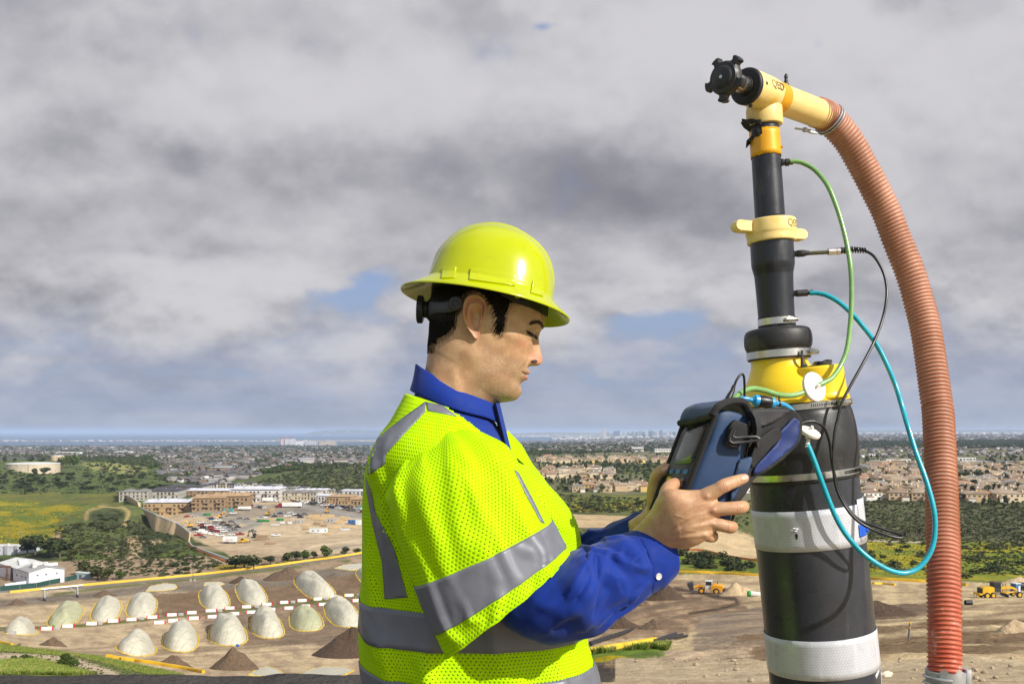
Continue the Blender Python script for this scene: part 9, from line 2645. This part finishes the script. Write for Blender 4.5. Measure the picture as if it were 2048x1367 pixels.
for i,(x,y) in enumerate([(1975,994),(1982,985),(1990,979),(1997,974),(2004,967),(1958,998),(1964,999),(1922,999),(1952,1000),(2012,962)]):
 o = inst('parked_car',CARS[['sedan','suv'][i % 2]],gp(x,y) + Vector((0,0,.4)),R(60),1.0); tint_obj(o,0,PAINT[['white','grey','black','silver','white'][i % 5]])
 tagl(o,'%s car parked on the suburban street at far right' % ['white','grey','black','silver','white'][i % 5],'car',x,'cars parked on the suburban street')
PLM = MB()
for k in range(16):
 a = k * 2.4; up = .5 - k * .06
 pts = [Vector((0,0,.62)) + Vector((math.cos(a) * r,math.sin(a) * r,.30 * math.sin(r * 4 + up * .6) * (1 - r * 1.1) + up * r * .5)) for r in np.linspace(0,.42,6)]
 s = Vector((-math.sin(a),math.cos(a),0)) * .05
 for u,v in zip(pts[:-1],pts[1:]): PLM.add([u - s,u + s,v + s * .8,v - s * .8],[(0,1,2,3)])
PALM = raw('fronds',PLM,LEAF[1]); PTR = raw('trunk',MB().tube([(0,0,-.05),(.02,0,.3),(0,0,.64)],[.04,.03,.03],7),BARK)
for X,Y,Z,px,py in scatter_px([(1800,1066),(1850,1064),(1850,1080),(1800,1080)],12,77):
 e = empty('palm_tree',(X,Y,Z)); h = rt.uniform(5,7.5); e.scale = (h,h,h); inst('trunk',PTR,parent=e); inst('fronds',PALM,parent=e)
 tagl(e,'short palm tree in the grove beside the orange hose','palm tree',px,'palm grove on the hillside')
for X,Y,Z,px,py in scatter_px([(1690,998),(2060,998),(2060,940),(1690,940)],36,78):
 e = empty('palm_tree',(X,Y,Z)); h = rt.uniform(9,14); e.scale = (h * .7,h * .7,h); inst('trunk',PTR,parent=e); inst('fronds',PALM,parent=e)
 tagl(e,'tall palm tree standing among the suburb houses at right','palm tree',px,'palms among the houses')
for (poly,n,(ha,hb),lab,sd) in [([(1690,1000),(1850,1000),(1850,915),(1690,915)],85,(5,10),'garden tree in the suburb between well and hose',81),([(1925,1004),(2070,1004),(2070,912),(1925,912)],70,(5,11),'garden tree in the suburb right of the hose',82),([(1080,945),(1345,946),(1345,925),(1085,930)],50,(6,11),'tree in the green belt below the ridge houses',83),([(1060,985),(1330,985),(1330,905),(1060,905)],60,(5,9),'garden tree among the houses left of the meter',84),([(1930,1004),(2060,1004),(2060,1012),(1930,1012)],10,(4,7),'dark tree at the edge of suburb above the brush',85)]:
 for X,Y,Z,px,py in scatter_px(poly,n,sd):
  tree(Vector((X,Y,Z)),rt.uniform(ha,hb),rt.choice([0,1,2,4,3,1]),lab,px,wide=rt.uniform(.8,1.25))
# ------------------------------------------------------------------ the far town: too many to count
def far_town():
 r = np.random.RandomState(12)
 wl = ramp_island('far_walls',[(.36,.33,.30),(.22,.20,.18),(.60,.58,.56),(.17,.155,.145),(.28,.25,.22),(.24,.225,.215)]); rf = ramp_island('far_roofs',[(.14,.115,.10),(.11,.10,.095),(.18,.125,.095),(.14,.14,.145),(.30,.29,.29),(.09,.085,.085)])
 bx = MB(); bx.box((0,0,.5),(1,1,1)); bv = np.array([tuple(v) for v in bx.v]); bf = np.array(bx.f)
 rv = np.array([(-.56,-.56,1),(.56,-.56,1),(.56,.56,1),(-.56,.56,1),(-.56,0,1.38),(.56,0,1.38)]); rfq = np.array([(0,1,5,4),(2,3,4,5)])
 sets = []
 for poly,n,sd in [([(330,958),(420,940),(520,928),(520,905),(300,908),(330,940)],480,1),([(150,915),(760,905),(760,892),(0,894),(0,905)],800,2),([(430,965),(520,945),(640,925),(760,922),(760,905),(400,908),(400,940)],640,3),([(0,912),(300,905),(300,893),(0,893)],220,4),([(1020,905),(1345,903),(1345,888),(1020,892)],200,5),([(1020,892),(1345,888),(1500,876),(1180,878),(1020,884)],600,6),([(1690,915),(2070,912),(2070,893),(1690,895)],170,7),([(1690,882),(2070,880),(2070,866),(1690,868)],700,8),([(620,930),(735,930),(735,918),(560,925)],220,9),([(330,962),(420,970),(520,950),(460,940)],160,10),([(740,935),(1040,920),(1040,890),(740,892)],420,11),([(1345,960),(1690,958),(1690,885),(1345,890)],420,12),([(-500,908),(0,908),(0,893),(-500,893)],420,13),([(2070,990),(2500,990),(2500,880),(2070,880)],500,14)]:
  q = scatter_px(poly,n,100 + sd); sets.append(q)
 a = np.concatenate(sets); n = len(a); Y = a[:,1]
 gro = np.clip(Y / 3000,.85,3.2)
 sc = np.stack([r.uniform(8,14,n) * gro,r.uniform(7,10,n) * gro,r.uniform(3.2,6.0,n) * np.clip(Y / 4000,.9,2.2)],1)
 big = r.rand(n) < .03; sc[big,0] *= 2.8; sc[big,2] *= 1.4
 yaw = r.choice([0,.3,-.3,1.57,.8],n) + r.uniform(-.1,.1,n)
 merged('far_houses',[(bv,bf,0)],a[:,:3] - np.array([0,0,.5]),sc,yaw,[wl],np.zeros(n,int),'countless pale houses of the distant town','houses')
 merged('far_roofs',[(rv,rfq,0)],a[:,:3] - np.array([0,0,.4]),sc,yaw,[rf],np.zeros(n,int),'countless tiled roofs of the distant town','roofs')
 sets = []
 for poly,n,sd in [([(150,920),(420,945),(330,958),(760,930),(760,891),(0,892),(0,912)],7000,1),([(330,962),(560,945),(640,925),(420,915),(330,930)],1600,2),([(1020,912),(1345,900),(1345,884),(1020,886)],2600,3),([(1345,890),(1520,885),(1500,874),(1180,877)],500,4),([(1690,897),(2070,895),(2070,880),(1690,882)],4200,5),([(1690,880),(2070,879),(2070,865),(1690,867)],900,6),([(60,905),(200,905),(200,895),(60,895)],200,7),([(1060,985),(1345,985),(1345,905),(1060,905)],260,8),([(1690,1000),(2070,1000),(2070,912),(1690,912)],420,9),([(740,940),(1050,925),(1040,886),(740,891)],2200,10),([(1345,985),(1690,985),(1690,880),(1345,884)],1800,11),([(-500,912),(0,912),(0,892),(-500,892)],1800,12),([(2070,1000),(2500,1000),(2500,870),(2070,870)],1800,13)]:
  q = scatter_px(poly,n,200 + sd); sets.append(q)
 a = np.concatenate(sets); n = len(a); Y = a[:,1]
 kits = []
 for i in range(4):
  v,f = crown_arrays(140 + i,26,.5,.45,.45,.2,4); kits.append((v,f,i if i < 3 else 0))
 w = r.uniform(5,10,n) * np.clip(Y / 2200,.8,3.0)
 sc = np.stack([w,w,r.uniform(4.5,8.5,n) * np.clip(Y / 3500,.9,2.0)],1)
 merged('far_trees',kits,a[:,:3],sc,r.uniform(0,6.28,n),LEAF,r.choice(4,n,p=[.45,.25,.2,.1]),'dark tree cover between the houses of the distant town','trees')
far_town()
# ------------------------------------------------------------------ coast
def land_strip(name,ctrl,Y,label,m,thickY=300,base=SEA - 3):
 """low land across the water: (photo column, row of its top) at a given distance"""
 c = crv(ctrl,6); rings = []
 for x,y in c:
  t = P(float(x),float(y),Y); rings.append([Vector((t.x,Y - thickY * .5,base)),Vector((t.x,Y - thickY * .2,max(t.z,SEA + .5) * .5 + base * .5)),Vector((t.x,Y,max(t.z,SEA + 1))),Vector((t.x,Y + thickY * .5,base))])
 o = MB().ring_loft(rings).build(name,m); props(o,label,None,None,'structure'); return o
SPIT = flat('spit_land',(.30,.27,.22),scale=.01); BLUF = flat('headland',(.10,.11,.08),scale=.004,col2=(.42,.34,.24),c2lo=.56,c2hi=.66,c2scale=.004)
land_strip('sand_spit',[(-400,881),(0,880.5),(100,881.3),(250,881.8),(420,881.2),(560,880.0),(700,879),(900,878)],11700,'narrow sand spit across the bay',SPIT)
land_strip('headland',[(600,869),(615,866),(625,862.5),(640,861),(660,859.4),(700,858.5),(760,859.5),(830,861),(900,866)],30000,'hazy headland on the ocean horizon',BLUF,2500)
land_strip('far_shore',[(900,872),(1020,867),(1090,864),(1180,864.5),(1260,866),(1330,867),(1420,870)],22000,'low hazy shore behind the bay',flat('far_shore',(.15,.15,.12),scale=.003,col2=(.45,.42,.36),c2lo=.5,c2hi=.6,c2scale=.02),1500)
land_strip('far_hills',[(1380,869),(1500,864.5),(1640,860.5),(1760,859),(1880,860),(1980,858.5),(2100,859.5),(2400,862)],26000,'low blue hills on the horizon at right',flat('far_hills',(.12,.125,.095),scale=.003),3000)
def coast():
 r = np.random.RandomState(44)
 bx = MB(); bx.box((0,0,.5),(1,1,1)); bv = np.array([tuple(v) for v in bx.v]); bf = np.array(bx.f)
 wl = ramp_island('coast_walls',[(.42,.40,.37),(.58,.57,.55),(.32,.29,.25),(.46,.43,.38)])
 px = np.concatenate([r.uniform(0,50,60),r.uniform(150,420,120),r.uniform(360,560,100),r.uniform(50,160,14),r.uniform(600,740,24)])
 n = len(px); Y = 11650 + r.uniform(-60,20,n); top = np.where(px < 60,880,880.6)
 z = np.full(n,SEA); a = np.stack([(px - HX) * Y / F,Y,z],1)
 sc = np.stack([r.uniform(15,60,n),np.full(n,20),r.uniform(7,17,n)],1)
 merged('spit_houses',[(bv,bf,0)],a,sc,np.zeros(n),[wl],np.zeros(n,int),'tiny white houses along the sand spit','houses')
 px = np.concatenate([r.uniform(1100,1400,260),r.uniform(1030,1180,90),r.uniform(1690,2048,160)]); n = len(px); Y = np.concatenate([r.uniform(14000,16000,260),r.uniform(20500,21500,90),r.uniform(13000,21000,160)])
 zz = np.array([height(np.array([p]),np.array([y]))[0] for p,y in zip(px,Y)]); zz = np.maximum(zz,SEA)
 a = np.stack([(px - HX) * Y / F,Y,zz - 1],1)
 sc = np.stack([r.uniform(30,110,n),np.full(n,40),r.uniform(9,34,n)],1)
 merged('waterfront_buildings',[(bv,bf,0)],a,sc,np.zeros(n),[wl],np.zeros(n,int),'low white waterfront buildings of the distant city','buildings')
coast()
def tower(px0,px1,yt,Y,label,col):
 m = bpy.data.materials.new('tower_facade'); m.use_nodes = True; N = NT(m.node_tree); b = m.node_tree.nodes['Principled BSDF']
 tc = N.n('ShaderNodeTexCoord').outputs['Object']; x,y,z = N.sep(tc)
 st = N.ss(N.m('FRACT',N.m('MULTIPLY',z,.11)),.35,.6); sv = N.ss(N.m('FRACT',N.m('MULTIPLY',x,.07)),.3,.6)
 N.link(N.mix(N.m('MULTIPLY',N.m('MULTIPLY',st,sv),.6),(*col,1),(.10,.12,.16,1)),b.inputs['Base Color'])
 A_ = P(px0,yt,Y); B_ = P(px1,yt,Y); H = A_.z - SEA; W_ = B_.x - A_.x; D_ = W_ * .8
 bm_ = MB(); bm_.ring_loft([[Vector((sx * W_ / 2 * k,sy * D_ / 2 * k,h)) for sx,sy in ((-1,-1),(1,-1),(1,1),(-1,1))] for h,k in ((0,1),(H * .86,1),(H * .865,.82),(H * .97,.82),(H * .975,.5),(H,.5))])
 o = bm_.build('city_tower',m,None,False); o.location = ((A_.x + B_.x) / 2,Y,SEA)
 tagl(o,label,'tower',(px0 + px1) / 2)
TW = [(1201,1205,860,'w'),(1205,1213,857.5,'w'),(1213,1218,863,'g'),(1227,1232,861,'b'),(1233,1239,860.5,'b'),(1240,1244,865,'w'),(1248,1253,860,'w'),(1254,1258,863.5,'g'),(1259,1263,866,'b'),(1263,1268,861.5,'g'),(1271,1275,863,'b'),(1277,1283,861,'g'),(1284,1289,862.5,'b'),(1291,1296,864,'w'),(1297,1302,858.3,'g'),(1303,1307,860.5,'b'),(1308,1312,863,'g'),(1313,1317,860,'w'),(1319,1325,859.2,'b'),(1327,1331,864,'g'),(1334,1338,858.5,'w'),(1338,1342,861.5,'g'),(1345,1350,862,'b'),(1352,1357,860.5,'w'),(1361,1366,863,'g'),(1372,1378,861.5,'b'),(1221,1226,866,'g'),(1290,1305,869.5,'w'),(1380,1386,864,'w')]
CN = dict(w=('white',(.48,.47,.45)),g=('grey',(.24,.24,.25)),b=('blue glass',(.12,.16,.22)))
for (a,b,t,c) in TW: tower(a,b,t,15000 + rt.uniform(-400,400),'%s high rise tower of the downtown skyline' % CN[c][0],CN[c][1])
for i,(a,b,t) in enumerate([(560,568,877),(570,579,876.5),(580,591,877)]): tower(a,b,t,8800,'white apartment tower under construction by the bay',(.62,.60,.58))
for i,(a,b,t) in enumerate([(592,608,882),(612,634,882.5),(641,671,882.7)]): tower(a,b,t,8500,['white low terminal building by the bay','pale grey low building by the bay','tan flat warehouse by the bay'][i],[(.72,.71,.70),(.50,.50,.52),(.52,.42,.30)][i])
def crane(px,yt,Y=8780):
 z = P(px,yt,Y).z; e = empty('tower_crane',((px - HX) * Y / F,Y,SEA)); H = z - SEA; m = flat('crane_red',(.40,.07,.05))
 MB().box((0,0,H / 2),(3,3,H)).build('mast',m).parent = e; MB().box((10,0,H - 6),(70,3,3)).build('jib',m).parent = e; MB().box((-20,0,H - 9),(8,4,6)).build('counterweight',CONC).parent = e
 tagl(e,'red tower crane above the apartment towers by the bay','crane',px)
for a in ((561,873),(569,874),(580,872.5)): crane(*a)
o = MB().ring_loft([[gp(655,1103) + Vector((0,0,.25)),gp(680,1095) + Vector((0,0,.25)),gp(730,1088) + Vector((0,0,.25)),gp(770,1086) + Vector((0,0,.25)),gp(770,1094) + Vector((0,0,.25)),gp(720,1099) + Vector((0,0,.25))]],0,False)
pv = [gp(x,y) for x,y in ((655,1102),(668,1096),(690,1092),(730,1088),(775,1085),(775,1094),(735,1098),(700,1102))]; zt = min(v.z for v in pv) + .25
o = mesh_obj('pond',[Vector((v.x,v.y,zt)) for v in pv],[tuple(range(len(pv)))],flat('pond_water',(.15,.15,.14),.4,scale=.1)); props(o,'grey pond on the sandy pad',None,None,'structure')
finish_labels()
# ------------------------------------------------------------------ the air
def build_haze():
 m = bpy.data.materials.new('haze'); m.use_nodes = True
 t = m.node_tree; t.nodes.clear()
 N = NT(t)
 out = N.n('ShaderNodeOutputMaterial'); v = N.n('ShaderNodeVolumePrincipled')
 v.inputs['Color'].default_value = (.56,.70,.96,1)
 v.inputs['Density'].default_value = 4.2e-5
 v.inputs['Anisotropy'].default_value = 0.0
 N.link(v.outputs[0],out.inputs['Volume'])
 b = MB().box((0,30000,(HZ_TOP - 145) / 2),(150000,110000,HZ_TOP + 145))
 o = b.build('haze',m,smooth=False)
 props(o,'pale blue haze over the far coast and city','haze',None,'stuff')
HZ_TOP = 75.0
build_haze()
